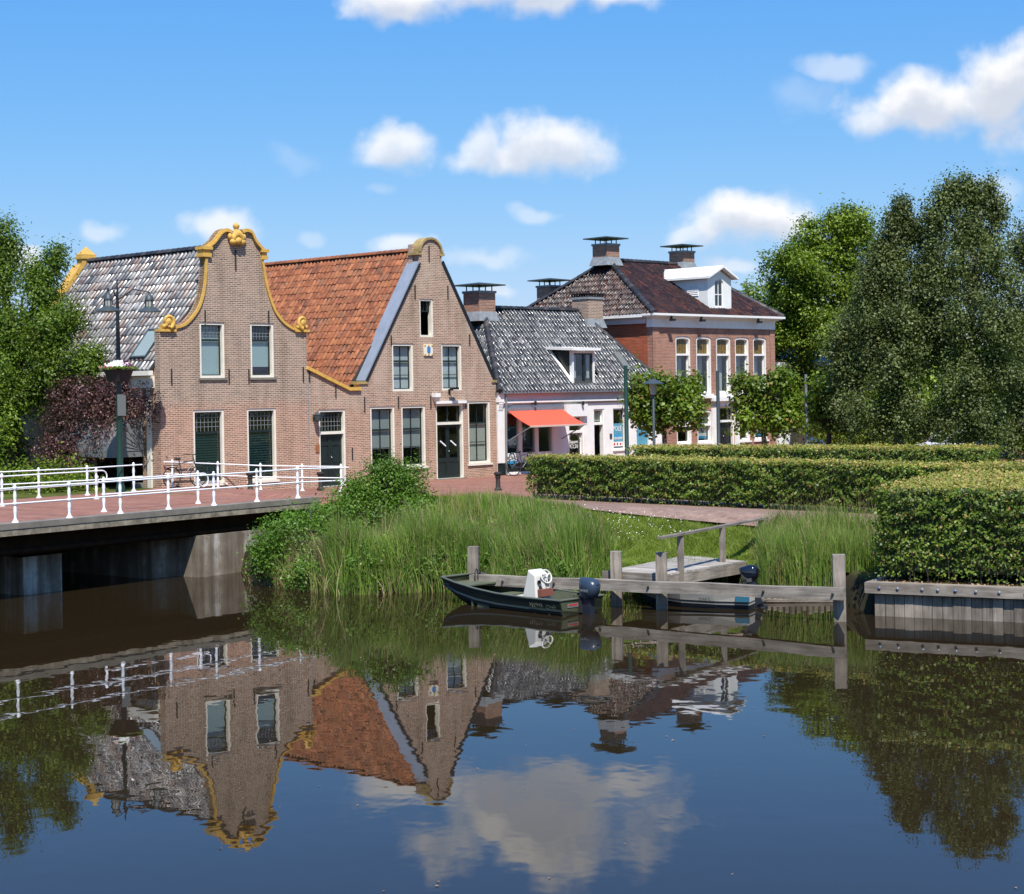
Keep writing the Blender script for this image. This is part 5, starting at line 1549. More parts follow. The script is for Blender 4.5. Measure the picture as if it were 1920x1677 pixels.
# ------------------------------------------------------------------ the tall brick house
def tall_brick_house():
    y_set = .62
    o = FA.w(UR3 + .02, y_set, 0)
    fr = Frame((o.x, o.y), ANG)
    t = house_root('tall_brick_house', 'two storey red brick house with white cornice, glazed brown hipped roof and white dormer', fr)
    W = fr.px(1452, 700)[0]; D = 8.45
    zc = (fr.px(1222, 587)[1] + fr.px(1463, 596)[1]) / 2          # top of the cornice
    zfr = (fr.px(1225, 614)[1] + fr.px(1450, 618)[1]) / 2          # bottom of the frieze
    up, lo = [], []
    for x0, x1 in ((1267.3, 1295.4), (1306, 1334), (1343.5, 1370.5), (1378.8, 1404.8), (1412.6, 1437.4)):
        u0, u1 = fr.px(x0, 690)[0], fr.px(x1, 690)[0]; up.append((u0, u1))
    zt = (fr.px(1281, 630)[1] + fr.px(1425, 634)[1]) / 2; zb = fr.px(1320, 739)[1]; ztr = fr.px(1350, 665.5)[1]
    zlt = fr.px(1320, 769)[1]; zltr = fr.px(1320, 797)[1]
    U5 = [(a, b, zb, zt) for a, b in up]
    L5 = [(a, b, .75, zlt) for i, (a, b) in enumerate(up) if i != 2]
    dr = (fr.px(1341, 800)[0], fr.px(1377, 800)[0], -.05, fr.px(1359, 762)[1])
    holes = [rect_ring(*r, .10) for r in U5] + [rect_ring(*r, .08) for r in L5] + [rect_ring(*dr)]
    MB().prism([(0, -.6), (W, -.6), (W, zfr), (0, zfr)], 0, .3, holes).build('front_wall', M['brick_red'], t)
    Mw = Matrix(((0, 1, 0, .003), (1, 0, 0, 0), (0, 0, 1, 0), (0, 0, 0, 1)))
    MB().prism([(.302, -.6), (D, -.6), (D, zc - .45), (.302, zc - .45)], 0, .28, M=Mw).build('side_wall', M['brick_orange'], t)
    MB().box(W - .3, W - .003, .302, D, -.6, zc - .45).build('side_wall', M['brick_red'], t)
    MB().box(.29, W - .31, D - .3, D - .003, -.6, zc - .45).build('back_wall', M['brick_red'], t)
    MB().box(.29, W - .31, .31, D - .31, zc - .55, zc - .46).build('ceiling', M['roof_under'], t)
    MB().box(.29, W - .31, .31, D - .31, 3.0, 3.1).build('floor_slab', M['roof_under'], t)
    # corner pilasters and flat piers
    for a, b in ((-.02, .42), (W - .36, W + .02)): MB().box(a, b, -.045, -.002, -.5, zfr).build('pilaster', M['brick_red'], t)
    # cornice
    c = MB().box(-.06, W + .06, -.05, .30, zfr + .002, zc - .20).build('frieze', M['white'], t)
    k = MB().box(-.35, W + .40, -.42, .3, zc - .10, zc).box(-.28, W + .32, -.33, .3, zc - .15, zc - .10).box(-.16, W + .18, -.2, .3, zc - .20, zc - .15)
    k.build('cornice', M['white'], t)
    MB().box(-.34, .29, .32, D + .3, zc - .16, zc - .02).build('side_gutter', M['white'], t)
    MB().box(-.14, .28, .32, D + .1, zc - .44, zc - .165).build('side_eaves_board', M['mauve'], t)
    for x in (1258, 1314, 1421):
        u, z = fr.px(x, 604, -.3)
        MB().box(u - .12, u + .12, -.5, -.3, zc - .34, zc - .24).box(u - .03, u + .03, -.38, -.28, zc - .26, zc - .11).build('floodlight', M['black_paint'], t)
    # windows
    for i, r in enumerate(U5):
        f = (ztr - r[2] - .09) / (r[3] - r[2] - .18)
        w = window(t, r, fw=.09, lights=((0, f, 1, 1), (f, 1, 1, 1)), frame='white', sash='white', arch=.10, transom=(f,), sill='white', top_glass='amber')
        leaf_bars(w, r[0] + .13, r[1] - .13, ztr + .06, r[3] - .14, .155, 7, 1, mat='black_paint')
        MB().box(r[1] - .42, r[1] - .13, .45, .46, r[2] + .1, ztr).build('curtain', M['curtain'], w)
        if i == 4: MB().box(r[0] + .1, r[1] - .4, .47, .48, r[2] + .1, ztr).build('curtain', M['blind'], w)
    MB().box(up[1][0] - .15, up[2][1] + .12, -.16, -.003, zb - .20, zb - .085).build('balcony_ledge', M['white'], t)
    for i, r in enumerate(L5):
        f = (zltr - r[2] - .09) / (r[3] - r[2] - .18)
        w = window(t, r, fw=.09, lights=((0, f, 1, 1), (f, 1, 1, 1)), frame='white', sash='white', arch=.08, transom=(f,), sill='white')
        leaf_bars(w, r[0] + .13, r[1] - .13, zltr + .06, r[3] - .14, .155, 6, 4, mat='leaded')
        if i in (1, 3):
            MB().box(r[0] + .2, r[1] - .2, .21, .215, r[2] + .2, r[2] + .9).build('poster', M['white'], w)
            MB().box(r[0] + .2, r[1] - .2, .205, .209, r[2] + .2, r[2] + .32).build('poster_band', M['poster_cyan'], w)
            MB().ball(((r[0] + r[1]) / 2, .205, r[2] + .6), .06, .005, .09, 8, 4).build('poster_dot', M['red'], w)
    d = door(t, dr, fr.px(1359, 790)[1], frame='white', leaf='black_paint', double=True)
    MB().box(dr[0] - .28, dr[0] - .003, -.10, -.002, -.3, dr[3] + .25).build('portico_post', M['white'], d)
    MB().box(dr[1] + .003, dr[1] + .28, -.10, -.002, -.3, dr[3] + .25).build('portico_post', M['white'], d)
    MB().box(dr[0] - .4, dr[1] + .4, -.26, -.002, dr[3] + .252, dr[3] + .45).box(dr[0] - .28, dr[1] + .28, -.10, -.002, dr[3] + .003, dr[3] + .25).build('portico_cornice', M['white'], d)
    # roof
    zr = 9.42; yr = D / 2; b0, b1 = 1.95, W - 1.62
    z0 = zc - .02
    E = [(-.30, -.36, z0), (W + .34, -.36, z0), (W + .34, D + .3, z0), (-.30, D + .3, z0)]
    rl, rr = (b0, yr, zr), (b1, yr, zr)
    roof = MB().box(b0, b1, yr - .05, yr + .05, zr - .32, zr - .14).build('roof', M['roof_under'], t)
    # dormer position (its front face at depth yd)
    yd = .25
    da, db, dc, de = fr.rect(1327, 523, 1371, 582, yd)
    dc = max(dc, z0 + .05)
    def keep(p): return not (da < p.x < db and p.y > yd - .1 and p.z < de)
    roof_plane(roof, fr, [E[0], E[1], rr, rl], 'tile_brown', .20, .33, amp=.042, keep=keep)
    roof_plane(roof, fr, [E[3], E[0], rl], 'tile_brown', .20, .33, amp=.042)
    roof_plane(roof, fr, [E[1], E[2], rr], 'tile_brown', .20, .33, amp=.042)
    roof_plane(roof, fr, [E[2], E[3], rl, rr], 'tile_brown', .20, .33, amp=.042)
    for a_, b_ in ((E[0], rl), (E[1], rr), (rl, rr), (E[3], rl)): ridge(roof, Vector(a_) + Vector((0, 0, .03)), Vector(b_) + Vector((0, 0, .03)), 'ridge_dark', .13)
    def slope_z(y): return z0 + (zr - z0) * (y + .36) / (yr + .36)
    # dormer: boarded cheeks, round-headed window, gabled roof running back into the tiles
    um = (da + db) / 2; zap = fr.px(1353, 503, yd)[1]
    arch_r = rect_ring(um - .36, um + .30, dc + .16, de - .02, .18)
    dm = MB().prism([(da, dc), (db, dc), (db, de), (um, zap - .10), (da, de)], yd, yd + .14, [arch_r]).build('dormer', M['white'], roof)
    yb = -.36 + (de - z0) * (yr + .36) / (zr - z0)
    Md = Matrix(((0, 1, 0, 0), (1, 0, 0, 0), (0, 0, 1, 0), (0, 0, 0, 1)))
    b = MB()
    for x0, x1 in ((da + .003, da + .06), (db - .06, db - .003)): b.prism([(yd + .141, dc - .2), (yd + .141, de), (yb + .1, de), (yb + .1, slope_z(yb) - .15)], x0, x1, M=Md)
    b.build('dormer_cheek', M['white'], dm)
    yt = -.36 + (zap - z0) * (yr + .36) / (zr - z0) + .2
    for s, xe in ((-1, da - .22), (1, db + .22)):
        ze_ = de - .02
        MB().add([(xe, yd - .28, ze_), (um, yd - .28, zap), (um, yt, zap), (xe, yb + .2, ze_), (xe, yd - .28, ze_ + .10), (um, yd - .28, zap + .11), (um, yt, zap + .11), (xe, yb + .2, ze_ + .10)],
                 [(0, 1, 2, 3), (7, 6, 5, 4), (0, 4, 5, 1), (2, 6, 7, 3), (3, 7, 4, 0)]).build('dormer_roof', M['white'], dm)
    MB().box(da - .06, db + .06, yd - .10, yd + .1, dc - .10, dc - .003).build('dormer_sill', M['white'], dm)
    MB().ring(rect_ring(um - .359, um + .299, dc + .161, de - .021, .18), rect_ring(um - .31, um + .25, dc + .21, de - .07, .16), yd + .05, yd + .1).build('sash', M['white'], dm)
    g = MB().box(um - .05, um - .01, yd + .052, yd + .095, dc + .2, de - .08).box(um - .31, um + .25, yd + .053, yd + .094, (dc + de) / 2 - .02, (dc + de) / 2 + .02); g.build('glazing_bar', M['white'], dm)
    MB().prism(rect_ring(um - .315, um + .255, dc + .205, de - .065, .16), yd + .07, yd + .076).build('pane', M['glass'], dm)
    MB().box(da + .07, db - .07, yd + 1.0, yd + 1.02, dc - .05, de - .05).build('dormer_back', M['dark_inside'], dm)
    lv = MB()
    for i in range(6):
        z = dc + .75 + i * .085
        lv.add([(da - .002, yd + .6, z), (da - .002, yd + 1.15, z), (da - .03, yd + 1.15, z - .06), (da - .03, yd + .6, z - .06)], [(0, 1, 2, 3)])
    lv.box(da - .025, da + .002, yd + .55, yd + .6, dc + .68, dc + 1.22).box(da - .025, da + .002, yd + 1.15, yd + 1.2, dc + .68, dc + 1.22)
    lv.build('louvre', M['white_render'], dm)
    # chimneys on the ridge ends, one on the back slope
    zt_ = fr.px(1137, 458, yr)[1]
    u = fr.px(1137, 475, yr)[0]; chimney(roof, u - .48, u + .42, yr - .45, yr + .45, zr - .25, zt_)
    zt_ = fr.px(1279, 471.5, yr)[1]; u = fr.px(1279, 485, yr)[0]; chimney(roof, u - .46, u + .42, yr - .45, yr + .45, zr - .25, zt_)
    yk = D - .9
    u = fr.px(1031, 550, yk)[0]; zt_ = fr.px(1031, 536, yk)[1]; chimney(roof, u - .45, u + .45, yk - .45, yk + .45, z0 - .5, zt_, flash=False)
    return fr


FT = tall_brick_house()


# ------------------------------------------------------------------ the pale house far behind the lime tree
def pale_house():
    o = P(1458, 800, 92)
    fr = Frame((o.x, o.y), ANG)
    t = house_root('pale_house', 'pale house in shade behind the lime tree and the tall brick house', fr)
    W, D, H = 4.6, 6.0, 4.3
    r = fr.rect(1487, 764, 1504, 812); r2 = (2.6, 3.6, r[2], r[3])
    r = (r[0], r[1], r[2], r[3])
    MB().prism([(0, -.3), (W, -.3), (W, H), (0, H)], 0, .3, [rect_ring(*r)]).build('front_wall', M['white_render'], t)
    window(t, r, fw=.12, lights=((0, 1, 1, 1),), frame='cream', sash='cream', sill='cream')
    MB().box(-.4, W + .4, -.5, -.02, H, H + .28).build('gutter', M['white'], t)
    MB().box(0, .3, .302, D, -.3, H).box(W - .3, W, .302, D, -.3, H).box(.301, W - .301, D - .3, D, -.3, H).build('side_wall', M['white_render'], t)
    roof = MB().add([(-.4, -.5, H + .29), (W + .4, -.5, H + .29), (W + .4, D + .4, H + .29), (-.4, D + .4, H + .29), (1.6, D / 2, H + 2.2), (W - 1.6, D / 2, H + 2.2)], [(0, 1, 5, 4), (1, 2, 5), (2, 3, 4, 5), (3, 0, 4), (3, 2, 1, 0)]).build('roof', M['tile_brown'], t)


pale_house()
# ------------------------------------------------------------------ jetty, mooring beam, quay
def gz(x, y): return float(ground_z(np.array([x]), np.array([y]))[0])


def make_jetty():
    t = thing('jetty', 'grey wooden jetty with plank walkway, handrail and long mooring beam on posts', 'jetty', (2.3, 39.6, ZW))
    o = Vector((2.3, 39.6, ZW))
    rel = lambda v: Vector(v) - o
    zd = -.82
    fl, frr = P(1138, 1074, 40.2), P(1252, 1082, 39.35); fl.z = frr.z = zd
    br_, bl = G(1400, 1052, zd), G(1288, 1041, zd)
    n = 17
    for i in range(n):
        a0, a1 = fl.lerp(bl, i / n), fl.lerp(bl, (i + 1) / n); b0, b1 = frr.lerp(br_, i / n), frr.lerp(br_, (i + 1) / n)
        g = .035
        p = [a0.lerp(a1, g), b0.lerp(b1, g), b0.lerp(b1, 1 - g), a0.lerp(a1, 1 - g)]
        c = sum(p, Vector((0, 0, 0))) / 4; dx = (p[1] - p[0]).normalized(); rz = math.atan2(dx.y, dx.x)
        R = Matrix.Rotation(-rz, 3, 'Z'); k = random.uniform(-.006, .006)
        q = [R @ (v - c) for v in p]
        vs = [(v.x, v.y, k) for v in q] + [(v.x, v.y, k - .045) for v in q]
        pl = MB().add(vs, [(0, 1, 2, 3), (7, 6, 5, 4), (0, 4, 5, 1), (1, 5, 6, 2), (2, 6, 7, 3), (3, 7, 4, 0)]).build('plank', M['timber_deck'], t)
        pl.location = rel(c); pl.rotation_euler = (0, 0, rz)
    along = (br_ - frr).normalized(); across = (frr - fl).normalized()
    for a, b, k in ((frr, br_, .05), (fl, bl, -.05)):
        s = MB().beam((0, 0, 0), ((b - a).length, 0, 0), .10, .24).build('bearer', M['timber'], t)
        s.location = rel(a) + Vector((0, 0, -.17)) - across * k * 1.0 ; s.rotation_euler = (0, math.asin(0), math.atan2(along.y, along.x))
    # two boards across the front
    for k in (0, 1):
        s = MB().box(-.06, (frr - fl).length + .08, -.05, .05, -.07, .07).build('front_board', M['timber'], t)
        s.location = rel(fl) + Vector((0, 0, -.075 - .146 * k)) - along * .07; s.rotation_euler = (0, 0, math.atan2(across.y, across.x))
    # posts
    bL, bR = P(884, 1087, 41.7), P(1583, 1114, 36.4)
    def post(px, py, Y, w, d=None, rz=None, zb=ZW - .6):
        top = P(px, py, Y); h = top.z - zb
        b = MB().box(-w / 2, w / 2, -(d or w) / 2, (d or w) / 2, 0, h).add([], [])
        p = b.build('post', M['timber_z'], t); p.location = rel((top.x, top.y, zb)); p.rotation_euler = (0, 0, ANG - math.radians(54) if rz is None else rz)
        return p
    post(887.5, 1025, 42.05, .25); post(1155, 1034, 39.9, .25); post(1239.5, 1036, 39.2, .25); post(1572.5, 1040, 36.75, .26)
    d = (bR - bL); L = d.length
    bm = MB()
    n = 24
    for i in range(n):
        x0, x1 = L * i / n, L * (i + 1) / n
        f0, f1 = (.03 * math.sin(i * .9), .03 * math.sin((i + 1) * .9))
        z0, z1 = -.10 + f0 * .3, -.10 + f1 * .3
        vs = [(x0, -.09, z0), (x1, -.09, z1), (x1, .09, z1), (x0, .09, z0), (x0, -.09, z0 + .25), (x1, -.09, z1 + .25), (x1, .09, z1 + .25), (x0, .09, z0 + .25)]
        fs = [(0, 1, 5, 4), (2, 3, 7, 6), (4, 5, 6, 7), (3, 2, 1, 0)]
        if i == 0: fs.append((3, 0, 4, 7))
        if i == n - 1: fs.append((1, 2, 6, 5))
        bm.add(vs, fs)
    b = bm.build('mooring_beam', M['timber'], t)
    b.matrix_world = Matrix.Translation(bL - Vector((0, 0, .03))) @ d.to_track_quat('X', 'Z').to_matrix().to_4x4()
    bpy.context.view_layer.update()
    b.matrix_local = Matrix.Translation(-o) @ Matrix.Translation(bL - Vector((0, 0, .03))) @ d.to_track_quat('X', 'Z').to_matrix().to_4x4()
    for px in (955, 1060, 1150, 1243, 1450, 1567):
        k = (px - 884) / (1583 - 884); q = bL.lerp(bR, k)
        s = MB().lathe([(.03, 0), (.03, .03), (.012, .04)], (0, 0, 0), 8).build('bolt', M['iron'], t)
        s.location = rel(q) + Vector((-.06, -.085, 0)); s.rotation_euler = (math.radians(90), 0, 0)
    # handrail on the right edge
    tops = [P(1275.5, 1002, 39.75), P(1354, 988, 41.7), P(1427, 978, 43.9)]
    zt = sum(p.z for p in tops) / 3
    for p, zb in zip(tops, (-1.15, -1.1, -1.2)):
        s = MB().box(-.055, .055, -.055, .055, 0, zt - zb).build('handrail_post', M['timber_z'], t)
        s.location = rel((p.x, p.y, zb)); s.rotation_euler = (0, 0, math.atan2(along.y, along.x))
    dh = (tops[2] - tops[0]); dh.z = 0; a = tops[0] - dh * .22; b_ = tops[2] + dh * .06
    s = MB().box(0, (b_ - a).xy.length, -.08, .08, 0, .05).build('handrail', M['timber'], t)
    s.location = rel((a.x, a.y, zt)); s.rotation_euler = (0, 0, math.atan2(dh.y, dh.x))
    # rope loops where the boat is tied up
    for px, py in ((893, 1080), (1130, 1100)):
        q = P(px, py, 41.6 if px < 1000 else 39.9)
        s = MB()
        for k in (0, .07): s.tube([q + Vector((k + .15 * math.cos(a) * .2, .13 * math.cos(a), .17 * math.sin(a))) - o for a in [i * math.pi / 6 for i in range(13)]], .014, 6, False)
        s.build('rope_loop', M['rope'], t)


make_jetty()


def make_quay():
    c0 = G(1640, 1155, ZW); c1 = G(1920, 1168, ZW); d = (c1 - c0).normalized(); rz = math.atan2(d.y, d.x)
    t = thing('quay_wall', 'low timber quay of upright planks under a thick grey cap beam, below the near hedge', 'quay', tuple(c0), rz)
    L = 16.0; x = 0; k = 0; r = random.Random(5)
    while x < L:
        w = r.choice((.20, .22, .235, .19)); e = r.uniform(-.012, .012)
        MB().box(x + .006, x + w - .006, e, e + .07, -.5, .47).build('plank', M['timber_z'] if r.random() < .75 else M['timber_z'], t)
        x += w; k += 1
    zc = .53
    x = -.18
    for ln in (3.9, 4.2, 4.2, 4.2):
        MB().box(x, x + ln - .006, -.12, .18, zc - .03, zc + .20).build('cap_beam', M['timber'], t); x += ln
    for i in range(34):
        xx = .1 + i * .43 + r.uniform(-.12, .12)
        b = MB().lathe([(.035, 0), (.035, .02), (.012, .03)], (0, 0, 0), 8).build('bolt', M['galv'] if i % 4 else M['chrome'], t)
        b.location = (xx, -.12, zc + .09); b.rotation_euler = (math.radians(90), 0, 0)
    MB().box(-.18, .0, .181, 1.7, zc - .03, zc + .19).build('side_beam', M['timber'], t)
    MB().box(.003, .07, .072, 1.7, -.5, zc - .031).build('side_plank', M['timber_dark'], t)
    s = MB().box(.02, L, .182, 3.2, -.4, zc + .13); s.build('soil', M['soil'], t)
    return c0, d, rz


QC, QD, QRZ = make_quay()


def make_piling():
    a, b = Vector((5.45, 40.12, 0)), Vector((7.6, 39.9, 0)); n = 17
    t = thing('stake_piling', 'row of short round wooden stakes holding the bank behind the mooring beam', 'piling', (a.x, a.y, ZW))
    r = random.Random(8)
    me = MB().lathe([(.055, -.5), (.055, .22), (.04, .235)], seg=8).mesh('stake', M['timber_z'], 40)
    for i in range(n):
        o = link('stake', me, t); p = a.lerp(b, i / (n - 1)) - a
        o.location = (p.x, p.y + r.uniform(-.02, .02), r.uniform(-.06, .04)); o.rotation_euler = (r.uniform(-.05, .05), r.uniform(-.05, .05), r.uniform(0, 6))
    MB().beam((-.1, -.08, .06), (b.x - a.x + .1, b.y - a.y - .08, .04), .06, .07).build('rail', M['timber'], t)


make_piling()


# ------------------------------------------------------------------ boats
def outboard(parent, x, y, z, cowl, leg, s=1.0, tilt=0.0, text_s=None):
    e = MB()
    prof = []
    rings = [(-.05, .13, .10), (.0, .19, .135), (.08, .215, .15), (.18, .225, .155), (.27, .205, .14), (.32, .15, .10), (.34, .05, .03)]
    seg = 14; vs, fs = [], []
    for zz, rx, ry in rings:
        for k in range(seg):
            a = 2 * math.pi * k / seg
            c, si = math.cos(a), math.sin(a)
            f = (abs(c) ** 3.2 + abs(si) ** 3.2) ** (-1 / 3.2)
            vs.append((-rx * .9 * s + rx * c * f * s - .02 * zz, ry * si * f * s, zz * s + (.03 * c * s if zz < 0.05 else 0)))
    for i in range(len(rings) - 1):
        for k in range(seg): fs.append((i * seg + k, i * seg + (k + 1) % seg, (i + 1) * seg + (k + 1) % seg, (i + 1) * seg + k))
    fs.append(tuple(range(seg))[::-1]); fs.append(tuple((len(rings) - 1) * seg + k for k in range(seg)))
    e.add(vs, fs)
    root = e.build('outboard_motor', M[cowl], parent, 50)
    root.location = (x, y, z); root.rotation_euler = (0, tilt, 0)
    l = MB().box(-.26 * s, -.06 * s, -.07 * s, .07 * s, -.42 * s, -.05 * s).box(-.24 * s, -.1 * s, -.035 * s, .035 * s, -.78 * s, -.42 * s).box(-.34 * s, -.08 * s, -.09 * s, .09 * s, -.62 * s, -.60 * s)
    l.tube([(-.32 * s, 0, -.74 * s), (-.06 * s, 0, -.74 * s)], .05 * s, 8)
    l.build('motor_leg', M[leg], root)
    b = MB().box(-.06 * s, .06 * s, -.10 * s, .10 * s, -.34 * s, -.04 * s).box(.0, .12 * s, -.03, .03, -.02 * s, .03 * s); b.build('clamp', M['iron'], root)
    MB().box(-.42 * s, -.39 * s, -.04 * s, .04 * s, .16 * s, .22 * s).build('motor_handle', M['outboard_black'], root)
    return root


def jon_boat():
    stern_n, bow_n = G(1058, 1155, ZW), G(856, 1131, ZW)
    d = (bow_n - stern_n).normalized(); rz = math.atan2(d.y, d.x)
    # local: x to the bow, y to the left of it (so the near side is +y ... the bow points away to the left)
    side = Vector((-d.y, d.x, 0))                                   # left of the bow direction = towards the viewer
    halfw = .56
    c = stern_n - side * halfw
    t = thing('jon_boat', 'dark green flat bottomed aluminium boat with white steering console moored at the beam', 'boat', (c.x, c.y, ZW), rz)
    st = [(0, .56, .70, -.12, .34), (1.0, .58, .74, -.13, .335), (2.0, .58, .75, -.13, .36), (2.8, .55, .73, -.09, .42), (3.5, .48, .68, .06, .50), (4.05, .42, .62, .30, .585)]
    def loft(k, flip=False):
        vs, fs = [], []
        for x, wb, wt, zb, zt in st:
            wm = wb * .25 + wt * .75; zm = zb + (zt - zb) * .55
            vs += [(x, wt - k, zt), (x, wm - k - .012, zm), (x, wm - k + .012, zm - .04), (x, wb - k, zb + k), (x, -wb + k, zb + k), (x, -wm + k - .012, zm - .04), (x, -wm + k + .012, zm), (x, -wt + k, zt)]
        m = 8
        for i in range(len(st) - 1):
            for j in range(m - 1):
                q = (i * m + j, (i + 1) * m + j, (i + 1) * m + j + 1, i * m + j + 1)
                fs.append(q[::-1] if flip else q)
        fs.append(tuple(range(m)) if not flip else tuple(range(m))[::-1]); e = tuple((len(st) - 1) * m + j for j in range(m)); fs.append(e[::-1] if not flip else e)
        return vs, fs
    hull = MB().add(*loft(0)).build('hull', M['hull_green'], t, 30)
    MB().add(*[(v, f) for v, f in [loft(.03, True)]][0]).build('hull_lining', M['hull_inside'], t, 30)
    for s in (1, -1):
        MB().tube([(x, s * (wt - .012), zt) for x, wb, wt, zb, zt in st], .026, 8).build('gunwale', M['gunwale'], t, 60)
        MB().tube([(x, s * (wb * .45 + wt * .55 + .005), zb + (zt - zb) * .36) for x, wb, wt, zb, zt in st], .016, 6).build('spray_rail', M['hull_green'], t, 60)
    MB().tube([(4.05, .62, .585), (4.05, -.62, .585)], .028, 8).build('gunwale', M['gunwale'], t, 60)
    MB().tube([(0, .70, .34), (0, -.70, .34)], .026, 8).build('gunwale', M['gunwale'], t, 60)
    MB().box(3.15, 4.02, -.60, .60, .42, .45).build('bow_deck', M['hull_inside'], t)
    MB().box(2.35, 2.75, -.66, .66, -.02, .24).build('bench', M['hull_inside'], t)
    MB().box(.3, 2.3, -.52, .52, -.085, -.06).build('floor', M['hull_inside'], t)
    for x in (.35, .8, 1.9, 2.9):
        for s in (1, -1): MB().box(x, x + .05, s * .56 - .02, s * .56 + .1 * s, -.05, .3).build('rib', M['hull_inside'], t)
    # console with wheel and seat
    cb = MB()
    cb.add([(1.16, -.27, -.06), (1.74, -.27, -.06), (1.74, .27, -.06), (1.16, .27, -.06), (1.26, -.22, .78), (1.50, -.22, .90), (1.50, .22, .90), (1.26, .22, .78)],
           [(3, 2, 1, 0), (0, 1, 5, 4), (1, 2, 6, 5), (2, 3, 7, 6), (3, 0, 4, 7), (4, 5, 6, 7)])
    con = cb.build('console', M['gel_white'], t)
    bev = con.modifiers.new('bevel', 'BEVEL'); bev.width = .035; bev.segments = 3
    MB().box(1.10, 1.20, -.20, .20, .30, .46).build('cushion', M['cushion'], con)
    wh = MB(); wc = Vector((1.14, -.02, .74)); nn = Vector((-.9, 0, .35)).normalized(); e1 = Vector((0, 1, 0)); e2 = nn.cross(e1)
    wh.tube([wc + (e1 * math.cos(a) + e2 * math.sin(a)) * .155 for a in [i * math.pi / 12 for i in range(25)]], .02, 8, False)
    for k in range(3):
        a = 1.57 + k * 2.094; wh.tube([wc, wc + (e1 * math.cos(a) + e2 * math.sin(a)) * .15], .014, 6)
    wh.tube([wc - nn * .12, wc + nn * .02], .03, 8)
    wh.build('steering_wheel', M['gel_white'], con, 60)
    for yy, zz, r in ((.15, .62, .045), (-.13, .6, .05), (.13, .5, .03)):
        q = Vector((1.225 - (.72 - zz) * .10, yy, zz))
        MB().tube([q, q + Vector((-.02, 0, .004))], r, 12).build('gauge', M['outboard_black'], con, 60)
    st_ = MB().box(1.7, 2.05, -.2, .2, .16, .26).box(1.72, 2.0, -.16, .16, -.06, .16)
    se = st_.build('seat', M['gel_white'], t); bv = se.modifiers.new('bevel', 'BEVEL'); bv.width = .03; bv.segments = 2
    MB().tube([(1.2, -.1, .1), (.9, -.2, .05), (.5, -.15, .25), (.1, -.05, .36)], .022, 6).build('control_cable', M['rope'], t, 60)
    MB().tube([(1.15, .15, .5), (1.12, .1, .2), (1.2, .05, 0)], .015, 6).build('control_cable', M['rope'], t, 60)
    ob = outboard(t, -.02, 0, .42, 'outboard_blue', 'outboard_dark', 1.15)
    # lettering on the near side of the hull, stickers on the transom and the cowl
    Mx = Matrix.Translation((.72, .722, .14)) @ Matrix.Rotation(math.pi, 4, 'Z') @ Matrix.Rotation(math.radians(90 + 16), 4, 'X')
    text(t, 'ALUMA', .15, 'gunwale', Mx, width=.44)
    Mx = Matrix.Translation((.26, .710, .14)) @ Matrix.Rotation(math.pi, 4, 'Z') @ Matrix.Rotation(math.radians(90 + 16), 4, 'X')
    text(t, 'Craft', .13, 'gunwale', Mx, width=.30)
    MB().box(-.012, -.001, .12, .46, .16, .25).build('sticker', M['boat_grey'], t)
    MB().box(-.016, -.0125, .16, .42, .20, .235).build('sticker', M['red'], t)
    text(ob, 'YAMAHA', .09, 'galv', Matrix.Translation((-.22, .184, .08)) @ Matrix.Rotation(math.pi, 4, 'Z') @ Matrix.Rotation(math.radians(90), 4, 'X'), width=.26)
    # mooring line
    MB().tube([(4.0, -.55, .6), (4.05, -.75, .55), (4.0, -.92, .62)], .012, 6).build('mooring_line', M['rope'], t)


jon_boat()


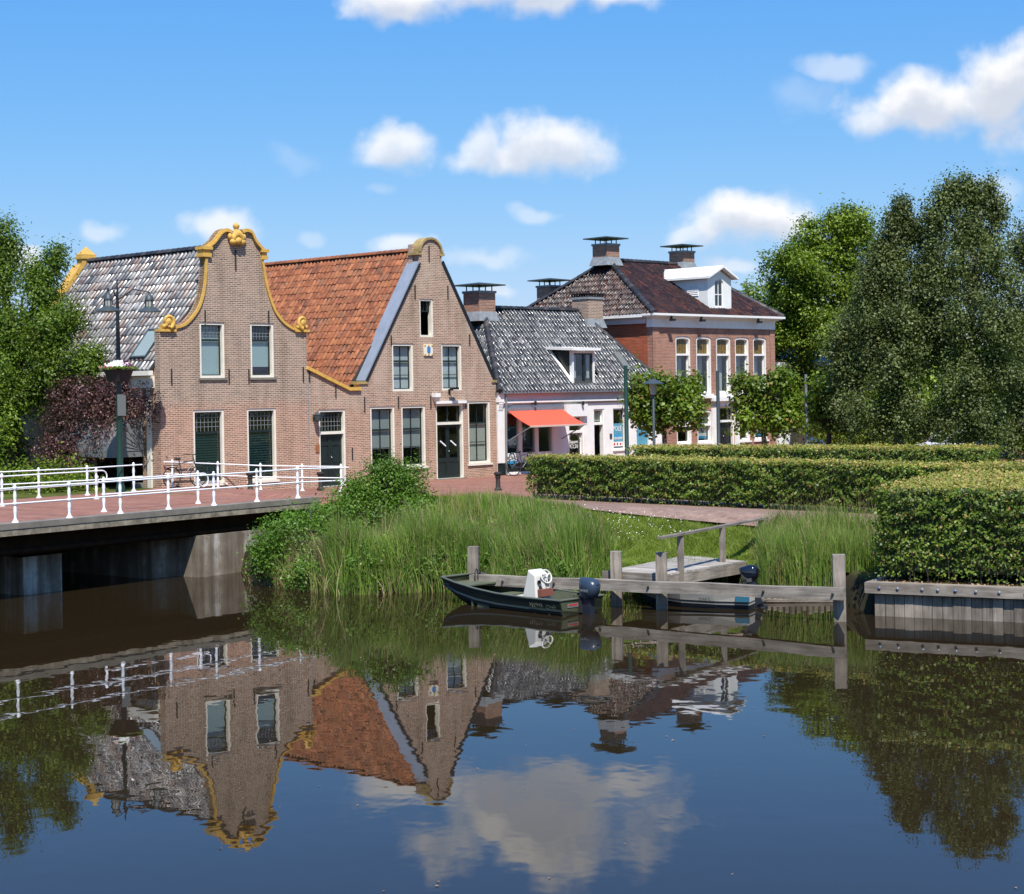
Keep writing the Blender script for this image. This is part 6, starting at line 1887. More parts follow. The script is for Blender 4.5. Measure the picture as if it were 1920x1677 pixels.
def white_boat():
    s_, b_ = G(1396, 1141, ZW), G(1225, 1140, ZW)
    s_ = P(1396, 1137, 38.9); b_ = P(1228, 1139, 39.75); s_.z = b_.z = ZW
    d = (b_ - s_); L = d.length + .5; d.normalize(); rz = math.atan2(d.y, d.x)
    c = s_ + Vector((.42, .5, 0)) * .7
    t = thing('small_motor_boat', 'small navy and white motor boat under the jetty behind the mooring beam', 'boat', (c.x, c.y, ZW), rz)
    st = [(0, .42, .55, -.1, .34), (.8, .45, .62, -.1, .34), (1.6, .42, .6, -.08, .35), (2.2, .28, .46, -.02, .38), (2.7, .04, .10, .1, .42)]
    def strip(f0, f1, k=0.0):
        vs, fs = [], []
        for s in (1, -1):
            b = len(vs)
            for x, wb, wt, zb, zt in st:
                for f in (f0, f1): vs.append((x, s * (wb + (wt - wb) * f + k), zb + (zt - zb) * f))
            for i in range(len(st) - 1):
                q = (b + 2 * i, b + 2 * i + 2, b + 2 * i + 3, b + 2 * i + 1); fs.append(q if s < 0 else q[::-1])
        vs += [(0, st[0][1] * 1 + (st[0][2] - st[0][1]) * f + k if s > 0 else -(st[0][1] + (st[0][2] - st[0][1]) * f + k), st[0][3] + (st[0][4] - st[0][3]) * f) for s in (1, -1) for f in (f0, f1)]
        n = len(vs); fs.append((n - 4, n - 3, n - 1, n - 2))
        return MB().add(vs, fs)
    h = strip(0, .45); n = len(h.v); h.add([(x, s * wb, zb) for x, wb, wt, zb, zt in st for s in (1, -1)], [(2 * i, 2 * i + 1, 2 * i + 3, 2 * i + 2) for i in range(len(st) - 1)])
    h.build('hull', M['boat_navy'], t)
    strip(.45, .50, .012).build('stripe', M['gel_white'], t)
    strip(.50, .62).build('hull_side', M['boat_grey'], t)
    strip(.62, 1.0, .008).build('hull_top', M['gel_white'], t)
    MB().box(-.016, .3, .545, .578, .18, .30).build('stern_patch', M['boat_teal'], t)
    vs = [(x, s * wt * .98, zt) for x, wb, wt, zb, zt in st for s in (1, -1)]
    MB().add(vs, [(2 * i, 2 * i + 1, 2 * i + 3, 2 * i + 2) for i in range(len(st) - 1)]).build('deck', M['gel_white'], t)
    MB().box(.3, 1.7, -.35, .35, .355, .38).build('well', M['boat_grey'], t)
    text(t, 'SMARTL', .10, 'pole_grey', Matrix.Translation((1.0, .634, .19)) @ Matrix.Rotation(math.pi, 4, 'Z') @ Matrix.Rotation(math.radians(85), 4, 'X'), width=.3)
    outboard(t, .25, 0, .58, 'outboard_black', 'outboard_dark', .95, tilt=.35)


white_boat()


# ------------------------------------------------------------------ street furniture
def street_lamp():
    b = G(226, 923, .3); b = Vector((b.x, b.y, .3))
    t = thing('street_lamp', 'tall green and black lamp post with two hooded lanterns and a flower basket', 'street lamp', tuple(b))
    sc = b.y / F
    Z = lambda py: P(217, py, b.y).z - .3
    top = Z(524); j = Z(745)
    MB().lathe([(.15, 0), (.15, .15), (.12, .25), (.105, .6), (.10, j - .1), (.12, j - .05), (.12, j)], seg=14).build('lower_pole', M['lamp_green'], t, 40)
    MB().lathe([(.085, j), (.075, j + 1.2), (.055, Z(575)), (.045, Z(560)), (.03, Z(545)), (.012, top)], seg=12).build('upper_pole', M['black_paint'], t, 40)
    tx = lambda px, py: (P(px, py, b.y).x - b.x)
    zl = Z(586)
    for (ox, oy) in ((-.12, -.75), (tx(278, 575) + .0, .15)):
        arm = MB(); zt = Z(549)
        arm.tube([(0, 0, zt - .25), (ox * .5, oy * .5, zt + .1), (ox, oy, zt + .02)], .022, 8)
        if ox < 0: arm.tube([(ox, oy, zt), (ox, oy, zt + .1)], .03, 8)
        arm.build('arm', M['black_paint'], t, 60)
        l = MB().lathe([(.39, zl), (.385, zl + .02), (.20, zl + .13), (.14, zl + .17)], (ox, oy, 0), 18).build('lantern', M['pole_grey'], t, 40)
        MB().lathe([(.115, zl + .171), (.125, zl + .38)], (ox, oy, 0), 12).build('lantern_glass', M['lantern_glass'], l, 40)
        bars = MB()
        for k in range(8):
            a = k * math.pi / 4; bars.beam((ox + .125 * math.cos(a), oy + .125 * math.sin(a), zl + .16), (ox + .14 * math.cos(a), oy + .14 * math.sin(a), zl + .40), .015, .015)
        bars.build('lantern_bars', M['black_paint'], l)
        MB().lathe([(.155, zl + .385), (.15, zl + .41), (.12, zl + .50), (.06, zl + .56), (.03, zl + .6), (.04, zl + .63), (.005, zl + .66)], (ox, oy, 0), 14).build('lantern_hood', M['pole_grey'], l, 40)
    # sign seen from behind
    s = MB().box(.11, .14, -.16, .16, Z(780), Z(740)).build('sign_back', M['boat_grey'], t); s.rotation_euler = (0, 0, math.radians(-38))
    MB().box(-.13, .13, -.02, .02, Z(744), Z(742)).build('sign_clip', M['galv'], t)
    # basket
    zb = Z(716); zt = Z(694)
    bk = MB().lathe([(.34, zb), (.46, zt - .05), (.50, zt), (.47, zt + .01), (.08, zt)], seg=18).build('flower_basket', M['basket'], t, 40)
    for nm, mat, cnt, r0, hz in (('basket_leaves', 'leaf_lime', 900, .58, .14), ('white_flowers', 'flower_white', 330, .46, .30), ('pink_flowers', 'flower_pink', 90, .58, .20), ('purple_flowers', 'flower_purple', 110, .5, .28)):
        a = RNG.uniform(0, 2 * math.pi, cnt); r = r0 * np.sqrt(RNG.uniform(.05, 1, cnt))
        if nm == 'white_flowers': a = RNG.normal(-1.9, .9, cnt)
        if nm == 'pink_flowers': a = RNG.normal(3.4, .4, cnt)
        if nm == 'purple_flowers': a = RNG.normal(-.1, .45, cnt)
        p = np.stack([r * np.cos(a), r * np.sin(a), zt + .02 + hz * (1 - (r / r0) ** 2 * .75) * RNG.uniform(.55, 1, cnt)], -1)
        v, f = leaf_quads(p, np.stack([np.cos(a) * .5, np.sin(a) * .5 - .4, np.full(cnt, .8)], -1), RNG.uniform(.07, .11, cnt) * (1 if 'flower' in nm else 1.2), .8)
        tag(link(nm, np_mesh(nm, v, f, M[mat]), bk), kind='stuff')


def leaf_quads(p, n, size, aspect=.55, jitter=.6, tang=None):
    """one small four-cornered leaf at each point p, facing roughly along n"""
    k = len(p)
    n = n + RNG.normal(0, jitter, (k, 3)); n /= np.linalg.norm(n, axis=1, keepdims=True) + 1e-9
    t = RNG.normal(0, 1, (k, 3)) if tang is None else tang + RNG.normal(0, .35, (k, 3))
    t -= n * (t * n).sum(1, keepdims=True); t /= np.linalg.norm(t, axis=1, keepdims=True) + 1e-9
    b = np.cross(n, t); s = np.asarray(size)[:, None] * .5
    fold = n * s * .25
    v = np.stack([p - t * s, p - b * s * aspect + fold, p + t * s, p + b * s * aspect + fold], 1).reshape(-1, 3)
    f = np.arange(k * 4, dtype=np.int32).reshape(-1, 4)
    return v, f


street_lamp()


def lamp_small(px, ptop, pbase, Y, label, head=True, r=.06, mat='pole_grey'):
    b = P(px, pbase, Y); zt = P(px, ptop, Y).z; x = P(px, ptop + 40, Y).x; z0 = gz(x, Y)
    t = thing('lamp_post' if head else 'pole', label, 'lamp post' if head else 'pole', (x, Y, z0), 0, None if head else 'bare poles along the street')
    h = zt - z0
    MB().lathe([(r * 1.5, 0), (r * 1.5, .5), (r, .55), (r * .85, h - (.62 if head else 0)), (r * .6, h - (.6 if head else -.01))], seg=12).build('pole', M[mat], t, 40)
    if head:
        MB().lathe([(.10, h - .6), (.11, h - .58), (.15, h - .2)], seg=12).build('lantern_glass', M['lantern_glass'], t, 40)
        MB().lathe([(.42, h - .19), (.42, h - .17), (.2, h - .06), (.05, h), (.01, h + .02)], seg=18).build('lamp_hood', M['pole_grey'], t, 40)
    return t


lamp_small(1225, 711, 835, 66, 'slim lamp post with flat hooded lantern before the clipped lime tree')
lamp_small(1173.5, 686, 835, 65, 'dark green pole left of the clipped lime tree, before the white shop', head=False, r=.085, mat='lamp_green')
lamp_small(1346, 696, 835, 66, 'dark pole between the two clipped lime trees before the brick house door', head=False, r=.075)
lamp_small(1511.5, 703, 835, 68, 'grey pole beside the thick dark tree trunk at the end of the lime trees', head=False, r=.07, mat='galv')


def bollards():
    spots = [(934, 920, -.1, 'black iron bollard alone on the red paving before the white shop'), (469.5, 921, .05, 'black iron bollard behind the railing, under the right tall window'),
             (601.5, 919, -.05, 'black iron bollard behind the railing, at the double door with leaded light'), (753, 905, -.1, 'black iron bollard half hidden behind the round green bush')]
    proto = None
    for px, py, z, lab in spots:
        p = G(px, py, z + .03)
        if proto is None:
            proto = thing('bollard', lab, 'bollard', tuple(p), 0, 'black bollards along the pavement')
            MB().lathe([(.14, 0), (.14, .05), (.10, .08), (.085, .12), (.075, .42), (.10, .45), (.10, .48), (.085, .50)], seg=12).build('post', M['iron'], proto, 40)
            MB().lathe([(.085, .501), (.12, .53), (.14, .58), (.13, .62), (.06, .64), (.01, .645)], seg=12).build('cap', M['iron'], proto, 40)
        else:
            c = copy_tree(proto); c.location = p; c['label'] = lab


bollards()


def bicycle(p, rz, label):
    t = thing('bicycle', label, 'bicycle', p, rz, 'bicycles parked by the houses')
    for x in (0, 1.08):
        w = MB()
        w.tube([(x + .34 * math.cos(a), 0, .35 + .34 * math.sin(a)) for a in [i * math.pi / 14 for i in range(29)]], .020, 6, False)
        wh = w.build('wheel', M['tyre'], t, 60)
        s = MB()
        for k in range(10):
            a = k * math.pi / 5; s.beam((x, 0, .35), (x + .33 * math.cos(a), 0, .35 + .33 * math.sin(a)), .005, .005, up=(0, 1, 0))
        s.tube([(x, -.04, .35), (x, .04, .35)], .03, 8); s.build('spokes', M['iron'], wh)
    f = MB()
    for a, b in (((0, 0, .35), (.32, 0, .85)), ((.42, 0, .32), (.30, 0, .92)), ((.42, 0, .32), (.90, 0, .82)), ((.32, 0, .80), (.88, 0, .90)), ((0, 0, .35), (.42, 0, .32)), ((1.08, 0, .35), (.87, 0, 1.0))): f.tube([a, b], .018, 6)
    f.build('frame', M['bike_frame'], t, 60)
    MB().tube([(.87, 0, 1.0), (.85, .0, 1.08), (.80, .25, 1.10), (.66, .30, 1.08)], .013, 6).tube([(.85, 0, 1.08), (.80, -.25, 1.10), (.66, -.30, 1.08)], .013, 6).build('handlebar', M['iron'], t, 60)
    MB().ball((.24, 0, .96), .14, .08, .045, 10, 6).build('saddle', M['tyre'], t, 180)
    MB().box(-.30, .18, -.07, .07, .74, .765).build('carrier', M['iron'], t)
    MB().box(-.28, -.26, -.03, .03, .66, .72).build('rear_light', M['red'], t)


q = FA.w(FA.px(968, 880, -.8)[0], -.8, 0)
bicycle((q.x - .1, q.y, gz(q.x, q.y) + .03), ANG + math.radians(-12), 'black bicycle parked under the orange awning beside the hedge end')
q = FA.w(FA.px(322, 890, -.55)[0], -.55, 0)
bicycle((q.x, q.y, gz(q.x, q.y) + .03), ANG, 'dark bicycle leaning by the brown brick wall behind the white railing')


def car():
    q = P(1752, 812, 70); z0 = gz(q.x, q.y)
    t = thing('parked_car', 'white car parked under the birches, glimpsed through their leaves', 'car', (q.x - .9, q.y, .0), math.radians(8))
    body = [(0, .32), (.1, .62), (.55, .80), (1.25, .92), (1.85, 1.36), (2.7, 1.44), (3.4, 1.34), (4.0, .98), (4.22, .9), (4.3, .5), (4.25, .3), (3.85, .25), (3.7, .5), (3.4, .58), (3.1, .5), (2.95, .25), (1.3, .25), (1.15, .5), (.85, .58), (.55, .5), (.4, .25)]
    b = MB().prism(body, 0, 1.7).build('body', M['car_white'], t)
    bv = b.modifiers.new('bevel', 'BEVEL'); bv.width = .05; bv.segments = 2
    for x, r in (((1.42, .98), (1.95, 1.32)), ((2.62, .98), (2.62, 1.36))): pass
    w = MB()
    w.prism([(1.45, .96), (2.45, .98), (2.45, 1.36), (1.95, 1.32)], -.012, .02); w.prism([(2.55, .98), (3.55, 1.0), (3.3, 1.3), (2.55, 1.36)], -.012, .02)
    w.build('side_window', M['car_glass'], t)
    MB().add([(1.28, .1, .95), (1.28, 1.6, .95), (1.83, 1.5, 1.37), (1.83, .2, 1.37)], [(0, 1, 2, 3)]).build('windscreen', M['car_glass'], t)
    for x in (.85, 3.4):
        for y in (.02, 1.68):
            wh = MB().tube([(x, y - .1, .31), (x, y + .1, .31)], .31, 16).build('wheel', M['tyre'], t, 40)
            MB().tube([(x, y - .105, .31), (x, y + .105, .31)], .18, 12).build('rim', M['galv'], wh, 40)
    MB().box(.03, .12, .1, .4, .62, .72).box(.03, .12, 1.3, 1.6, .62, .72).build('headlight', M['lantern_glass'], t)


car()


# ------------------------------------------------------------------ foliage
def lobe_leaves(lobes, per, size, spread=.28, zs=1.0, shell=.82, outw=.6, up=.55, clump=46, aspect=.55, jitter=.6, droop=0.0):
    """leaves in clumps through ellipsoid lobes (cx, cy, cz, rx, ry, rz); per: leaves per square metre of lobe surface"""
    P_, N_ = [], []
    for cx, cy, cz, rx, ry, rz in lobes:
        area = 4 * math.pi * ((rx * ry) ** 1.6 / 3 + (rx * rz) ** 1.6 / 3 + (ry * rz) ** 1.6 / 3) ** (1 / 1.6)
        nc = max(4, int(area * per / clump))
        d = RNG.normal(0, 1, (nc, 3)); d /= np.linalg.norm(d, axis=1, keepdims=True)
        rad = np.where(RNG.random(nc) < .75, RNG.normal(shell, .16, nc), RNG.uniform(.2, .9, nc))
        c = np.array([cx, cy, cz]) + d * np.array([rx, ry, rz]) * rad[:, None]
        sp = spread * RNG.uniform(.6, 1.35, nc)
        k = RNG.poisson(clump, nc) + 3
        idx = np.repeat(np.arange(nc), k)
        g = RNG.normal(0, 1, (len(idx), 3)) * sp[idx][:, None]; g[:, 2] *= zs
        if droop: g[:, 2] -= np.abs(RNG.normal(0, droop, len(idx)))
        P_.append(c[idx] + g)
        nn = d[idx] * outw + g / (spread + 1e-6) * .3; nn[:, 2] += up
        N_.append(nn)
    p = np.concatenate(P_); n = np.concatenate(N_)
    s = RNG.uniform(.7, 1.3, len(p)) * size
    return leaf_quads(p, n, s, aspect, jitter)


class Boughs(list):
    base = None


def split(lobes, n=7, f=.46, vz=1.0, seed=0):
    """break smooth crown lobes into smaller boughs with gaps between"""
    r = np.random.default_rng(seed); out = Boughs(); out.base = list(lobes)
    for cx, cy, cz, rx, ry, rz in lobes:
        out.append((cx, cy, cz, rx * .55, ry * .55, rz * .55))
        for _ in range(n):
            d = r.normal(0, 1, 3); d /= np.linalg.norm(d); k = r.uniform(.55, .95); q = f * r.uniform(.65, 1.25)
            out.append((cx + d[0] * rx * k, cy + d[1] * ry * k, cz + d[2] * rz * k, rx * q, ry * q, rz * q * vz))
    return out


def px_lobes(lst, Y):
    """crown lobes measured in the photo: (px, py, radius px, radius px vertical, depth offset)"""
    out = []
    for px, py, r, rv, dy in lst:
        y = Y + dy; c = P(px, py, y); k = y / F
        out.append((c.x, c.y, c.z, r * k, r * k * .9, rv * k))
    return out


def tree(name, label, cat, base, lobes, per, size, leaf, bark='bark', r0=.16, lean=None, group=None, trunk_top=None, minz=None, **kw):
    t = thing(name, label, cat, base, 0, group)
    b = Vector(base)
    top = Vector(trunk_top) if trunk_top else Vector((np.mean([l[0] for l in lobes]), np.mean([l[1] for l in lobes]), max(l[2] for l in lobes)))
    m = MB(); mid = b.lerp(top, .45) + Vector((random.uniform(-.2, .2), random.uniform(-.2, .2), 0))
    top = b.lerp(top, .72) if trunk_top is None else top
    m.tube([Vector((0, 0, -.2)), (b.lerp(mid, .4) - b), mid - b, top - b], [r0 * 1.25, r0, r0 * .7, r0 * .2], 10)
    m.build('trunk', M[bark], t, 60)
    br = MB()
    for l in (getattr(lobes, 'base', None) or lobes):
        c = Vector(l[:3]); k = random.uniform(.2, .55); s = b.lerp(mid, k + .35) if c.z < mid.z else mid.lerp(top, random.uniform(0, .4))
        j = (s + c) / 2 + Vector((random.uniform(-.3, .3), random.uniform(-.3, .3), random.uniform(0, .4)))
        br.tube([s - b, j - b, c - b], [r0 * .42, r0 * .28, r0 * .1], 6, False)
        for q in range(4):
            e = c + Vector((random.uniform(-.55, .55) * l[3], random.uniform(-.55, .55) * l[4], random.uniform(-.4, .5) * l[5]))
            br.tube([j.lerp(c, random.uniform(.3, 1)) - b, e - b], [r0 * .12, r0 * .03], 5, False)
    br.build('branches', M[bark], t, 60)
    v, f = lobe_leaves(lobes, per, size, **kw)
    if minz is not None:
        ok = v[0::4, 2] > minz; f4 = np.repeat(ok, 4); v = v[f4]; f = np.arange(len(v), dtype=np.int32).reshape(-1, 4)
    v = v - np.array(base)
    link('crown', np_mesh('crown', v, f, M[leaf]), t)
    return t


# trees left of the bridge
Y = 63
L1 = px_lobes([(5, 505, 42, 60, 0), (-60, 520, 70, 95, 1), (88, 560, 34, 62, -1), (30, 610, 62, 60, -1.5), (95, 640, 48, 46, -2), (-70, 650, 90, 90, 0), (15, 725, 72, 60, -2), (80, 700, 34, 34, -2.2), (150, 668, 34, 26, -2.5), (178, 690, 22, 18, -2.5), (8, 448, 16, 36, 0), (104, 492, 11, 30, -.5), (62, 520, 16, 34, -.5), (130, 600, 22, 26, -2.5), (-20, 780, 60, 50, -1)], Y)
tree('leafy_tree', 'big sunlit green tree behind the bridge railing at the left edge', 'tree', (P(20, 900, Y).x, Y, .2), split(L1, 7), 240, .125, 'leaf_left', r0=.2, spread=.24, aspect=.5)
Y = 66
L2 = px_lobes([(-30, 700, 80, 80, 2), (40, 790, 62, 60, 1), (-40, 830, 90, 60, 0), (30, 850, 60, 44, -1), (110, 860, 50, 40, 1), (150, 800, 50, 50, 3)], Y)
tree('dark_tree', 'dark shaded tree low behind the leafy tree at the left edge', 'tree', (P(-20, 900, Y).x, Y, .2), L2, 150, .16, 'leaf_ash', r0=.2, spread=.32)
Y = 59.6
LE = px_lobes([(215, 745, 48, 42, 0), (160, 745, 45, 45, 0), (120, 745, 30, 34, .5), (105, 850, 34, 36, .3), (235, 850, 26, 24, 0), (255, 765, 45, 36, -.8), (130, 800, 40, 48, .3), (195, 810, 48, 50, -.6), (285, 760, 24, 22, -1.6), (225, 700, 30, 22, 0), (150, 850, 40, 30, 0), (210, 712, 24, 18, 0)], Y)
tree('purple_elder', 'wide shrub with dark purple leaves and bare pale stems behind the lamp post', 'shrub', (P(180, 905, Y).x, Y, .25), LE, 215, .095, 'leaf_elder', bark='twig', r0=.075, spread=.2)
Y = 59
for (pts_, lab) in (([(95, 890, 34, 24, -1), (40, 895, 40, 28, -1), (130, 885, 26, 26, -1), (165, 893, 22, 20, -1.5), (75, 908, 34, 14, -2.5), (15, 912, 34, 16, -2.8), (125, 905, 24, 12, -2)], 'low green shrub behind the far railing under the purple elder'), ([(5, 800, 26, 40, 0), (-30, 860, 40, 40, 0)], 'green shrub at the picture edge behind the far bridge railing')):
    Lb = px_lobes(pts_, Y)
    tree('low_shrub', lab, 'shrub', (Lb[0][0], Y, .2), Lb, 170, .12, 'leaf_ash', r0=.04, spread=.2)

# clipped lime trees before the houses
Y = 68
for k, (cx, x0, x1, y0, y1, lab) in enumerate(((1250, 1182, 1312, 704, 800, 'clipped lime tree with square crown before the white shop, beside the hooded lamp post'), (1440, 1382, 1500, 702, 812, 'clipped lime tree with square crown before the right end of the tall brick house'), (1550, 1522, 1590, 708, 800, 'clipped lime tree between the grey pole and the birches'))):
    r_ = random.Random(k); ls = []
    nx = 4 if k < 2 else 2
    for i in range(nx):
        for j in range(3):
            fx = (i + .5) / nx; fy = (j + .5) / 3
            if j == 2 and i in (0, nx - 1) and k < 2: fy -= .08
            ls.append((x0 + (x1 - x0) * fx + r_.uniform(-6, 6), y0 + (y1 - y0) * fy + r_.uniform(-6, 6), (x1 - x0) / nx * .72, 22, r_.uniform(-.5, .5)))
    base = P(cx, 850, Y)
    tree('lime_tree', lab, 'tree', (base.x, Y, -.1), px_lobes(ls, Y), 210, .15, 'leaf_lime', r0=.13, spread=.19, aspect=.8, clump=24, group='clipped lime trees before the houses', trunk_top=(base.x, Y, P(cx, 725, Y).z))

# tall trees on the right
Y = 92
L3 = px_lobes([(1580, 455, 55, 58, 0), (1500, 520, 58, 60, -1), (1560, 560, 75, 70, 0), (1470, 580, 38, 50, 0), (1520, 640, 70, 60, -1), (1620, 520, 60, 90, 1), (1640, 640, 80, 80, 1), (1490, 690, 45, 45, 0), (1575, 425, 34, 28, 0), (1455, 545, 20, 25, 0), (1600, 720, 70, 50, 0), (1478, 500, 42, 42, -1), (1455, 620, 34, 50, 0), (1535, 465, 50, 50, 0), (1600, 430, 40, 36, 0)], Y)
tree('ash_tree', 'tall round crowned bright green tree behind the brick house', 'tree', (P(1500, 850, Y).x, Y, -.1), split(L3, 9, .42, seed=2), 120, .17, 'leaf_ash', r0=.42, spread=.26, clump=60, trunk_top=(P(1525, 500, Y).x, Y, P(1525, 500, Y).z))
Y = 105
L4 = px_lobes([(1425, 555, 24, 24, 0), (1450, 590, 30, 34, 0), (1410, 550, 14, 16, 0), (1470, 640, 40, 40, 0)], Y)
tree('pale_tree', 'small pale green tree just over the right end of the brown roof', 'tree', (P(1445, 850, Y).x, Y, -.1), L4, 70, .22, 'leaf_lime', r0=.2, spread=.5)
Y = 65
BK = dict(leaf='leaf_birch', bark='birch_bark', spread=.19, zs=1.2, droop=.12, clump=44, aspect=.62)
L5 = px_lobes([(1690, 392, 12, 32, 0), (1678, 425, 16, 36, 0), (1708, 432, 14, 30, 0), (1685, 460, 40, 52, 0), (1660, 520, 52, 62, 0), (1715, 520, 48, 60, -.6), (1640, 600, 60, 62, 0), (1700, 610, 66, 66, -1), (1615, 680, 55, 58, .3), (1680, 700, 68, 66, -1), (1640, 770, 66, 46, -.5), (1590, 740, 34, 55, .5), (1715, 780, 60, 46, -1), (1738, 480, 36, 60, .4), (1735, 560, 48, 60, .4), (1742, 650, 50, 60, .3), (1640, 540, 40, 46, .3), (1590, 660, 34, 50, .5), (1600, 600, 36, 44, .6), (1660, 465, 26, 40, .2)], Y)
tree('birch_tree', 'grey green birch, the lower and left one of the birches behind the hedges', 'tree', (P(1685, 850, Y).x, Y, -.1), split(L5, 9, .40, 1.25, 3), 190, .105, r0=.17, group='birches behind the hedges', **BK)
Y = 64
L6 = px_lobes([(1788, 358, 15, 26, 0), (1768, 385, 15, 26, 0), (1812, 360, 12, 24, 0), (1822, 372, 14, 26, 0), (1852, 362, 12, 26, 0), (1868, 395, 12, 24, 0), (1750, 410, 16, 34, 0), (1800, 415, 44, 50, 0), (1850, 430, 36, 50, 0), (1775, 500, 52, 64, -.4), (1840, 510, 60, 66, -.4), (1765, 600, 56, 66, -.4), (1850, 610, 72, 68, -1), (1790, 700, 64, 64, -1), (1870, 710, 60, 64, -1), (1900, 560, 40, 60, 0), (1835, 770, 56, 36, -1), (1790, 805, 40, 16, -1), (1860, 800, 36, 26, -1)], Y)
tree('birch_tree', 'tallest grey green birch, with a double pointed top, behind the hedges', 'tree', (P(1815, 850, Y).x, Y, -.1), split(L6, 9, .40, 1.25, 4), 190, .105, r0=.19, group='birches behind the hedges', **BK)
Y = 66
L7 = px_lobes([(1925, 440, 34, 50, 0), (1960, 500, 60, 80, 0), (1915, 620, 45, 70, .6), (1970, 650, 80, 90, 0), (1900, 730, 50, 60, 1), (1960, 790, 80, 70, 0), (2050, 600, 90, 130, 0), (1900, 800, 40, 50, .5)], Y)
tree('birch_tree', 'birch cut off by the right edge, dark and shaded near the ground', 'tree', (P(1950, 850, Y).x, Y, -.1), split(L7, 8, .42, 1.2, 5), 130, .11, r0=.19, group='birches behind the hedges', **BK)
Y = 70
L9 = px_lobes([(2120, 560, 80, 120, 0), (2180, 650, 90, 110, 0), (2110, 730, 80, 80, 0), (2200, 780, 90, 60, 0), (2270, 640, 80, 130, 2), (2300, 780, 80, 60, 2)], Y)
tree('birch_tree', 'birch standing beyond the right edge behind the near hedge', 'tree', (P(2150, 850, Y).x, Y, -.1), split(L9, 7, .42, 1.2, 6), 90, .12, r0=.19, group='birches behind the hedges', **BK)
Y = 78
L8 = px_lobes([(1560, 790, 60, 50, 0), (1640, 800, 70, 45, 0), (1740, 790, 80, 40, 4), (1880, 800, 90, 50, 0), (1800, 760, 60, 50, 4), (1960, 760, 90, 80, 0), (1990, 820, 70, 60, -6)], Y)
tree('dark_tree', 'dark undergrowth tree in deep shade beneath and behind the birches', 'tree', (P(1700, 850, Y).x, Y, -.1), L8, 130, .18, 'leaf_ash', r0=.14, spread=.34)


# far wood closing the view behind the houses
def far_wood():
    ls = []
    r = random.Random(12)
    for k in range(46):
        x = -150 + k * 7 + r.uniform(-2, 2)
        y = 150 + r.uniform(-10, 14) + abs(x) * .05
        if -34 < x < 22: h = 4.2
        else: h = r.uniform(6, 9)
        ls.append((x, y, h * .5, 5.5, 4, h * .55))
    v, f = lobe_leaves(ls, 9, .8, spread=1.2, clump=30)
    tag(link('far_wood', np_mesh('far_wood', v, f, M['leaf_ash'])), 'line of distant trees behind the houses', 'trees', kind='stuff')


far_wood()


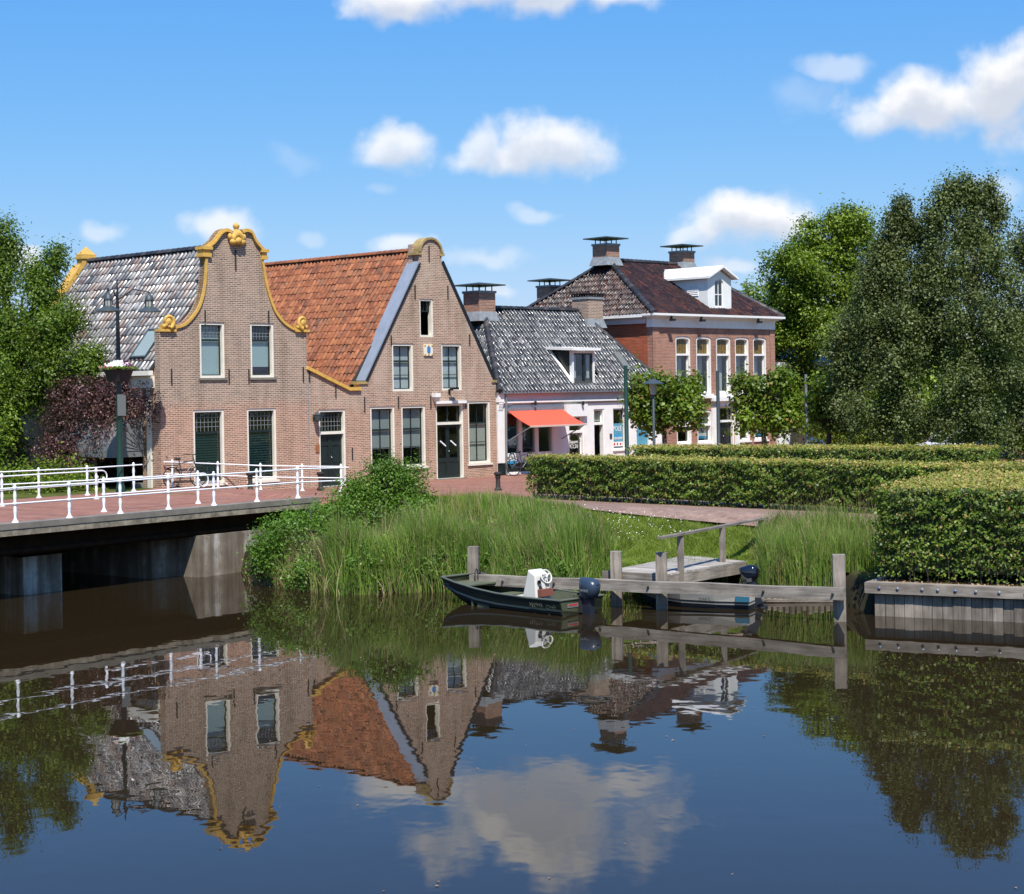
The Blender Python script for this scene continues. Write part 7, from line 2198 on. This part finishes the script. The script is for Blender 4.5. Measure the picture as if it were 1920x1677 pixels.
# ------------------------------------------------------------------ hedges
def hedge(label, poly, z0fun, zt, dens, size, top_dens=None, stems=True, seed=0):
    """a clipped beech hedge over the ground plan poly [(x, y)...] (counter-clockwise)"""
    r = np.random.default_rng(seed)
    c = np.mean(poly, 0); zb = min(z0fun(*p) for p in poly)
    t = thing('beech_hedge', label, 'hedge', (c[0], c[1], zb), 0, 'clipped beech hedges')
    n = len(poly); pa = np.array(poly)
    Pn, Nn = [], []
    for i in range(n):
        a, b = pa[i], pa[(i + 1) % n]; L = np.hypot(*(b - a)); d = (b - a) / L; nrm = np.array([d[1], -d[0]])
        k = int(L * (zt - zb) * dens)
        u = r.random(k) * L; xy = a + d * u[:, None]
        zg = np.array([z0fun(*q) for q in xy[:: max(1, k // 200)]]); zg = np.interp(np.arange(k), np.arange(0, k, max(1, k // 200))[:len(zg)], zg) if k > 1 else zg
        order = np.argsort(u); zl = np.array([z0fun(*q) for q in (a + d * s for s in np.linspace(0, L, 24))])
        zg = np.interp(u, np.linspace(0, L, 24), zl)
        h = r.random(k) ** .9
        z = zg + .05 + (zt - zg - .05) * h
        # horizontal shelves of twigs with dark gaps between
        bump = .10 * np.sin(z * 21 + 3 * np.sin(u * 2.1 + i) + 2 * np.sin(u * 5.3)) + .07 * np.sin(u * 3.7 + 1.7 * np.sin(z * 6))
        gap = (bump < -.06) & (r.random(k) < .42)
        low = (h < .16) & (r.random(k) < .55)
        out = bump + r.normal(0, .055, k) - .05
        p = np.concatenate([xy + nrm * out[:, None], z[:, None]], 1)[~(gap | low)]
        nn = np.tile(np.array([nrm[0] * .8, nrm[1] * .8, .55]), (len(p), 1))
        Pn.append(p); Nn.append(nn)
    v, f = leaf_quads(np.concatenate(Pn), np.concatenate(Nn), r.uniform(.7, 1.35, sum(map(len, Pn))) * size, .68, .55)
    link('foliage', np_mesh('foliage', v - np.array([c[0], c[1], zb]), f, M['leaf_hedge']), t)
    # the clipped top, in lighter, yellower leaf colours
    x0, y0 = pa.min(0); x1, y1 = pa.max(0)
    td = top_dens or dens
    k = int((x1 - x0) * (y1 - y0) * td)
    q = np.stack([r.uniform(x0, x1, k), r.uniform(y0, y1, k)], -1); q = q[in_poly(q[:, 0], q[:, 1], pa)]
    p = np.concatenate([q, (zt + r.normal(-.02, .045, len(q)) + .035 * np.sin(q[:, 0] * 3.1) * np.sin(q[:, 1] * 2.3))[:, None]], 1)
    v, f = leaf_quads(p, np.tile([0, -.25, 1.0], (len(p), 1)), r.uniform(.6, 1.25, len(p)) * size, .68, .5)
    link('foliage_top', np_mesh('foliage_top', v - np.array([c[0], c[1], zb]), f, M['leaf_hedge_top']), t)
    # solid core, its dark colour standing for shade deep in the hedge
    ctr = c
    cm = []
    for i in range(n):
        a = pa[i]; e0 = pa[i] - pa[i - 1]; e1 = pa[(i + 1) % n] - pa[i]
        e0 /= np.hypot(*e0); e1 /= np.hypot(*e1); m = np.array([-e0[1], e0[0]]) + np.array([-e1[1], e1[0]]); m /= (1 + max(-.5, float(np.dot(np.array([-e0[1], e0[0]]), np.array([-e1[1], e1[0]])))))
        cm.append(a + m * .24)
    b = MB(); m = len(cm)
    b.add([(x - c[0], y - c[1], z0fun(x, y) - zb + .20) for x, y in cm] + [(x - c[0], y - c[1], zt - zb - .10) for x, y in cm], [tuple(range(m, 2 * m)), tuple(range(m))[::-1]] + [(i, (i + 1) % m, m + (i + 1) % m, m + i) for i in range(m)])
    b.build('dark_core', M['hedge_core'], t)
    s = MB()
    for i in range(n):
        a, e = pa[i], pa[(i + 1) % n]; L = np.hypot(*(e - a))
        for k in range(int(L / .22)):
            q = a + (e - a) * ((k + r.uniform(.2, .8)) * .22 / L); w = ctr - q; q = q + w / np.hypot(*w) * .16
            zz = z0fun(*q)
            s.tube([(q[0] - c[0], q[1] - c[1], zz - zb - .05), (q[0] - c[0] + r.normal(0, .05), q[1] - c[1] + r.normal(0, .05), zz - zb + r.uniform(.3, .9))], [.016, .008], 5, False)
    tag(s.build('stems', M['bark'], t), kind='stuff')
    return t


ftop = 1.27
def PT(px, py, z): return np.array(G(px, py, z)[:2])
f0, f1 = PT(988, 938, -.1), PT(1660, 969, -.1)
dv = (f1 - f0) / np.hypot(*(f1 - f0)); nv = np.array([-dv[1], dv[0]])
f1e = f1 + dv * 4.2
hedge('clipped beech hedge along the brick path, middle of the three hedges', [tuple(f0), tuple(f1e), tuple(f1e + nv * 1.15), tuple(f0 + nv * 1.15)], gz, ftop, 760, .076, seed=1)
r0, r1 = PT(1177, 840, 1.2), PT(1853, 841, 1.2)
dv = (r1 - r0) / np.hypot(*(r1 - r0)); nv = np.array([-dv[1], dv[0]])
hedge('farthest clipped beech hedge with a golden top, before the lime trees and birches', [tuple(r0), tuple(r1), tuple(r1 + nv * 1.9), tuple(r0 + nv * 1.9)], gz, 1.2, 480, .085, seed=2)
ntop = 1.16
n0 = np.array(G(1640, 914, ntop)[:2]); qd = np.array([QD.x, QD.y])
n1 = n0 + qd * 13
back_l = np.array(G(1850, 868, ntop)[:2])
nb = back_l + np.array([9.5, -3.5])
hedge('tall broad beech hedge above the timber quay, nearest the water', [tuple(n0), tuple(n1), tuple(nb), tuple(back_l)], lambda x, y: -.88 if y < 40 else -.6, ntop, 720, .074, top_dens=420, seed=3)


def quay_litter():
    """dry leaves lying on the soil strip between cap beam and hedge"""
    k = 2600
    u = RNG.uniform(0, 12, k); w = RNG.uniform(.2, 1.0, k) ** 1
    n = np.array([-QD.y, QD.x])
    xy = np.array(QC[:2]) + qd * u[:, None] + n * w[:, None]
    p = np.concatenate([xy, np.full((k, 1), ZW + .68) + RNG.uniform(0, .05, (k, 1))], 1)
    v, f = leaf_quads(p, np.tile([0, 0, 1.], (k, 1)), RNG.uniform(.05, .09, k), .6, .35)
    tag(link('leaf_litter', np_mesh('leaf_litter', v, f, M['dry'])), 'dry brown leaves lying under the near hedge on the quay', 'leaf litter', kind='stuff')


quay_litter()


# ------------------------------------------------------------------ bushes, reeds, grass
def bush(name, label, lst, Y, leaf, per, size, **kw):
    ls = split(px_lobes(lst, Y), 6, .48)
    cx = np.mean([l[0] for l in ls]); cy = np.mean([l[1] for l in ls])
    return tree(name, label, 'bush', (cx, cy, gz(cx, cy)), ls, per, size, leaf, r0=.05, **kw)


bush('round_bush', 'large round green bush where the bridge railing ends', [(722, 915, 58, 44, 0), (672, 930, 46, 42, -.3), (772, 926, 48, 42, .3), (700, 965, 66, 40, -.8), (640, 970, 40, 40, -1), (745, 898, 40, 30, .4), (798, 948, 28, 34, .3), (712, 893, 34, 26, .2), (760, 975, 60, 34, -.6)], 47.5, 'leaf_bush', 330, .082, spread=.15, clump=30)
bush('bramble_bush', 'light green leafy bush hanging to the water beside the bridge pier', [(590, 1050, 44, 36, -.4), (560, 1010, 44, 30, .4), (530, 1035, 34, 32, .2), (600, 1000, 40, 28, .9), (622, 1070, 26, 28, -.8), (575, 1082, 36, 20, -.9), (505, 1062, 24, 24, .2), (497, 1015, 30, 24, .6), (484, 1055, 22, 26, .5), (520, 985, 30, 18, 1.0), (640, 1000, 48, 36, 1.6), (600, 965, 38, 28, 2.0), (682, 1012, 46, 34, 1.2), (560, 975, 36, 22, 1.6)], 44.9, 'leaf_bush_light', 230, .085, spread=.14, clump=30)
bush('bank_bush', 'small bright leafy plant among the reeds behind the boat bow', [(815, 1045, 20, 18, 0), (832, 1068, 18, 16, -.3), (800, 1075, 14, 16, -.3)], 43.9, 'leaf_bush_light', 300, .08, spread=.12)
bush('bank_bush', 'small bright leafy plant under the right reeds beside the far mooring post', [(1520, 1085, 26, 16, 0), (1490, 1090, 18, 13, 0), (1620, 1085, 20, 26, -1.0)], 41.3, 'leaf_bush_light', 300, .08, spread=.12)


def blades(x, y, h, w, lean, mat, name, label, cat, segs=3):
    """bent tapering blades standing on the ground"""
    k = len(x); z = ground_z(x, y) - .03
    z = np.maximum(z, ZW - .1)
    a = RNG.normal(0, 1.1, k) + 3.2 * np.sin(x * 2.7 + 1.9 * np.sin(y * 2.1)) ; b = RNG.uniform(0, 2 * math.pi, k)      # tufts lean together
    dx, dy = np.cos(a) * lean, np.sin(a) * lean
    wx, wy = np.cos(b) * w * .5, np.sin(b) * w * .5
    V = []
    for i in range(segs + 1):
        t = i / segs; ww = (1 - t ** 1.6) + (.04 if i == segs else 0); bend = t ** 2.2
        cx, cy, cz = x + dx * h * bend, y + dy * h * bend, z + h * (t - .22 * np.abs(lean) * bend)
        V.append(np.stack([cx - wx * ww, cy - wy * ww, cz], -1)); V.append(np.stack([cx + wx * ww, cy + wy * ww, cz], -1))
    v = np.stack(V, 1).reshape(-1, 3); m = 2 * (segs + 1)
    base = (np.arange(k) * m)[:, None, None]
    q = np.array([[2 * i, 2 * i + 1, 2 * i + 3, 2 * i + 2] for i in range(segs)])[None]
    f = (base + q).reshape(-1, 4)
    o = link(name, np_mesh(name, v, f, M[mat]))
    return tag(o, label, cat, kind='stuff')


def scatter(n, poly, fn=None):
    pa = np.array(poly); lo, hi = pa.min(0), pa.max(0)
    p = RNG.uniform(lo, hi, (n * 3, 2)); p = p[in_poly(p[:, 0], p[:, 1], pa)]
    if fn is not None: p = p[fn(p[:, 0], p[:, 1])]
    return p[:n]


path_poly = np.array(path_main); st_a = np.array(street_poly); patch_poly = np.array(patch)
def lawn_ok(x, y): return in_poly(x, y, LAND) & (np.hypot(x + 3.5, y - 47.2) > 1.5) & ~in_poly(x, y, path_poly) & ~in_poly(x, y, st_a) & ~in_poly(x, y, np.array([(4.35, 43.2), (2.2, 40.3), (3.4, 38.5), (5.5, 41.9)]))
# reeds: tall and dense at the waterline, thinner up the bank
reed_poly = [(-4.9, 43.5), (-4.3, 42.6), (-1.8, 43.0), (1.3, 40.5), (2.3, 40.6), (2.5, 42.6), (1.6, 45.6), (-.5, 47.6), (-2.2, 48.0), (-3.4, 45.6)]
def reed_fn(x, y):
    d = shore_dist(x, y); patch = np.sin(x * 1.9 + 1.3 * np.sin(y * 1.4)) * np.sin(y * 1.7 + x * .6)
    return lawn_ok(x, y) & (RNG.random(len(x)) < np.clip(1.15 - d * .17 + .22 * patch, .15, 1))
p = scatter(19000, reed_poly, reed_fn); d = shore_dist(p[:, 0], p[:, 1]); hvar = .85 + .2 * np.sin(p[:, 0] * 2.3 + p[:, 1]) 
h = (1.55 - .28 * np.clip(d, 0, 4)) * hvar * RNG.uniform(.55, 1.1, len(p))
blades(p[:, 0], p[:, 1], h, RNG.uniform(.014, .028, len(p)), np.abs(RNG.normal(.14, .20, len(p))) + .25 * (RNG.random(len(p)) < .12), 'reed', 'reeds', 'tall green reeds along the bank behind the dark green boat', 'reeds', 4)
reed2 = [(5.6, 40.2), (7.4, 40.0), (8.6, 39.9), (9.0, 43.0), (7.6, 44.8), (6.2, 44.0), (6.0, 42.0), (5.75, 40.9)]
p = scatter(9000, reed2, lambda x, y: lawn_ok(x, y)); h = RNG.uniform(.5, 1.1, len(p)) * (1.05 - .08 * shore_dist(p[:, 0], p[:, 1]))
blades(p[:, 0], p[:, 1], h, RNG.uniform(.014, .026, len(p)), np.abs(RNG.normal(.2, .16, len(p))), 'reed', 'reeds', 'lower reeds between the jetty and the near hedge', 'reeds', 4)
# flag leaves standing in the water at the foot of the bank
edge = []
for (a, b) in zip(SHORE[3:9], SHORE[4:10]):
    L = math.hypot(b[0] - a[0], b[1] - a[1]); n = int(L * 85); u = RNG.random(n)
    edge.append(np.stack([a[0] + (b[0] - a[0]) * u, a[1] + (b[1] - a[1]) * u - np.abs(RNG.normal(0, .22, n))], -1))
p = np.concatenate(edge)
blades(p[:, 0], p[:, 1], RNG.uniform(.5, 1.3, len(p)), RNG.uniform(.018, .034, len(p)), np.abs(RNG.normal(.3, .25, len(p))), 'reed', 'reeds', 'broad water plants standing in the water along the bank', 'reeds', 4)
p = np.concatenate([p[RNG.random(len(p)) < .30], scatter(1300, [(-7.2, 46.2), (-6.2, 44.8), (-5.0, 43.5), (-4.6, 44.0), (-5.6, 45.6)])])
blades(p[:, 0], p[:, 1], RNG.uniform(.3, 1.0, len(p)), RNG.uniform(.012, .02, len(p)), np.abs(RNG.normal(.5, .3, len(p))), 'dry_reed', 'dry_reeds', 'dead straw coloured reeds bent over the waterline', 'reeds', 3)
# seeding stalks and dead canes standing among the reeds
p = scatter(750, reed_poly, lawn_ok); d = shore_dist(p[:, 0], p[:, 1])
blades(p[:, 0], p[:, 1], (1.75 - .25 * np.clip(d, 0, 4)) * RNG.uniform(.6, 1.15, len(p)), RNG.uniform(.010, .018, len(p)), np.abs(RNG.normal(.18, .2, len(p))), 'dry_reed', 'dry_reeds', 'pale dead canes and seed stalks standing among the green reeds', 'reeds', 3)
p = scatter(900, reed2, lawn_ok)
blades(p[:, 0], p[:, 1], RNG.uniform(.5, 1.2, len(p)), RNG.uniform(.010, .018, len(p)), np.abs(RNG.normal(.2, .2, len(p))), 'dry_reed', 'dry_reeds', 'pale dead canes among the low reeds beside the near hedge', 'reeds', 3)
wp = scatter(170, [(-4.6, 44.2), (-4.2, 42.9), (-1.8, 43.2), (1.2, 41.0), (2.2, 41.2), (2.4, 43.0), (1.0, 44.6), (-2.0, 46.0)], lawn_ok)
wl = [(x, y, gz(x, y) + RNG.uniform(.1, .45), .2, .2, RNG.uniform(.12, .28)) for x, y in wp]
v, f = lobe_leaves(wl, 150, .075, spread=.10, clump=18)
tag(link('weeds', np_mesh('weeds', v, f, M['leaf_bush_light'])), 'leafy green weeds growing through the grass and reeds of the bank', 'weeds', kind='stuff')
# meadow grass
lawn = [(-6.5, 50.0), (-5.5, 47.0), (-1.5, 44.0), (2.0, 41.6), (5.0, 40.9), (8.0, 40.4), (10.5, 44.0), (9.0, 47.0), (1.0, 55.5), (-5.4, 51.6)]
p = scatter(62000, lawn, lawn_ok)
hh = .09 + .30 * np.clip((49.5 - p[:, 1]) / 3, .1, 1) * np.clip((2.2 - p[:, 0]) / 3, 0, 1) * RNG.uniform(.4, 1.5, len(p))
blades(p[:, 0], p[:, 1], hh * RNG.uniform(.6, 1.4, len(p)), RNG.uniform(.010, .020, len(p)), np.abs(RNG.normal(.35, .2, len(p))), 'grass', 'grass', 'bright green grass on the bank between the reeds and the path', 'grass', 2)
p = scatter(45000, [(1.6, 44.0), (2.4, 42.0), (4.4, 41.4), (5.6, 42.6), (6.8, 46.2), (2.0, 50.0), (.5, 49.0)], lawn_ok)
blades(p[:, 0], p[:, 1], RNG.uniform(.05, .17, len(p)), RNG.uniform(.010, .018, len(p)), np.abs(RNG.normal(.5, .25, len(p))), 'grass', 'grass', 'short mown grass beside the jetty and the brick path', 'grass', 2)
p = scatter(240, [(2.2, 43.6), (4.6, 44.4), (4.6, 45.9), (1.0, 47.8)], lawn_ok)
v, f = leaf_quads(np.stack([p[:, 0], p[:, 1], ground_z(p[:, 0], p[:, 1]) + .16], -1), np.tile([0, -.5, 1.], (len(p), 1)), RNG.uniform(.018, .035, len(p)), .9)
tag(link('clover_flowers', np_mesh('clover_flowers', v, f, M['flower_white'])), 'scattered small white clover flowers in the grass by the path', 'flowers', kind='stuff')
# floating specks
k = 80
x = RNG.uniform(-6, 6, k); y = RNG.uniform(17, 36, k)
v, f = leaf_quads(np.stack([x, y, np.full(k, ZW + .006)], -1), np.tile([0, 0, 1.], (k, 1)), RNG.uniform(.02, .055, k), .6, .1)
tag(link('floating_leaves', np_mesh('floating_leaves', v, f, M['dry'])), 'small fallen leaves floating on the canal', 'leaves', kind='stuff')
